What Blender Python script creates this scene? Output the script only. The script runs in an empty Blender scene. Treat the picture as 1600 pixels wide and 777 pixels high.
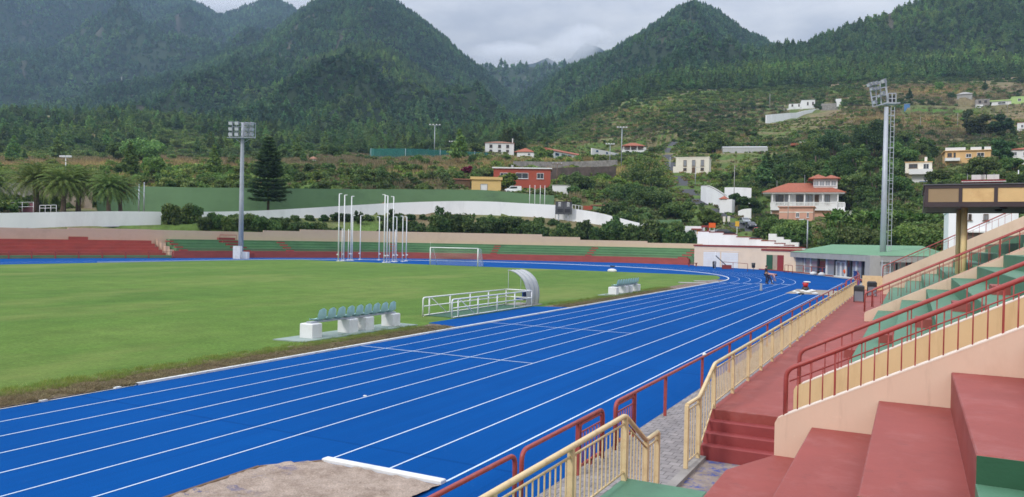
import bpy, math, random
import numpy as np
from mathutils import Vector, Matrix, noise as mnoise

random.seed(11); RNG = np.random.default_rng(11)
SC = bpy.context.scene
COL = SC.collection
R_ = math.radians

# ------------------------------------------------------------------ camera
H = 3.8; FPX = 1200.0
YAW, PIT, ROL = R_(27.6), R_(0.6446), R_(1.1)
FH = Vector((-math.sin(YAW), math.cos(YAW), 0)); RH = Vector((math.cos(YAW), math.sin(YAW), 0))
FW = FH * math.cos(PIT) + Vector((0, 0, -math.sin(PIT)))
UP0 = RH.cross(FW)
RT = RH * math.cos(ROL) + UP0 * math.sin(ROL)
UP = UP0 * math.cos(ROL) - RH * math.sin(ROL)
CAM = Vector((0, 0, H)) - RH * 0.07
cd = bpy.data.cameras.new('camera'); cam = bpy.data.objects.new('camera', cd); COL.objects.link(cam)
cd.sensor_width = 36.0; cd.lens = 36.0 * FPX / 1600.0; cd.clip_start = 0.05; cd.clip_end = 12000
M3 = Matrix((RT, UP, -FW)).transposed()
cam.matrix_world = Matrix.Translation(CAM) @ M3.to_4x4()
SC.camera = cam

def ray(px, py): return FW + RT * ((px - 800) / FPX) + UP * ((388.5 - py) / FPX)
def W(px, py, d): return CAM + ray(px, py) * d
def G(px, py, z=0.0):
    r = ray(px, py); return CAM + r * ((z - H) / r.z)
def hor(px): return 375 + (px - 800) * 0.0192
def at(px, d, z=0.0):
    p = CAM + FH * d + RH * ((px - 800) / FPX * d); return Vector((p.x, p.y, z))
def zof(px, y, d): return H + (hor(px) - y) * d / FPX
def sm(t): t = min(1, max(0, t)); return t * t * (3 - 2 * t)

# ------------------------------------------------------------------ scene settings
SC.view_settings.view_transform = 'Standard'; SC.view_settings.look = 'None'
SC.view_settings.exposure = 0.3; SC.view_settings.gamma = 1.0
SC.render.engine = 'CYCLES'
SC.cycles.use_denoising = True; SC.cycles.use_adaptive_sampling = False; SC.cycles.filter_width = 1.6
SC.cycles.max_bounces = 6; SC.cycles.diffuse_bounces = 4; SC.cycles.glossy_bounces = 2
SC.cycles.transmission_bounces = 3; SC.cycles.transparent_max_bounces = 12; SC.cycles.volume_bounces = 3
SC.cycles.caustics_reflective = False; SC.cycles.caustics_refractive = False
SC.cycles.sample_clamp_indirect = 4

# ------------------------------------------------------------------ materials
def newmat(name):
    m = bpy.data.materials.new(name); m.use_nodes = True
    nt = m.node_tree; b = nt.nodes['Principled BSDF']
    return m, nt, b
def nd(nt, t, **kw):
    n = nt.nodes.new(t)
    for k, v in kw.items():
        if k.startswith('i_'):
            key = k[2:].replace('_', ' ')
            n.inputs[key].default_value = v
        else: setattr(n, k, v)
    return n
def coords(nt, which='Object', scale=None):
    tc = nd(nt, 'ShaderNodeTexCoord')
    if scale is None: return tc.outputs[which]
    mp = nd(nt, 'ShaderNodeMapping'); mp.inputs['Scale'].default_value = scale
    nt.links.new(tc.outputs[which], mp.inputs['Vector']); return mp.outputs['Vector']
def noise(nt, vec, scale, detail=4, rough=0.6):
    n = nd(nt, 'ShaderNodeTexNoise'); n.inputs['Scale'].default_value = scale
    n.inputs['Detail'].default_value = detail; n.inputs['Roughness'].default_value = rough
    nt.links.new(vec, n.inputs['Vector']); return n.outputs['Fac']
def ramp(nt, fac, stops):
    r = nd(nt, 'ShaderNodeValToRGB'); e = r.color_ramp.elements
    while len(e) < len(stops): e.new(0.5)
    for el, (p, c) in zip(e, stops):
        el.position = p; el.color = tuple(c) + ((1,) if len(c) == 3 else ())
    nt.links.new(fac, r.inputs['Fac']); return r.outputs['Color']
def mixc(nt, fac, a, b, blend='MIX'):
    m = nd(nt, 'ShaderNodeMix', data_type='RGBA', blend_type=blend)
    def put(s, v):
        if isinstance(v, bpy.types.NodeSocket): nt.links.new(v, s)
        elif isinstance(v, (int, float)): s.default_value = v
        else: s.default_value = tuple(v) + ((1,) if len(v) == 3 else ())
    put(m.inputs['Factor'], fac); put(m.inputs['A'], a); put(m.inputs['B'], b)
    return m.outputs['Result']
def bump(nt, b, fac, strength, dist=0.02):
    bp = nd(nt, 'ShaderNodeBump'); bp.inputs['Strength'].default_value = strength; bp.inputs['Distance'].default_value = dist
    nt.links.new(fac, bp.inputs['Height']); nt.links.new(bp.outputs['Normal'], b.inputs['Normal'])
def mul(c, k): return tuple(min(1, x * k) for x in c)

def paint(name, c, rough=0.55, var=0.12, scale=1.5, dirt=None, dirt_amt=0.35, dirt_scale=0.6, bmp=0.15, bscale=40, spec=0.4, stretch=None, metal=0.0, wear=None):
    """a painted or plain surface: two scales of tone variation, optional stains, fine bump"""
    m, nt, b = newmat(name)
    v = coords(nt, 'Object', stretch)
    n1 = noise(nt, v, scale, 5, 0.65)
    col = ramp(nt, n1, [(0.3, mul(c, 1 - var)), (0.7, mul(c, 1 + var))])
    if dirt is not None:
        n2 = noise(nt, v, dirt_scale, 6, 0.7)
        k = ramp(nt, n2, [(0.5, (0, 0, 0)), (0.75, (dirt_amt,) * 3)])
        col = mixc(nt, k, col, dirt)
    if wear is not None:      # specks, drips and scuffs that break the paint
        sp = ramp(nt, noise(nt, v, 24, 4, 0.75), [(0.70, (0, 0, 0)), (0.76, (0.55,) * 3)]); col = mixc(nt, sp, col, wear)
        dp = ramp(nt, noise(nt, coords(nt, 'Object', (5, 5, 0.45)), 1.0, 5, 0.7), [(0.56, (0, 0, 0)), (0.78, (0.40,) * 3)]); col = mixc(nt, dp, col, mul(wear, 0.8))
        bv = nd(nt, 'ShaderNodeBevel'); bv.samples = 4; bv.inputs['Radius'].default_value = 0.022; gm = nd(nt, 'ShaderNodeNewGeometry')
        dt = nd(nt, 'ShaderNodeVectorMath', operation='DOT_PRODUCT'); nt.links.new(bv.outputs[0], dt.inputs[0]); nt.links.new(gm.outputs['Normal'], dt.inputs[1])
        em = ramp(nt, dt.outputs['Value'], [(0.86, (1, 1, 1)), (0.99, (0, 0, 0))]); en = ramp(nt, noise(nt, v, 9, 5, 0.7), [(0.42, (0.05,) * 3), (0.60, (0.75,) * 3)])
        col = mixc(nt, mixc(nt, 1.0, em, en, 'MULTIPLY'), col, tuple(0.55 * x + 0.17 for x in c))
        sc_ = ramp(nt, noise(nt, coords(nt, 'Object', (7, 0.7, 7)), 1.0, 6, 0.75), [(0.62, (0, 0, 0)), (0.72, (0.25,) * 3)]); col = mixc(nt, sc_, col, mul(c, 1.35))
    nt.links.new(col, b.inputs['Base Color'])
    b.inputs['Roughness'].default_value = rough; b.inputs['Specular IOR Level'].default_value = spec
    b.inputs['Metallic'].default_value = metal
    if bmp: bump(nt, b, noise(nt, v, bscale, 3, 0.6), bmp, 0.01)
    return m

def leafmat(name, c1, c2, c3=None, rough=0.7, transl=0.36, obj_var=0.35):
    """leaves: every leaf its own tone, every tree its own tone"""
    m, nt, b = newmat(name)
    g = nd(nt, 'ShaderNodeNewGeometry'); oi = nd(nt, 'ShaderNodeObjectInfo')
    col = ramp(nt, g.outputs['Random Per Island'], [(0.0, mul(c1, 1.35)), (0.6, mul(c2, 1.3)), (1.0, mul(c3 or mul(c2, 1.5), 1.2))])
    hs = nd(nt, 'ShaderNodeHueSaturation')
    mr = nd(nt, 'ShaderNodeMapRange'); mr.inputs['To Min'].default_value = 1 - obj_var; mr.inputs['To Max'].default_value = 1 + obj_var
    nt.links.new(oi.outputs['Random'], mr.inputs['Value']); nt.links.new(mr.outputs['Result'], hs.inputs['Value'])
    mr2 = nd(nt, 'ShaderNodeMapRange'); mr2.inputs['To Min'].default_value = 0.475; mr2.inputs['To Max'].default_value = 0.52
    ml = nd(nt, 'ShaderNodeMath', operation='FRACT'); mm = nd(nt, 'ShaderNodeMath', operation='MULTIPLY'); mm.inputs[1].default_value = 7.31
    nt.links.new(oi.outputs['Random'], mm.inputs[0]); nt.links.new(mm.outputs[0], ml.inputs[0]); nt.links.new(ml.outputs[0], mr2.inputs['Value'])
    nt.links.new(mr2.outputs['Result'], hs.inputs['Hue'])
    # whole stands of plants differ too: tone follows where the plant grows
    ln = nd(nt, 'ShaderNodeTexNoise'); ln.inputs['Scale'].default_value = 0.011; ln.inputs['Detail'].default_value = 4; nt.links.new(oi.outputs['Location'], ln.inputs['Vector'])
    tone = ramp(nt, ln.outputs['Fac'], [(0.34, (0.62, 0.70, 0.72)), (0.5, (1, 1, 1)), (0.66, (1.55, 1.45, 1.15))])
    col = mixc(nt, 1.0, col, tone, 'MULTIPLY')
    nt.links.new(col, hs.inputs['Color'])
    nt.links.new(hs.outputs['Color'], b.inputs['Base Color'])
    b.inputs['Roughness'].default_value = rough; b.inputs['Specular IOR Level'].default_value = 0.25
    if transl:
        t = nd(nt, 'ShaderNodeBsdfTranslucent'); nt.links.new(hs.outputs['Color'], t.inputs['Color'])
        mx = nd(nt, 'ShaderNodeMixShader'); mx.inputs['Fac'].default_value = transl
        nt.links.new(b.outputs[0], mx.inputs[1]); nt.links.new(t.outputs[0], mx.inputs[2])
        nt.links.new(mx.outputs[0], nt.nodes['Material Output'].inputs['Surface'])
    return m

MT = {}
MT['red_floor'] = paint('red_floor_paint', (0.295, 0.064, 0.053), 0.65, 0.10, 0.9, dirt=(0.42, 0.16, 0.15), dirt_amt=0.45, dirt_scale=1.4, bmp=0.25, bscale=30, wear=(0.17, 0.055, 0.05))
MT['red_step'] = paint('red_step_paint', (0.27, 0.048, 0.048), 0.6, 0.10, 1.2, dirt=(0.34, 0.10, 0.095), dirt_amt=0.35, bmp=0.2)
MT['red_far'] = paint('red_terrace_paint', (0.37, 0.075, 0.058), 0.7, 0.14, 0.5, dirt=(0.25, 0.09, 0.07), dirt_amt=0.4, stretch=(1, 1, 3))
MT['green_floor'] = paint('green_floor_paint', (0.085, 0.205, 0.125), 0.6, 0.10, 1.2, dirt=(0.12, 0.26, 0.17), dirt_amt=0.5, dirt_scale=1.7, bmp=0.2, bscale=30, wear=(0.05, 0.12, 0.075))
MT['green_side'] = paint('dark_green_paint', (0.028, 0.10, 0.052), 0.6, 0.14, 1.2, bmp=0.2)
MT['green_far'] = paint('green_terrace_paint', (0.125, 0.265, 0.125), 0.75, 0.12, 0.35, dirt=(0.07, 0.14, 0.08), dirt_amt=0.5, dirt_scale=0.25, stretch=(1, 1, 2.5))
MT['green_wall'] = paint('green_wall_paint', (0.125, 0.225, 0.11), 0.85, 0.14, 0.12, dirt=(0.06, 0.10, 0.06), dirt_amt=0.75, dirt_scale=0.12, bmp=0.3, bscale=6, stretch=(1, 1, 2))
MT['peach'] = paint('peach_wall_paint', (0.70, 0.515, 0.39), 0.75, 0.05, 0.8, dirt=(0.50, 0.33, 0.23), dirt_amt=0.45, dirt_scale=0.9, bmp=0.2, bscale=25, stretch=(1, 1, 0.5), wear=(0.45, 0.30, 0.21))
MT['peach_far'] = paint('peach_boundary_paint', (0.62, 0.455, 0.34), 0.85, 0.06, 0.3, dirt=(0.36, 0.25, 0.18), dirt_amt=0.5, dirt_scale=0.3)
MT['peach_light'] = paint('pale_peach_paint', (0.78, 0.62, 0.46), 0.8, 0.05, 0.5, dirt=(0.55, 0.43, 0.33), dirt_amt=0.4, dirt_scale=0.6)
MT['cream_wall'] = paint('cream_wall_paint', (0.68, 0.50, 0.27), 0.75, 0.06, 0.9, dirt=(0.48, 0.28, 0.12), dirt_amt=0.5, dirt_scale=1.3, bmp=0.2, bscale=25, stretch=(1.5, 1.5, 0.35), wear=(0.40, 0.24, 0.10))
MT['edge'] = paint('pale_edge', (0.78, 0.68, 0.58), 0.8, 0.06, 3)
MT['cream_metal'] = paint('cream_rail_paint', (0.68, 0.53, 0.30), 0.42, 0.06, 3.0, dirt=(0.40, 0.24, 0.10), dirt_amt=0.6, dirt_scale=5, bmp=0.08, bscale=60)
MT['red_metal'] = paint('red_rail_paint', (0.33, 0.058, 0.050), 0.42, 0.14, 4.0, dirt=(0.34, 0.13, 0.11), dirt_amt=0.6, dirt_scale=6, bmp=0.1, bscale=60)
MT['white_metal'] = paint('white_rail_paint', (0.78, 0.79, 0.80), 0.45, 0.05, 4.0, dirt=(0.55, 0.55, 0.53), dirt_amt=0.5, dirt_scale=5)
MT['steel'] = paint('galvanised_steel', (0.42, 0.45, 0.49), 0.5, 0.10, 1.2, dirt=(0.34, 0.36, 0.39), bmp=0.05, metal=0.25)
MT['dark_steel'] = paint('dark_steel', (0.10, 0.10, 0.11), 0.5, 0.15, 2)
MT['white_wall'] = paint('white_wall_paint', (0.84, 0.85, 0.87), 0.8, 0.04, 0.2, dirt=(0.52, 0.53, 0.54), dirt_amt=0.5, dirt_scale=0.16, stretch=(1, 1, 0.4))
MT['white_plaster'] = paint('white_plaster', (0.78, 0.78, 0.77), 0.85, 0.05, 0.4, dirt=(0.55, 0.52, 0.48), dirt_amt=0.45, dirt_scale=0.4)
MT['cream_plaster'] = paint('cream_plaster', (0.80, 0.75, 0.64), 0.85, 0.05, 0.4, dirt=(0.50, 0.44, 0.34), dirt_amt=0.5, dirt_scale=0.5)
MT['yellow_plaster'] = paint('yellow_plaster', (0.72, 0.50, 0.20), 0.85, 0.06, 0.4, dirt=(0.52, 0.36, 0.18), dirt_amt=0.4)
MT['orange_plaster'] = paint('ochre_plaster', (0.68, 0.44, 0.20), 0.85, 0.06, 0.4, dirt=(0.55, 0.36, 0.2), dirt_amt=0.4)
MT['pink_plaster'] = paint('salmon_plaster', (0.62, 0.34, 0.25), 0.85, 0.06, 0.4, dirt=(0.5, 0.3, 0.2), dirt_amt=0.4)
MT['red_plaster'] = paint('brick_red_plaster', (0.40, 0.085, 0.05), 0.85, 0.08, 0.3, dirt=(0.28, 0.08, 0.06), dirt_amt=0.5)
MT['lime_plaster'] = paint('lime_plaster', (0.42, 0.58, 0.22), 0.85, 0.06, 0.4)
MT['maroon'] = paint('maroon_paint', (0.25, 0.03, 0.035), 0.7, 0.12, 0.5)
MT['blue_paint'] = paint('blue_paint', (0.08, 0.20, 0.42), 0.7, 0.1, 0.5)
MT['trim_red'] = paint('dark_red_trim', (0.26, 0.045, 0.038), 0.7, 0.1, 1)
MT['concrete'] = paint('concrete', (0.36, 0.35, 0.33), 0.9, 0.10, 0.8, dirt=(0.20, 0.19, 0.18), dirt_amt=0.6, dirt_scale=0.7, bmp=0.3, bscale=12, stretch=(1, 1, 0.4))
MT['slab'] = paint('slab_concrete', (0.27, 0.34, 0.31), 0.9, 0.1, 1.2, dirt=(0.36, 0.37, 0.35), dirt_amt=0.5, bmp=0.3)
MT['stone_dark'] = paint('dark_stone', (0.15, 0.112, 0.095), 0.95, 0.35, 0.5, dirt=(0.07, 0.075, 0.045), dirt_amt=0.9, dirt_scale=0.35, bmp=0.8, bscale=3)
MT['stone_grey'] = paint('grey_stone', (0.30, 0.28, 0.26), 0.95, 0.3, 0.8, dirt=(0.10, 0.09, 0.08), dirt_amt=0.7, dirt_scale=1.0, bmp=0.8, bscale=4)
MT['asphalt'] = paint('asphalt', (0.055, 0.056, 0.060), 0.9, 0.12, 0.6, bmp=0.4, bscale=30)
MT['blue_floor'] = paint('blue_mat', (0.009, 0.075, 0.36), 0.8, 0.1, 2, bmp=0.3, bscale=80)
MT['track_blue'] = None
MT['line_white'] = paint('line_paint', (0.60, 0.69, 0.80), 0.7, 0.07, 3.0, dirt=(0.30, 0.42, 0.62), dirt_amt=0.6, dirt_scale=2.5)
MT['kerb_white'] = paint('kerb_white', (0.72, 0.73, 0.73), 0.6, 0.07, 1.5, dirt=(0.45, 0.42, 0.38), dirt_amt=0.6, dirt_scale=1.6)
MT['teal_plastic'] = paint('teal_plastic', (0.42, 0.68, 0.67), 0.4, 0.06, 3.0, dirt=(0.34, 0.47, 0.47), dirt_amt=0.5, dirt_scale=6, spec=0.5)
MT['blue_plastic'] = paint('blue_plastic', (0.02, 0.06, 0.24), 0.4, 0.08, 3.0)
MT['dark_plastic'] = paint('charcoal_plastic', (0.035, 0.037, 0.042), 0.45, 0.12, 3.0, dirt=(0.1, 0.1, 0.1), dirt_amt=0.4)
MT['grey_plastic'] = paint('grey_plastic', (0.22, 0.24, 0.28), 0.45, 0.08, 3.0)
MT['white_cloth'] = paint('white_sack', (0.68, 0.68, 0.66), 0.8, 0.12, 4.0, dirt=(0.35, 0.33, 0.30), dirt_amt=0.6, dirt_scale=4)
MT['red_plastic'] = paint('red_plastic', (0.50, 0.025, 0.03), 0.4, 0.08, 3.0)
MT['orange'] = paint('orange_board', (0.80, 0.13, 0.02), 0.5, 0.05, 2)
MT['amber'] = paint('amber_board', (0.75, 0.42, 0.04), 0.5, 0.05, 2)
MT['tile'] = paint('clay_roof_tiles', (0.34, 0.105, 0.058), 0.85, 0.25, 2.5, dirt=(0.24, 0.09, 0.05), dirt_amt=0.5, dirt_scale=0.8, bmp=0.6, bscale=5)
MT['tile_brown'] = paint('brown_roof_tiles', (0.34, 0.17, 0.11), 0.85, 0.25, 2.5, dirt=(0.22, 0.13, 0.10), dirt_amt=0.6, bmp=0.6, bscale=5)
MT['roof_green'] = paint('green_roof', (0.13, 0.275, 0.155), 0.7, 0.07, 0.3, dirt=(0.10, 0.24, 0.13), dirt_amt=0.6, dirt_scale=0.25)
MT['wood'] = paint('brown_wood', (0.14, 0.085, 0.05), 0.8, 0.2, 3, bmp=0.3)
MT['bark'] = paint('bark', (0.10, 0.075, 0.055), 0.95, 0.3, 2.5, bmp=0.8, bscale=8)
MT['palm_bark'] = paint('palm_bark', (0.16, 0.115, 0.085), 0.95, 0.4, 4, dirt=(0.06, 0.045, 0.035), dirt_amt=0.9, dirt_scale=3.5, bmp=1.0, bscale=6)
MT['cap_dark'] = paint('dark_bitumen', (0.05, 0.055, 0.06), 0.8, 0.15, 1)
MT['tyre'] = paint('tyre_rubber', (0.02, 0.02, 0.02), 0.8, 0.1, 3)
MT['car_red'] = paint('car_paint_red', (0.45, 0.015, 0.02), 0.22, 0.03, 1, bmp=0, spec=0.6)
MT['car_dark'] = paint('car_paint_dark', (0.03, 0.035, 0.045), 0.22, 0.03, 1, bmp=0, spec=0.6)
MT['car_grey'] = paint('car_paint_grey', (0.30, 0.33, 0.36), 0.22, 0.03, 1, bmp=0, spec=0.6, metal=0.3)
MT['car_white'] = paint('car_paint_white', (0.75, 0.76, 0.77), 0.25, 0.03, 1, bmp=0, spec=0.6)
MT['lamp_face'] = paint('lamp_glass_face', (0.62, 0.65, 0.64), 0.15, 0.05, 6, bmp=0, spec=0.8)
MT['skin'] = paint('skin', (0.45, 0.25, 0.17), 0.6, 0.05, 8)
MT['hair'] = paint('hair', (0.03, 0.022, 0.018), 0.7, 0.2, 20)
MT['cloth_black'] = paint('black_cloth', (0.022, 0.022, 0.028), 0.9, 0.2, 6)
MT['cloth_pink'] = paint('pink_cloth', (0.62, 0.33, 0.31), 0.9, 0.12, 6)
MT['cloth_red'] = paint('red_cloth', (0.40, 0.06, 0.06), 0.9, 0.12, 6)
MT['cloth_navy'] = paint('navy_cloth', (0.03, 0.035, 0.07), 0.9, 0.15, 6)
MT['glow_tinted_panel'] = paint('glow_tinted_panel', (0.70, 0.47, 0.22), 0.12, 0.08, 0.9, dirt=(0.44, 0.22, 0.09), dirt_amt=0.7, dirt_scale=0.8, bmp=0.02, spec=0.6)  # yellow glow reflected by the panels is painted into their base colour
MT['grey_panel'] = paint('dusty_panel', (0.34, 0.235, 0.135), 0.15, 0.06, 0.6, bmp=0.02, spec=0.6)
MT['canopy_frame'] = paint('dark_brown_frame', (0.055, 0.038, 0.042), 0.5, 0.12, 1)
MT['soffit'] = paint('mauve_soffit', (0.20, 0.13, 0.14), 0.7, 0.12, 0.5)
MT['ochre_metal'] = paint('ochre_post_paint', (0.84, 0.65, 0.32), 0.5, 0.08, 2, dirt=(0.35, 0.2, 0.06), dirt_amt=0.5)
MT['pink_fence'] = paint('pink_paint', (0.55, 0.22, 0.28), 0.8, 0.1, 0.5)
MT['shelter'] = paint('weathered_polycarbonate', (0.47, 0.48, 0.47), 0.35, 0.08, 2.0, dirt=(0.36, 0.36, 0.34), dirt_amt=0.7, dirt_scale=3.0, stretch=(1, 1, 0.3))
MT['tan_wall'] = paint('bare_render', (0.42, 0.34, 0.26), 0.9, 0.12, 0.5, dirt=(0.26, 0.21, 0.17), dirt_amt=0.6)

def glassmat(name, tint, rough=0.05):
    m, nt, b = newmat(name)
    b.inputs['Base Color'].default_value = tint + (1,); b.inputs['Roughness'].default_value = rough
    b.inputs['Specular IOR Level'].default_value = 0.9
    v = coords(nt); bump(nt, b, noise(nt, v, 0.7, 2), 0.05, 0.05)
    return m
MT['glass'] = glassmat('window_glass', (0.035, 0.04, 0.045))
MT['glass_pale'] = glassmat('pale_glass', (0.30, 0.33, 0.36), 0.08)
MT['glass_car'] = glassmat('car_glass', (0.02, 0.024, 0.028))

def netmat(name, c, alpha):
    m, nt, b = newmat(name)
    b.inputs['Base Color'].default_value = c + (1,); b.inputs['Roughness'].default_value = 0.8
    b.inputs['Alpha'].default_value = alpha
    return m
MT['net_white'] = netmat('white_net', (0.7, 0.72, 0.7), 0.26)
MT['net_teal'] = netmat('teal_net', (0.03, 0.22, 0.19), 0.62)
MT['net_green'] = netmat('green_mesh', (0.05, 0.16, 0.10), 0.45)

# blue sports surface
m, nt, b = newmat('blue_track_surface'); v = coords(nt)
col = ramp(nt, noise(nt, v, 0.16, 6, 0.65), [(0.25, (0.0016, 0.062, 0.245)), (0.75, (0.0024, 0.081, 0.312))])
st = ramp(nt, noise(nt, coords(nt, 'Object', (3.2, 0.12, 1)), 1.0, 5, 0.7), [(0.35, (0, 0, 0)), (0.75, (0.35,) * 3)])
col = mixc(nt, st, col, (0.002, 0.046, 0.20))
sm_ = nd(nt, 'ShaderNodeTexBrick'); sm_.offset = 0.37; nt.links.new(coords(nt, 'Object', (0.75, 0.09, 1)), sm_.inputs['Vector'])
sm_.inputs['Scale'].default_value = 1.0; sm_.inputs['Mortar Size'].default_value = 0.006; sm_.inputs['Mortar Smooth'].default_value = 0.8; sm_.inputs['Brick Width'].default_value = 1.0; sm_.inputs['Row Height'].default_value = 1.0
sm_.inputs['Color1'].default_value = (1, 1, 1, 1); sm_.inputs['Color2'].default_value = (0.90, 0.92, 0.93, 1); sm_.inputs['Mortar'].default_value = (0.74, 0.78, 0.82, 1)
col = mixc(nt, 1.0, col, sm_.outputs['Color'], 'MULTIPLY')
grn = ramp(nt, noise(nt, v, 45, 3, 0.7), [(0.3, (0.84,) * 3), (0.7, (1.16,) * 3)]); col = mixc(nt, 1.0, col, grn, 'MULTIPLY')
dr = ramp(nt, noise(nt, v, 2.3, 6, 0.75), [(0.60, (0, 0, 0)), (0.8, (0.30,) * 3)])
col = mixc(nt, dr, col, (0.05, 0.15, 0.34))
nt.links.new(col, b.inputs['Base Color']); b.inputs['Roughness'].default_value = 0.95; b.inputs['Specular IOR Level'].default_value = 0.05
bump(nt, b, noise(nt, v, 160, 2), 0.35, 0.004); MT['track_blue'] = m

# turf
m, nt, b = newmat('turf'); v = coords(nt)
big = noise(nt, coords(nt, 'Object', (1, 0.6, 1)), 0.06, 5, 0.6)
col = ramp(nt, big, [(0.3, (0.072, 0.150, 0.026)), (0.55, (0.105, 0.186, 0.034)), (0.75, (0.150, 0.208, 0.052))])
med = ramp(nt, noise(nt, v, 0.55, 6, 0.7), [(0.3, (0.80,) * 3), (0.7, (1.20,) * 3)])
col = mixc(nt, 1.0, col, med, 'MULTIPLY')
fin = ramp(nt, noise(nt, v, 7.0, 6, 0.8), [(0.3, (0.62,) * 3), (0.7, (1.35,) * 3)])
col = mixc(nt, 1.0, col, fin, 'MULTIPLY')
pale = ramp(nt, noise(nt, coords(nt, 'Object', (1, 0.35, 1)), 0.10, 5, 0.7), [(0.50, (0, 0, 0)), (0.72, (0.65,) * 3)])
col = mixc(nt, pale, col, (0.22, 0.24, 0.075))
nt.links.new(col, b.inputs['Base Color']); b.inputs['Roughness'].default_value = 0.9; b.inputs['Specular IOR Level'].default_value = 0.15
bump(nt, b, noise(nt, v, 22, 6, 0.8), 0.8, 0.03); MT['turf'] = m

# dry thatch strip, sand, pavers
m, nt, b = newmat('dry_thatch'); v = coords(nt)
col = ramp(nt, noise(nt, v, 5.0, 8, 0.8), [(0.32, (0.040, 0.026, 0.022)), (0.5, (0.17, 0.118, 0.095)), (0.66, (0.44, 0.34, 0.27))])
nt.links.new(col, b.inputs['Base Color']); b.inputs['Roughness'].default_value = 0.95
bump(nt, b, noise(nt, v, 9, 8, 0.8), 1.0, 0.08); MT['thatch'] = m

m, nt, b = newmat('pit_sand'); v = coords(nt)
col = ramp(nt, noise(nt, v, 2.5, 8, 0.75), [(0.3, (0.30, 0.215, 0.165)), (0.5, (0.50, 0.39, 0.315)), (0.7, (0.66, 0.53, 0.44))])
bl = ramp(nt, noise(nt, coords(nt, 'Object', (1, 1.6, 1)), 1.5, 8, 0.72), [(0.56, (0, 0, 0)), (0.60, (0.85,) * 3)])
gr = nd(nt, 'ShaderNodeSeparateXYZ'); nt.links.new(coords(nt), gr.inputs[0])
mr = nd(nt, 'ShaderNodeMapRange'); mr.inputs['From Min'].default_value = -8.3; mr.inputs['From Max'].default_value = -9.4
nt.links.new(gr.outputs['X'], mr.inputs['Value'])
k = nd(nt, 'ShaderNodeMath', operation='MULTIPLY'); nt.links.new(bl, k.inputs[0]); nt.links.new(mr.outputs['Result'], k.inputs[1])
grn = ramp(nt, noise(nt, v, 38, 4, 0.8), [(0.3, (0.60,) * 3), (0.7, (1.30,) * 3)]); col = mixc(nt, 1.0, col, grn, 'MULTIPLY')
col = mixc(nt, k.outputs[0], col, (0.02, 0.06, 0.26))
nt.links.new(col, b.inputs['Base Color']); b.inputs['Roughness'].default_value = 0.95
bump(nt, b, noise(nt, v, 14, 8, 0.8), 1.0, 0.06); MT['sand'] = m
MT['sand_far'] = paint('earth_pit', (0.30, 0.25, 0.20), 0.95, 0.2, 0.8, dirt=(0.2, 0.16, 0.12), bmp=0.6, bscale=6)

m, nt, b = newmat('grey_pavers'); v = coords(nt)
mp = nd(nt, 'ShaderNodeMapping'); mp.inputs['Rotation'].default_value = (0, 0, 0); nt.links.new(v, mp.inputs['Vector'])
bk = nd(nt, 'ShaderNodeTexBrick'); nt.links.new(mp.outputs[0], bk.inputs['Vector'])
bk.inputs['Scale'].default_value = 2.5; bk.inputs['Color1'].default_value = (0.30, 0.275, 0.27, 1); bk.inputs['Color2'].default_value = (0.235, 0.215, 0.215, 1)
bk.inputs['Mortar'].default_value = (0.11, 0.10, 0.095, 1); bk.inputs['Mortar Size'].default_value = 0.022; bk.inputs['Brick Width'].default_value = 0.5; bk.inputs['Row Height'].default_value = 0.5
bk.inputs['Mortar Smooth'].default_value = 0.3
fin = ramp(nt, noise(nt, v, 3.0, 8, 0.75), [(0.3, (0.68,) * 3), (0.7, (1.25,) * 3)])
col = mixc(nt, 1.0, bk.outputs['Color'], fin, 'MULTIPLY')
nt.links.new(col, b.inputs['Base Color']); b.inputs['Roughness'].default_value = 0.9
bump(nt, b, bk.outputs['Fac'], -0.5, 0.01); MT['pavers'] = m

m, nt, b = newmat('stained_concrete'); v = coords(nt)
col = ramp(nt, noise(nt, v, 2.0, 8, 0.7), [(0.3, (0.16, 0.125, 0.105)), (0.7, (0.36, 0.30, 0.26))])
bl = ramp(nt, noise(nt, v, 2.6, 8, 0.75), [(0.49, (0, 0, 0)), (0.57, (0.9,) * 3)])
col = mixc(nt, bl, col, (0.02, 0.06, 0.28))
nt.links.new(col, b.inputs['Base Color']); b.inputs['Roughness'].default_value = 0.9
bump(nt, b, noise(nt, v, 20, 6, 0.7), 0.5, 0.02); MT['stained'] = m

MT['leaf_pine'] = leafmat('pine_needles', (0.028, 0.068, 0.030), (0.062, 0.135, 0.050), (0.115, 0.205, 0.068), transl=0.25, obj_var=0.45)
MT['leaf_pine_near'] = leafmat('near_pine_needles', (0.040, 0.085, 0.026), (0.082, 0.155, 0.042), (0.15, 0.22, 0.06), transl=0.3, obj_var=0.5)
MT['leaf_broad'] = leafmat('broad_leaves', (0.036, 0.072, 0.020), (0.080, 0.145, 0.038), (0.15, 0.21, 0.06), obj_var=0.4)
MT['leaf_hedge'] = leafmat('hedge_leaves', (0.032, 0.066, 0.018), (0.075, 0.135, 0.034), (0.15, 0.205, 0.06), obj_var=0.3)
MT['leaf_bright'] = leafmat('fresh_leaves', (0.045, 0.085, 0.018), (0.10, 0.17, 0.035), (0.20, 0.26, 0.07), obj_var=0.3)
MT['leaf_scrub'] = leafmat('scrub_leaves', (0.050, 0.084, 0.026), (0.10, 0.150, 0.044), (0.18, 0.215, 0.08), obj_var=0.45)
MT['leaf_edge'] = leafmat('turf_blades', (0.11, 0.17, 0.03), (0.18, 0.24, 0.05), (0.30, 0.30, 0.10), obj_var=0.2)
MT['leaf_dry'] = leafmat('dry_grass_blades', (0.10, 0.085, 0.045), (0.20, 0.165, 0.085), (0.34, 0.27, 0.15), obj_var=0.3)
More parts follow.
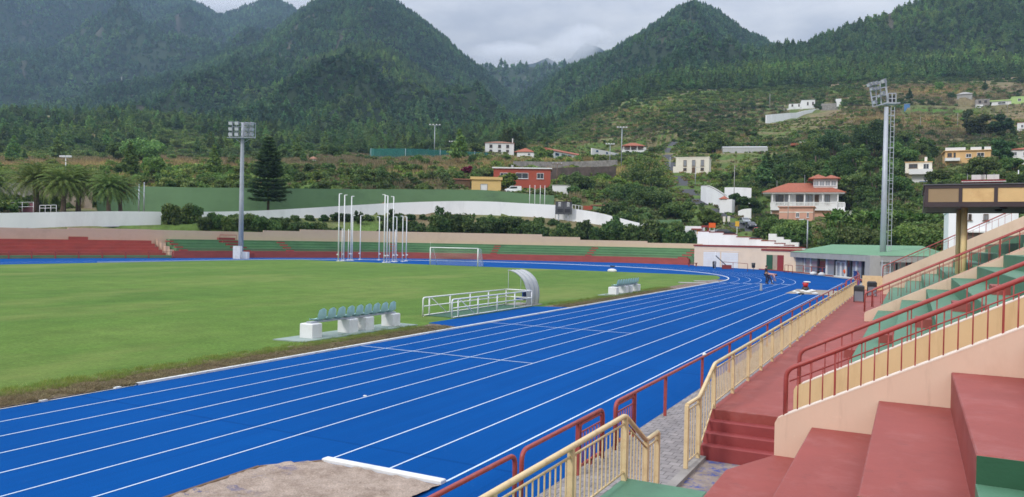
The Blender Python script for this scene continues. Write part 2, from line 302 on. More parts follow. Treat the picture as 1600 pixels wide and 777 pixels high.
MT['leaf_red'] = leafmat('red_bougainvillea', (0.09, 0.008, 0.018), (0.17, 0.014, 0.03), (0.28, 0.03, 0.05), obj_var=0.1)
MT['leaf_palm'] = leafmat('palm_fronds', (0.050, 0.090, 0.022), (0.12, 0.185, 0.045), (0.24, 0.29, 0.085), obj_var=0.2)
MT['leaf_norfolk'] = leafmat('norfolk_needles', (0.026, 0.056, 0.024), (0.060, 0.110, 0.042), (0.12, 0.175, 0.06), transl=0.3, obj_var=0.1)
MT['leaf_banana'] = leafmat('banana_leaves', (0.035, 0.075, 0.015), (0.07, 0.14, 0.03), (0.14, 0.22, 0.06), obj_var=0.3)
MT['dates'] = paint('orange_dates', (0.60, 0.17, 0.02), 0.6, 0.2, 6)

# ------------------------------------------------------------------ object helpers
ORIG = {}
def tag(o, label=None, cat=None, group=None, kind=None):
    if label: o['label'] = label
    if cat: o['category'] = cat
    if group: o['group'] = group
    if kind: o['kind'] = kind
    return o
def thing(name, label, cat, loc, rz=0.0, group=None):
    o = bpy.data.objects.new(name, None); COL.objects.link(o)
    o.location = loc; o.rotation_euler = (0, 0, rz); o.empty_display_size = 0.2
    ORIG[o] = Matrix.Translation(Vector(loc)) @ Matrix.Rotation(rz, 4, 'Z')
    return tag(o, label, cat, group, 'thing')
def kids(o): return [c for c in list(bpy.data.objects) if c.parent == o]
KIDS = {}
def link(o, parent):
    COL.objects.link(o)
    if parent is not None:
        o.parent = parent; ORIG[o] = ORIG[parent]; KIDS.setdefault(parent, []).append(o)
def copy_tree(o, loc=None, rz=None, label=None, scale=None, parent=None, group=None):
    c = o.copy(); COL.objects.link(c)
    if parent is not None: c.parent = parent; KIDS.setdefault(parent, []).append(c)
    if loc is not None: c.location = loc
    if rz is not None: c.rotation_euler = (0, 0, rz)
    if scale is not None: c.scale = scale if hasattr(scale, '__len__') else (scale,) * 3
    if label: c['label'] = label
    if group: c['group'] = group
    for ch in KIDS.get(o, []): copy_tree(ch, parent=c)
    return c

class MB:
    """collects shapes in world space; build() links them as ONE mesh object"""
    def __init__(s): s.v = []; s.f = []; s.sm = []
    def add(s, vs, fs, smooth=False):
        k = len(s.v); s.v.extend([tuple(p) for p in vs]); s.f.extend([tuple(i + k for i in f) for f in fs]); s.sm.extend([smooth] * len(fs)); return s
    def box(s, c, size, rz=0.0, ax=None):
        c = Vector(c); hx, hy, hz = size[0] / 2, size[1] / 2, size[2] / 2
        if ax is None: ax = (Vector((math.cos(rz), math.sin(rz), 0)), Vector((-math.sin(rz), math.cos(rz), 0)), Vector((0, 0, 1)))
        vs = [c + ax[0] * (hx * i) + ax[1] * (hy * j) + ax[2] * (hz * k) for k in (-1, 1) for j in (-1, 1) for i in (-1, 1)]
        return s.add(vs, [(0, 2, 3, 1), (4, 5, 7, 6), (0, 1, 5, 4), (2, 6, 7, 3), (0, 4, 6, 2), (1, 3, 7, 5)])
    def bx(s, x0, x1, y0, y1, z0, z1): return s.box(((x0 + x1) / 2, (y0 + y1) / 2, (z0 + z1) / 2), (abs(x1 - x0), abs(y1 - y0), abs(z1 - z0)))
    def bbx(s, x0, x1, y0, y1, z0, z1, b=0.015):
        """box with chamfered top and vertical edges"""
        def ring(i, z): return [(x0 + i, y0 + i, z), (x1 - i, y0 + i, z), (x1 - i, y1 - i, z), (x0 + i, y1 - i, z)]
        vs = ring(0, z0) + ring(0, z1 - b) + ring(b, z1)
        fs = [(3, 2, 1, 0), (8, 9, 10, 11)]
        for r in (0, 4):
            for i in range(4): j = (i + 1) % 4; fs.append((r + i, r + j, r + 4 + j, r + 4 + i))
        return s.add(vs, fs)
    def bar(s, p0, p1, w, h=None, up=(0, 0, 1)):
        p0, p1 = Vector(p0), Vector(p1); d = p1 - p0; L = d.length
        if L < 1e-6: return s
        d /= L; u = Vector(up)
        if abs(d.dot(u)) > 0.99: u = Vector((1, 0, 0))
        a = d.cross(u).normalized(); b = a.cross(d)
        return s.box((p0 + p1) / 2, (L, w, h or w), ax=(d, a, b))
    def tube(s, pts, r, n=8, cap=True, radii=None):
        pts = [Vector(p) for p in pts]; k0 = len(s.v); N = len(pts); a = None
        for i, p in enumerate(pts):
            t = (pts[min(i + 1, N - 1)] - pts[max(i - 1, 0)]).normalized()
            if a is None:
                u = Vector((0, 0, 1)) if abs(t.z) < 0.9 else Vector((1, 0, 0)); a = t.cross(u).normalized()
            else: a = (a - t * a.dot(t)).normalized()
            b = t.cross(a); rr = radii[i] if radii else r
            for j in range(n):
                q = 2 * math.pi * j / n; s.v.append(tuple(p + (a * math.cos(q) + b * math.sin(q)) * rr))
        for i in range(N - 1):
            for j in range(n):
                j2 = (j + 1) % n; s.f.append((k0 + i * n + j, k0 + i * n + j2, k0 + (i + 1) * n + j2, k0 + (i + 1) * n + j)); s.sm.append(True)
        if cap:
            s.f.append(tuple(k0 + j for j in range(n))[::-1]); s.f.append(tuple(k0 + (N - 1) * n + j for j in range(n))); s.sm += [False, False]
        return s
    def prism(s, poly, z0, z1):
        n = len(poly); vs = [(p[0], p[1], z0) for p in poly] + [(p[0], p[1], z1) for p in poly]
        return s.add(vs, [tuple(range(n))[::-1], tuple(range(n, 2 * n))] + [(i, (i + 1) % n, n + (i + 1) % n, n + i) for i in range(n)])
    def quad(s, a, b, c, d): return s.add([a, b, c, d], [(0, 1, 2, 3)])
    def sheet(s, rows, smooth=True, close=False):
        k = len(rows[0]); vs = [p for r in rows for p in r]; fs = []
        for i in range(len(rows) - 1):
            for j in range(k - 1): fs.append((i * k + j, i * k + j + 1, (i + 1) * k + j + 1, (i + 1) * k + j))
            if close: fs.append((i * k + k - 1, i * k, (i + 1) * k, (i + 1) * k + k - 1))
        return s.add(vs, fs, smooth)
    def ball(s, c, r, n=10, m=7, jit=0.0):
        rows = []
        for i in range(m + 1):
            th = math.pi * i / m; row = []
            for j in range(n):
                ph = 2 * math.pi * j / n; k = 1 + jit * (random.random() - 0.5)
                row.append((c[0] + r[0] * math.sin(th) * math.cos(ph) * k, c[1] + r[1] * math.sin(th) * math.sin(ph) * k, c[2] + r[2] * math.cos(th) * k))
            rows.append(row)
        return s.sheet(rows, True, True)
    def build(s, name, mat, parent=None, base=None, label=None, cat=None, group=None, kind=None):
        me = bpy.data.meshes.new(name); vs = s.v
        if parent is not None: inv = ORIG[parent].inverted()
        elif base is not None: inv = Matrix.Translation(-Vector(base))
        else: inv = None
        a = np.array(vs, dtype=np.float64).reshape(-1, 3)
        if inv is not None:
            im = np.array(inv); a = a @ im[:3, :3].T + im[:3, 3]
        me.from_pydata(a.tolist(), [], s.f)
        if s.sm: me.polygons.foreach_set('use_smooth', s.sm)
        me.materials.append(mat if not isinstance(mat, str) else MT[mat]); me.update()
        o = bpy.data.objects.new(name, me)
        link(o, parent)
        if base is not None and parent is None: o.location = base; ORIG[o] = Matrix.Translation(Vector(base))
        return tag(o, label, cat, group, kind)
def npmesh(name, verts, faces, mat):
    """quads or tris from numpy arrays"""
    me = bpy.data.meshes.new(name); nv, nf, k = len(verts), len(faces), faces.shape[1]
    me.vertices.add(nv); me.vertices.foreach_set('co', np.ascontiguousarray(verts, dtype=np.float32).ravel())
    me.loops.add(nf * k); me.loops.foreach_set('vertex_index', np.ascontiguousarray(faces, dtype=np.int32).ravel())
    me.polygons.add(nf); me.polygons.foreach_set('loop_start', np.arange(0, nf * k, k, dtype=np.int32))
    try: me.polygons.foreach_set('loop_total', np.full(nf, k, dtype=np.int32))
    except Exception: pass
    if mat is not None: me.materials.append(mat if not isinstance(mat, str) else MT[mat])
    me.update(calc_edges=True); return me
def obj(name, me, parent=None, loc=None, **kw):
    o = bpy.data.objects.new(name, me); link(o, parent)
    if loc is not None: o.location = loc
    return tag(o, **kw)
# ================================================================== terrain
COLS = [
 (-300, [(0,-.4),(95,-.4),(100,3.5),(125,6.5),(128,7),(180,13),(220,20),(280,28),(350,36),(450,55),(600,88),(800,118),(1100,150)]),
 (0,    [(0,-.4),(107,-.4),(112,3.6),(123,3.8),(127,6.6),(145,7.3),(180,12),(220,20),(280,28),(350,36),(450,55),(600,90),(800,122),(1100,160)]),
 (200,  [(0,-.4),(121,-.4),(126,3.9),(134,4.2),(138,7.2),(150,7.9),(160,8.6),(164,9),(172,13.2),(220,21),(280,29),(350,37),(450,55),(600,92),(800,128),(1100,170)]),
 (400,  [(0,-.4),(132,-.4),(136,4.0),(149,6.9),(151.5,8.3),(160.5,8.6),(163,13.3),(220,22),(280,30),(350,38),(450,54),(600,84),(800,122),(1100,165)]),
 (600,  [(0,-.4),(147,-.4),(152,4.2),(164,8.4),(166.5,10.6),(173,10.9),(175.5,14.4),(220,23),(280,32),(350,40),(450,53),(600,78),(800,115),(1100,160)]),
 (720,  [(0,-.4),(150,-.4),(154,4.2),(167,9),(169.5,11.8),(175,12),(177.5,14.6),(210,20),(270,31),(350,42),(450,57),(600,80),(800,115),(1100,160)]),
 (860,  [(0,-.4),(150,-.4),(154,3.8),(165,8.2),(167.5,11.2),(172,11.4),(174.5,13.4),(210,17.5),(240,24),(270,31),(350,43),(450,62),(600,92),(800,125),(1100,160)]),
 (950,  [(0,-.4),(147,-.4),(152,3.3),(159,6.4),(161.5,8.8),(175,10.5),(220,19),(280,33),(350,46),(450,68),(600,112),(700,138),(900,180)]),
 (1040, [(0,-.4),(143,-.4),(148,2.6),(155,4.8),(170,7.5),(220,17),(280,33),(350,50),(450,76),(600,122),(800,180),(1000,215)]),
 (1130, [(0,-.4),(140,-.4),(148,2),(155,4),(180,9),(220,17),(280,32),(350,52),(450,78),(600,124),(800,185),(1000,235)]),
 (1200, [(0,-.4),(126,-.4),(134,1),(150,4),(200,12.3),(280,34),(350,52),(450,80),(600,125),(800,190),(1000,245)]),
 (1300, [(0,-.4),(112,-.4),(132,1.5),(150,5),(200,15),(280,37),(350,56),(450,85),(600,130),(800,195),(1000,255)]),
 (1400, [(0,-.4),(106,-.4),(116,1.5),(150,8),(200,19),(280,39),(350,57),(450,88),(600,134),(800,200),(1000,265)]),
 (1500, [(0,-.4),(76,-.4),(90,1.5),(130,6.5),(150,10),(200,22.5),(280,40),(350,57),(450,88),(600,136),(800,202),(1000,270)]),
 (1750, [(0,-.4),(62,-.4),(80,2.5),(130,9),(150,13),(200,26),(280,44),(350,62),(450,95),(600,145),(800,210),(1000,280)]),
]
def hor_np(px): return 375 + (px - 800) * 0.0192
RIDGES = {   # name: (foot depth, ridge depth, exponent, [(px, y)])
 'far_right': (650, 900, 1.0, [(820,300),(860,240),(900,212),(950,186),(1000,152),(1050,122),(1100,99),(1175,76),(1210,66),(1250,62),(1300,44),(1350,24),(1400,6),(1500,-20),(1600,-45),(1800,-80)]),
 'right_peak': (480, 1350, 0.95, [(560,290),(640,245),(680,215),(720,198),(770,172),(820,138),(870,106),(905,92),(940,80),(970,63),(1000,45),(1025,28),(1050,9),(1066,2),(1078,0),(1095,6),(1112,14),(1150,42),(1190,60),(1230,84),(1300,120),(1400,160),(1600,230)]),
 'mid_peak': (560, 1500, 0.9, [(-300,260),(-100,225),(40,182),(65,170),(130,150),(190,130),(265,107),(300,95),(345,80),(375,72),(400,63),(440,32),(465,12),(490,-6),(540,-26),(575,-20),(612,0),(640,20),(655,31),(690,58),(720,86),(745,102),(770,126),(800,152),(840,186),(900,230),(1000,290)]),
 'left_range': (1050, 2450, 0.9, [(-500,-70),(-200,-70),(0,-60),(150,-38),(250,-10),(290,0),(318,12),(335,24),(347,20),(380,8),(415,-4),(440,3),(455,13),(480,30),(520,66),(600,140),(700,230)]),
 'spur': (520, 1120, 0.95, [(-300,330),(100,300),(200,258),(250,222),(320,168),(380,126),(440,102),(500,84),(550,68),(572,62),(590,66),(640,96),(690,128),(740,160),(790,190),(850,230),(900,270),(1000,330)]),
 'blue_right': (1300, 1950, 1.0, [(1300,100),(1380,32),(1410,9),(1430,-3),(1500,-20),(1700,-30),(1900,-40)]),
}
_pxs = np.array([c[0] for c in COLS], float)
def low_z(px, d):
    px = np.asarray(px, float); d = np.asarray(d, float)
    Z = np.stack([np.interp(d, [k[0] for k in c[1]], [k[1] for k in c[1]]) for c in COLS])
    i = np.clip(np.searchsorted(_pxs, px) - 1, 0, len(_pxs) - 2)
    t = np.clip((px - _pxs[i]) / (_pxs[i + 1] - _pxs[i]), 0, 1)
    return np.take_along_axis(Z, i[None], 0)[0] * (1 - t) + np.take_along_axis(Z, (i + 1)[None], 0)[0] * t

# cheap vectorised value noise
_WP = [-300, 0, 120, 251, 320, 380, 430, 500, 560, 620, 700, 760, 820, 866, 892, 930, 965, 1000, 1035]
_WD = [116, 125, 131, 139, 145, 150, 154, 159, 163.5, 167, 168.5, 168.5, 167.5, 166, 164.5, 162.5, 160.2, 157.8, 155]
_WT = [337, 333, 331, 331, 331, 330, 328, 324, 320.3, 317, 314.5, 315, 318, 320.5, 326, 332, 340.5, 349, 352]
_WB = [366, 360, 355.5, 353, 350, 345, 343, 342, 338, 337, 336, 337.5, 340, 343, 347, 352, 358, 366, 370]
_GP = [150, 216, 300, 400, 480, 560, 640, 700, 760, 815, 864]; _GD = [163, 165.5, 163, 163.5, 169, 175, 177, 177.5, 177, 176, 174.4]; _GT = [293, 291.5, 293, 294, 295, 295.7, 296, 296.3, 297.5, 302.5, 305.5]
def wall_clamp(z, px, d):
    ds = np.interp(px, STAND_D[0], STAND_D[1]); z = np.where((px < 1084) & (d < ds + 4.2), -.4, z)
    dw = np.interp(px, _WP, _WD); f = lambda y: H + (hor_np(px) - y) * dw / FPX
    zb = f(np.interp(px, _WP, _WB)); zt = f(np.interp(px, _WP, _WT)); on = px < 1040
    z = np.where(on & (d < dw + .9), np.minimum(z, zb + .15), z)
    dg = np.interp(px, _GP, _GD); hg = (px > 150) & (px < 866); lim = np.where(hg, dg + .9, dw + 7)
    z = np.where(on & (d >= dw + .9) & (d < lim), np.minimum(z, zt - .15), z)
    gt = H + (hor_np(px) - np.interp(px, _GP, _GT)) * dg / FPX
    return np.where(hg & (d >= dg + .9) & (d < dg + 8), np.minimum(z, gt - .3), z)
STAND_D = (lambda t: ([p[0] for p in t], [(G(*p) - CAM).dot(FW) for p in t]))([(-300,408),(-150,406),(0,404.5),(100,404),(200,403.7),(280,403.5),(370,403),(480,403),(600,403.5),(700,405),(850,408),(980,411),(1080,414.5)])
_TAB = RNG.random((256, 256))
def vnoise(x, y):
    xi = np.floor(x).astype(int); yi = np.floor(y).astype(int); fx = x - xi; fy = y - yi
    fx = fx * fx * (3 - 2 * fx); fy = fy * fy * (3 - 2 * fy)
    g = lambda a, b: _TAB[a & 255, b & 255]
    return (g(xi, yi) * (1 - fx) + g(xi + 1, yi) * fx) * (1 - fy) + (g(xi, yi + 1) * (1 - fx) + g(xi + 1, yi + 1) * fx) * fy
def fbm(x, y, o=4):
    s = 0; a = 0.5; t = 0
    for k in range(o): s = s + a * vnoise(x * 2 ** k + 17.3 * k, y * 2 ** k + 9.1 * k); t += a; a *= 0.5
    return s / t
def ridged(x, y, o=4):
    s = 0; a = 0.5; t = 0
    for k in range(o): s = s + a * (1 - np.abs(2 * vnoise(x * 2 ** k + 31.7 * k, y * 2 ** k + 5.3 * k) - 1)); t += a; a *= 0.5
    return s / t

ROADY = [386, 372, 360, 340, 320, 305, 290, 270, 250, 239, 229, 222]
_rp = [(1202,145),(1181,152),(1164,160),(1136,176),(1100,198),(1080,216),(1066,236),(1053,262),(1043,295),(1040,320),(1044,345),(1050,368)]
ROAD = []
for (px, d), y in zip(_rp, ROADY):
    p = at(px, d); ROAD.append((p.x, p.y, zof(px, y, d)))
CAPS = []
PADS = []     # (x, y, radius, z): ground levelled under houses, filled before the terrain is made

def terrain(X, Y, road=True):
    X = np.asarray(X, float); Y = np.asarray(Y, float)
    d = X * FH.x + Y * FH.y; r = X * RH.x + Y * RH.y
    d = np.maximum(d, 1.0); px = 800 + FPX * r / d
    z = wall_clamp(low_z(px, d), px, d); lay = np.zeros(z.shape, int)
    z = z + (fbm(X * 0.03, Y * 0.03) - 0.5) * np.clip((d - 190) / 100, 0, 1) * 4 * np.clip((700 - d) / 200, 0, 1)
    for k, (nm, (d0, d1, ex, pts)) in enumerate(RIDGES.items(), 1):
        yr = np.interp(px, [p[0] for p in pts], [p[1] for p in pts])
        zr = H + (hor_np(px) - yr) * d1 / FPX - 7
        zf = low_z(px, np.full_like(d, d0)) * 0.85
        t = np.clip((d - d0) / (d1 - d0), 0, 1)
        zz = zf + (zr - zf) * t ** ex
        amp = (zr - zf) * 0.22 * np.clip(t * 4, 0, 1) * np.clip((1 - t) * 3, 0, 1)
        sc = 1.0 / (0.22 * (d1 - d0))
        wx = X + 90 * (fbm(X * .004, Y * .004) - .5); wy = Y + 90 * (fbm(X * .004 + 50, Y * .004) - .5)
        zz = zz + amp * (ridged(wx * sc + k * 13, wy * sc * 0.7, 4) - 0.84) * 2.2
        zz = np.where(d > d1, zr - (d - d1) * 0.55, zz)
        zz = np.where(d < d0, -50, zz)
        up = zz > z; z = np.where(up, zz, z); lay = np.where(up, k, lay)
    # terraces of the cultivated slope on the right
    tm = np.clip((px - 880) / 60, 0, 1) * np.clip((d - 260) / 40, 0, 1) * np.clip((640 - d) / 60, 0, 1) * (lay == 0)
    q = z / 4.5; f = q - np.floor(q); zt = (np.floor(q) + np.clip((f - 0.62) / 0.38, 0, 1)) * 4.5
    z = z * (1 - 0.75 * tm) + zt * 0.75 * tm
    for (x, y, rad, pz) in PADS:
        dist = np.hypot(X - x, Y - y); k = np.clip((rad * 1.6 - dist) / (rad * 0.6), 0, 1)
        z = z * (1 - k) + (pz - 0.15) * k
    for (x, y, w, zb) in CAPS:      # ground in front of a house stays below its doorstep
        r0 = math.hypot(x, y); ex, ey = x / r0, y / r0; al = X * ex + Y * ey; lat = np.abs(-X * ey + Y * ex)
        cap = H + (zb - H) * al / r0 - .3 + np.maximum(lat - w, 0) * .6
        z = np.where((al < r0 + 1.5) & (al > r0 - 70) & (lat < w + 6), np.minimum(z, cap), z)
    if road:
        for (a, b) in zip(ROAD[:-1], ROAD[1:]):
            ax, ay, az = a; bx, by, bz = b; L2 = (bx - ax) ** 2 + (by - ay) ** 2
            t = np.clip(((X - ax) * (bx - ax) + (Y - ay) * (by - ay)) / L2, 0, 1)
            dist = np.hypot(X - ax - t * (bx - ax), Y - ay - t * (by - ay))
            k = np.clip((8 - dist) / 5, 0, 1); z = z * (1 - k) + (az + t * (bz - az) - 0.25) * k
    return z, lay, px, d
def TZ(x, y):
    z = terrain(np.array([x]), np.array([y]))[0]; return float(z[0])

def terrain_colour(X, Y, z, lay, px, d):
    n = fbm(X * .02 + 3, Y * .02, 5); n2 = fbm(X * .09, Y * .09 + 40, 4); n3 = fbm(X * .006 + 9, Y * .006, 4)
    C = np.zeros(X.shape + (3,)); forest = np.array([0.036, 0.056, 0.026]); green = np.array([0.110, 0.175, 0.044]); brown = np.array([0.21, 0.165, 0.095]); bright = np.array([0.09, 0.17, 0.035]); rock = np.array([0.19, 0.145, 0.12]); soil = np.array([0.10, 0.072, 0.052])
    k = np.clip((n * 0.6 + n2 * 0.5 - 0.46) * 5, 0, 1)[..., None]
    C[:] = green * (1 - k) + brown * k
    # cultivated right slope: greener low, drier high at the right edge
    dry = np.clip((px - 1330) / 120, 0, 1) * np.clip((d - 230) / 120, 0, 1) * np.clip(n3 * 3 - 0.7, 0, 1)
    C = C * (1 - dry[..., None]) + (brown * 0.95) * dry[..., None]
    wet = np.clip((px - 860) / 60, 0, 1) * np.clip((1300 - px) / 80, 0, 1) * np.clip((d - 150) / 50, 0, 1) * 0.95
    C = C * (1 - wet[..., None]) + (green * 0.9) * wet[..., None]
    # brown fallow strip behind the green wall, left half
    fb = np.clip((760 - px) / 60, 0, 1) * np.clip((d - 225) / 20, 0, 1) * np.clip((345 - d) / 30, 0, 1) * np.clip(n * 4 - 0.9, 0, 1)
    C = C * (1 - fb[..., None]) + (brown * 1.05) * fb[..., None]
    # fresh green meadow on the right, under the floodlight head
    g = np.exp(-(((px - 1460) / 75) ** 2 + ((d - 415) / 26) ** 2)) + 0.7 * np.exp(-(((px - 1200) / 70) ** 2 + ((d - 330) / 20) ** 2))
    g = np.clip(g * 1.4, 0, 1)[..., None]; C = C * (1 - g) + bright * g
    f = ((lay > 0) | ((px > 880) & (d > 612)))[..., None]; r = np.clip((ridged(X * .012, Y * .012, 4) - 0.86) * 14, 0, 1)[..., None]
    C = np.where(f, forest * (1 - 0.5 * r) + rock * 0.5 * r, C)
    q = z / 4.5; fr = q - np.floor(q); ris = (np.clip((fr - .58) * 8, 0, 1) * np.clip((px - 880) / 60, 0, 1) * np.clip((d - 260) / 40, 0, 1) * (d < 610) * (lay == 0))[..., None]; C = C * (1 - .8 * ris) + (brown * 1.15) * .8 * ris
    cl = clearing(px, d)[..., None]; stony = (np.clip((fbm(X * .05 + 5, Y * .05, 4) - .38) * 5, 0, 1) * (px > 250))[..., None]
    C = np.where(cl, (brown * .8) * (1 - stony) + rock * .6 * stony, C)
    return C
def clearing(px, d):
    w = 12 * (vnoise(px * .05, d * .04) - .5)
    return (((px + w - 300) / 72) ** 2 + ((d + w * 3 - 475) / 62) ** 2 < 1) | (((px + w - 98) / 42) ** 2 + ((d + w * 3 - 622) / 48) ** 2 < 1) | (((px + w - 715) / 22) ** 2 + ((d + w - 520) / 50) ** 2 < 1)

def mesh_grid(name, us, ds, mat):
    U, D = np.meshgrid(us, ds); X = FH.x * D + RH.x * U * D; Y = FH.y * D + RH.y * U * D
    return X, Y

m, nt, b = newmat('hillside_ground'); a = nd(nt, 'ShaderNodeAttribute', attribute_name='albedo'); v = coords(nt)
k = ramp(nt, noise(nt, v, 0.55, 8, 0.75), [(0.3, (0.60,) * 3), (0.7, (1.35,) * 3)])
nt.links.new(mixc(nt, 1.0, a.outputs['Color'], k, 'MULTIPLY'), b.inputs['Base Color']); b.inputs['Roughness'].default_value = 0.95
b.inputs['Specular IOR Level'].default_value = 0.1; bump(nt, b, noise(nt, v, 0.8, 6, 0.7), 0.8, 0.8); MT['ground'] = m

def make_terrain():
    us = np.concatenate([np.linspace(-1.15, -0.75, 24, endpoint=False), np.linspace(-0.75, 0.75, 420), np.linspace(0.77, 1.15, 24)])
    ds = np.concatenate([np.linspace(2, 90, 24, endpoint=False), np.linspace(90, 190, 100, endpoint=False), np.linspace(190, 420, 100, endpoint=False), np.linspace(420, 900, 110, endpoint=False), np.linspace(900, 2600, 130)])
    U, D = np.meshgrid(us, ds); X = FH.x * D + RH.x * U * D; Y = FH.y * D + RH.y * U * D
    z, lay, px, d = terrain(X, Y)
    C = terrain_colour(X, Y, z, lay, px, d)
    nu, ndp = len(us), len(ds); idx = np.arange(nu * ndp).reshape(ndp, nu)
    F = np.stack([idx[:-1, :-1], idx[:-1, 1:], idx[1:, 1:], idx[1:, :-1]], -1).reshape(-1, 4)
    me = npmesh('hills', np.stack([X, Y, z], -1).reshape(-1, 3), F, 'ground')
    at_ = me.color_attributes.new('albedo', 'FLOAT_COLOR', 'POINT')
    at_.data.foreach_set('color', np.concatenate([C.reshape(-1, 3), np.ones((nu * ndp, 1))], 1).astype(np.float32).ravel())
    me.polygons.foreach_set('use_smooth', np.ones(len(F), bool))
    obj('hills', me, label='wooded mountains and terraced green hillside rising behind the stadium', cat='hills', kind='structure')
    # ground round and behind the camera
    mb = MB(); c = CAM
    q = [FH * -55 + RH * s for s in (-70, 70)] + [FH * 4 + RH * s for s in (70, -70)]
    mb.quad(*[(p.x, p.y, -0.45) for p in q]); mb.build('ground', 'concrete', kind='structure', label='bare ground under the near stand', cat='ground')
    # the far cloudy ridge, beyond the haze
    us = np.linspace(-0.2, 0.35, 90); ds = np.linspace(2720, 3700, 40); U, D = np.meshgrid(us, ds)
    X = FH.x * D + RH.x * U * D; Y = FH.y * D + RH.y * U * D; px = 800 + FPX * U
    yr = np.interp(px, [690,740,775,800,830,850,870,888,905,930,960,1000,1100], [190,150,119,104,99,90,103,88,66,74,95,130,200])
    zr = H + (hor_np(px) - yr) * 3200 / FPX; t = np.clip((D - 2720) / 480, 0, 1)
    z = 250 + (zr - 250) * t + 60 * (ridged(X * .004, Y * .004) - .6) * (1 - t); z = np.where(D > 3200, zr - (D - 3200) * 0.5, z)
    idx = np.arange(z.size).reshape(z.shape); F = np.stack([idx[:-1, :-1], idx[:-1, 1:], idx[1:, 1:], idx[1:, :-1]], -1).reshape(-1, 4)
    me = npmesh('mountain', np.stack([X, Y, z], -1).reshape(-1, 3), F, paint('far_forest_slope', (0.032, 0.048, 0.045), 0.95, 0.35, 0.02, bmp=1.0, bscale=0.05))
    me.polygons.foreach_set('use_smooth', np.ones(len(F), bool))
    obj('mountain', me, label='farthest dark ridge half hidden in cloud between two peaks', cat='mountain', kind='structure')

# ================================================================== foliage prototypes
def leafcloud(centers, radii, n, size, flat=0.0, seed=0, aspect=1.0, up_bias=0.0):
    """leaf-sized quads spread through a set of blobs, denser at their surfaces"""
    r = np.random.default_rng(seed); V = []; 
    for c, rad, k in zip(centers, radii, n):
        rad = np.broadcast_to(np.asarray(rad, float), (3,))
        dirs = r.normal(size=(k, 3)); dirs /= np.linalg.norm(dirs, axis=1, keepdims=True)
        rr = r.random(k) ** 0.4
        p = np.asarray(c) + dirs * rad * rr[:, None]
        nrm = dirs * 0.7 + r.normal(size=(k, 3)) * 0.7; nrm[:, 2] += up_bias; nrm /= np.linalg.norm(nrm, axis=1, keepdims=True)
        t = np.cross(nrm, r.normal(size=(k, 3))); t /= np.linalg.norm(t, axis=1, keepdims=True); bt = np.cross(nrm, t)
        s = size * (0.6 + 0.8 * r.random(k))[:, None] * 0.5
        V.append(np.stack([p - t * s * aspect - bt * s, p + t * s * aspect - bt * s * 0.5, p + t * s * aspect * 0.9 + bt * s, p - t * s * aspect * 0.6 + bt * s * 0.8], 1).reshape(-1, 3))
    V = np.concatenate(V); return V, np.arange(len(V)).reshape(-1, 4)
def trunkmesh(h, r0, r1, n=6, bend=0.03, seed=0, limbs=()):
    rr = random.Random(seed); mb = MB(); pts = []; 
    for i in range(6): t = i / 5; pts.append((rr.uniform(-1, 1) * bend * h * t, rr.uniform(-1, 1) * bend * h * t, h * t))
    mb.tube(pts, r0, n, True, [r0 + (r1 - r0) * i / 5 for i in range(6)])
    for (p0, p1, ra) in limbs: mb.tube([p0, ((p0[0] + p1[0]) / 2, (p0[1] + p1[1]) / 2, (p0[2] + p1[2]) / 2 + 0.15), p1], ra, 5, True, [ra, ra * .7, ra * .4])
    return mb
def pine_proto(seed, h=12.0, leaf=1.15, dens=1.0):
    r = random.Random(seed); cs, rs, ns = [], [], []; k = 13
    w = r.uniform(0.20, 0.27) * h
    for i in range(k):
        t = i / (k - 1); z = h * (0.30 + 0.68 * t); env = w * (1 - t) ** 0.75 * (0.85 + 0.3 * r.random()) + 0.25
        m = 3 if t < 0.7 else 1
        for j in range(m):
            a = r.uniform(0, 6.28); q = env * r.uniform(0.35, 0.75) if m > 1 else 0
            cs.append((q * math.cos(a), q * math.sin(a), z + r.uniform(-.4, .4))); rs.append((env * .55 + .3, env * .55 + .3, h * 0.055 + .25)); ns.append(int((5 + 9 * env / w) * dens))
    V, F = leafcloud(cs, rs, ns, leaf, seed=seed, up_bias=0.5); return V, F
def round_proto(seed, w=3.0, h=4.0, base=0.6, blobs=9, leaf=0.5, n=26, squash=0.7):
    r = random.Random(seed); cs, rs, ns = [], [], []
    for i in range(blobs):
        a = r.uniform(0, 6.28); q = w * 0.62 * math.sqrt(r.random()); t = r.random()
        z = base + (h - base) * (0.25 + 0.6 * t) * (1 - 0.25 * (q / w) ** 2); rad = w * r.uniform(0.28, 0.46)
        cs.append((q * math.cos(a), q * math.sin(a), z)); rs.append((rad, rad, rad * squash)); ns.append(n)
    return leafcloud(cs, rs, ns, leaf, seed=seed, up_bias=0.3)

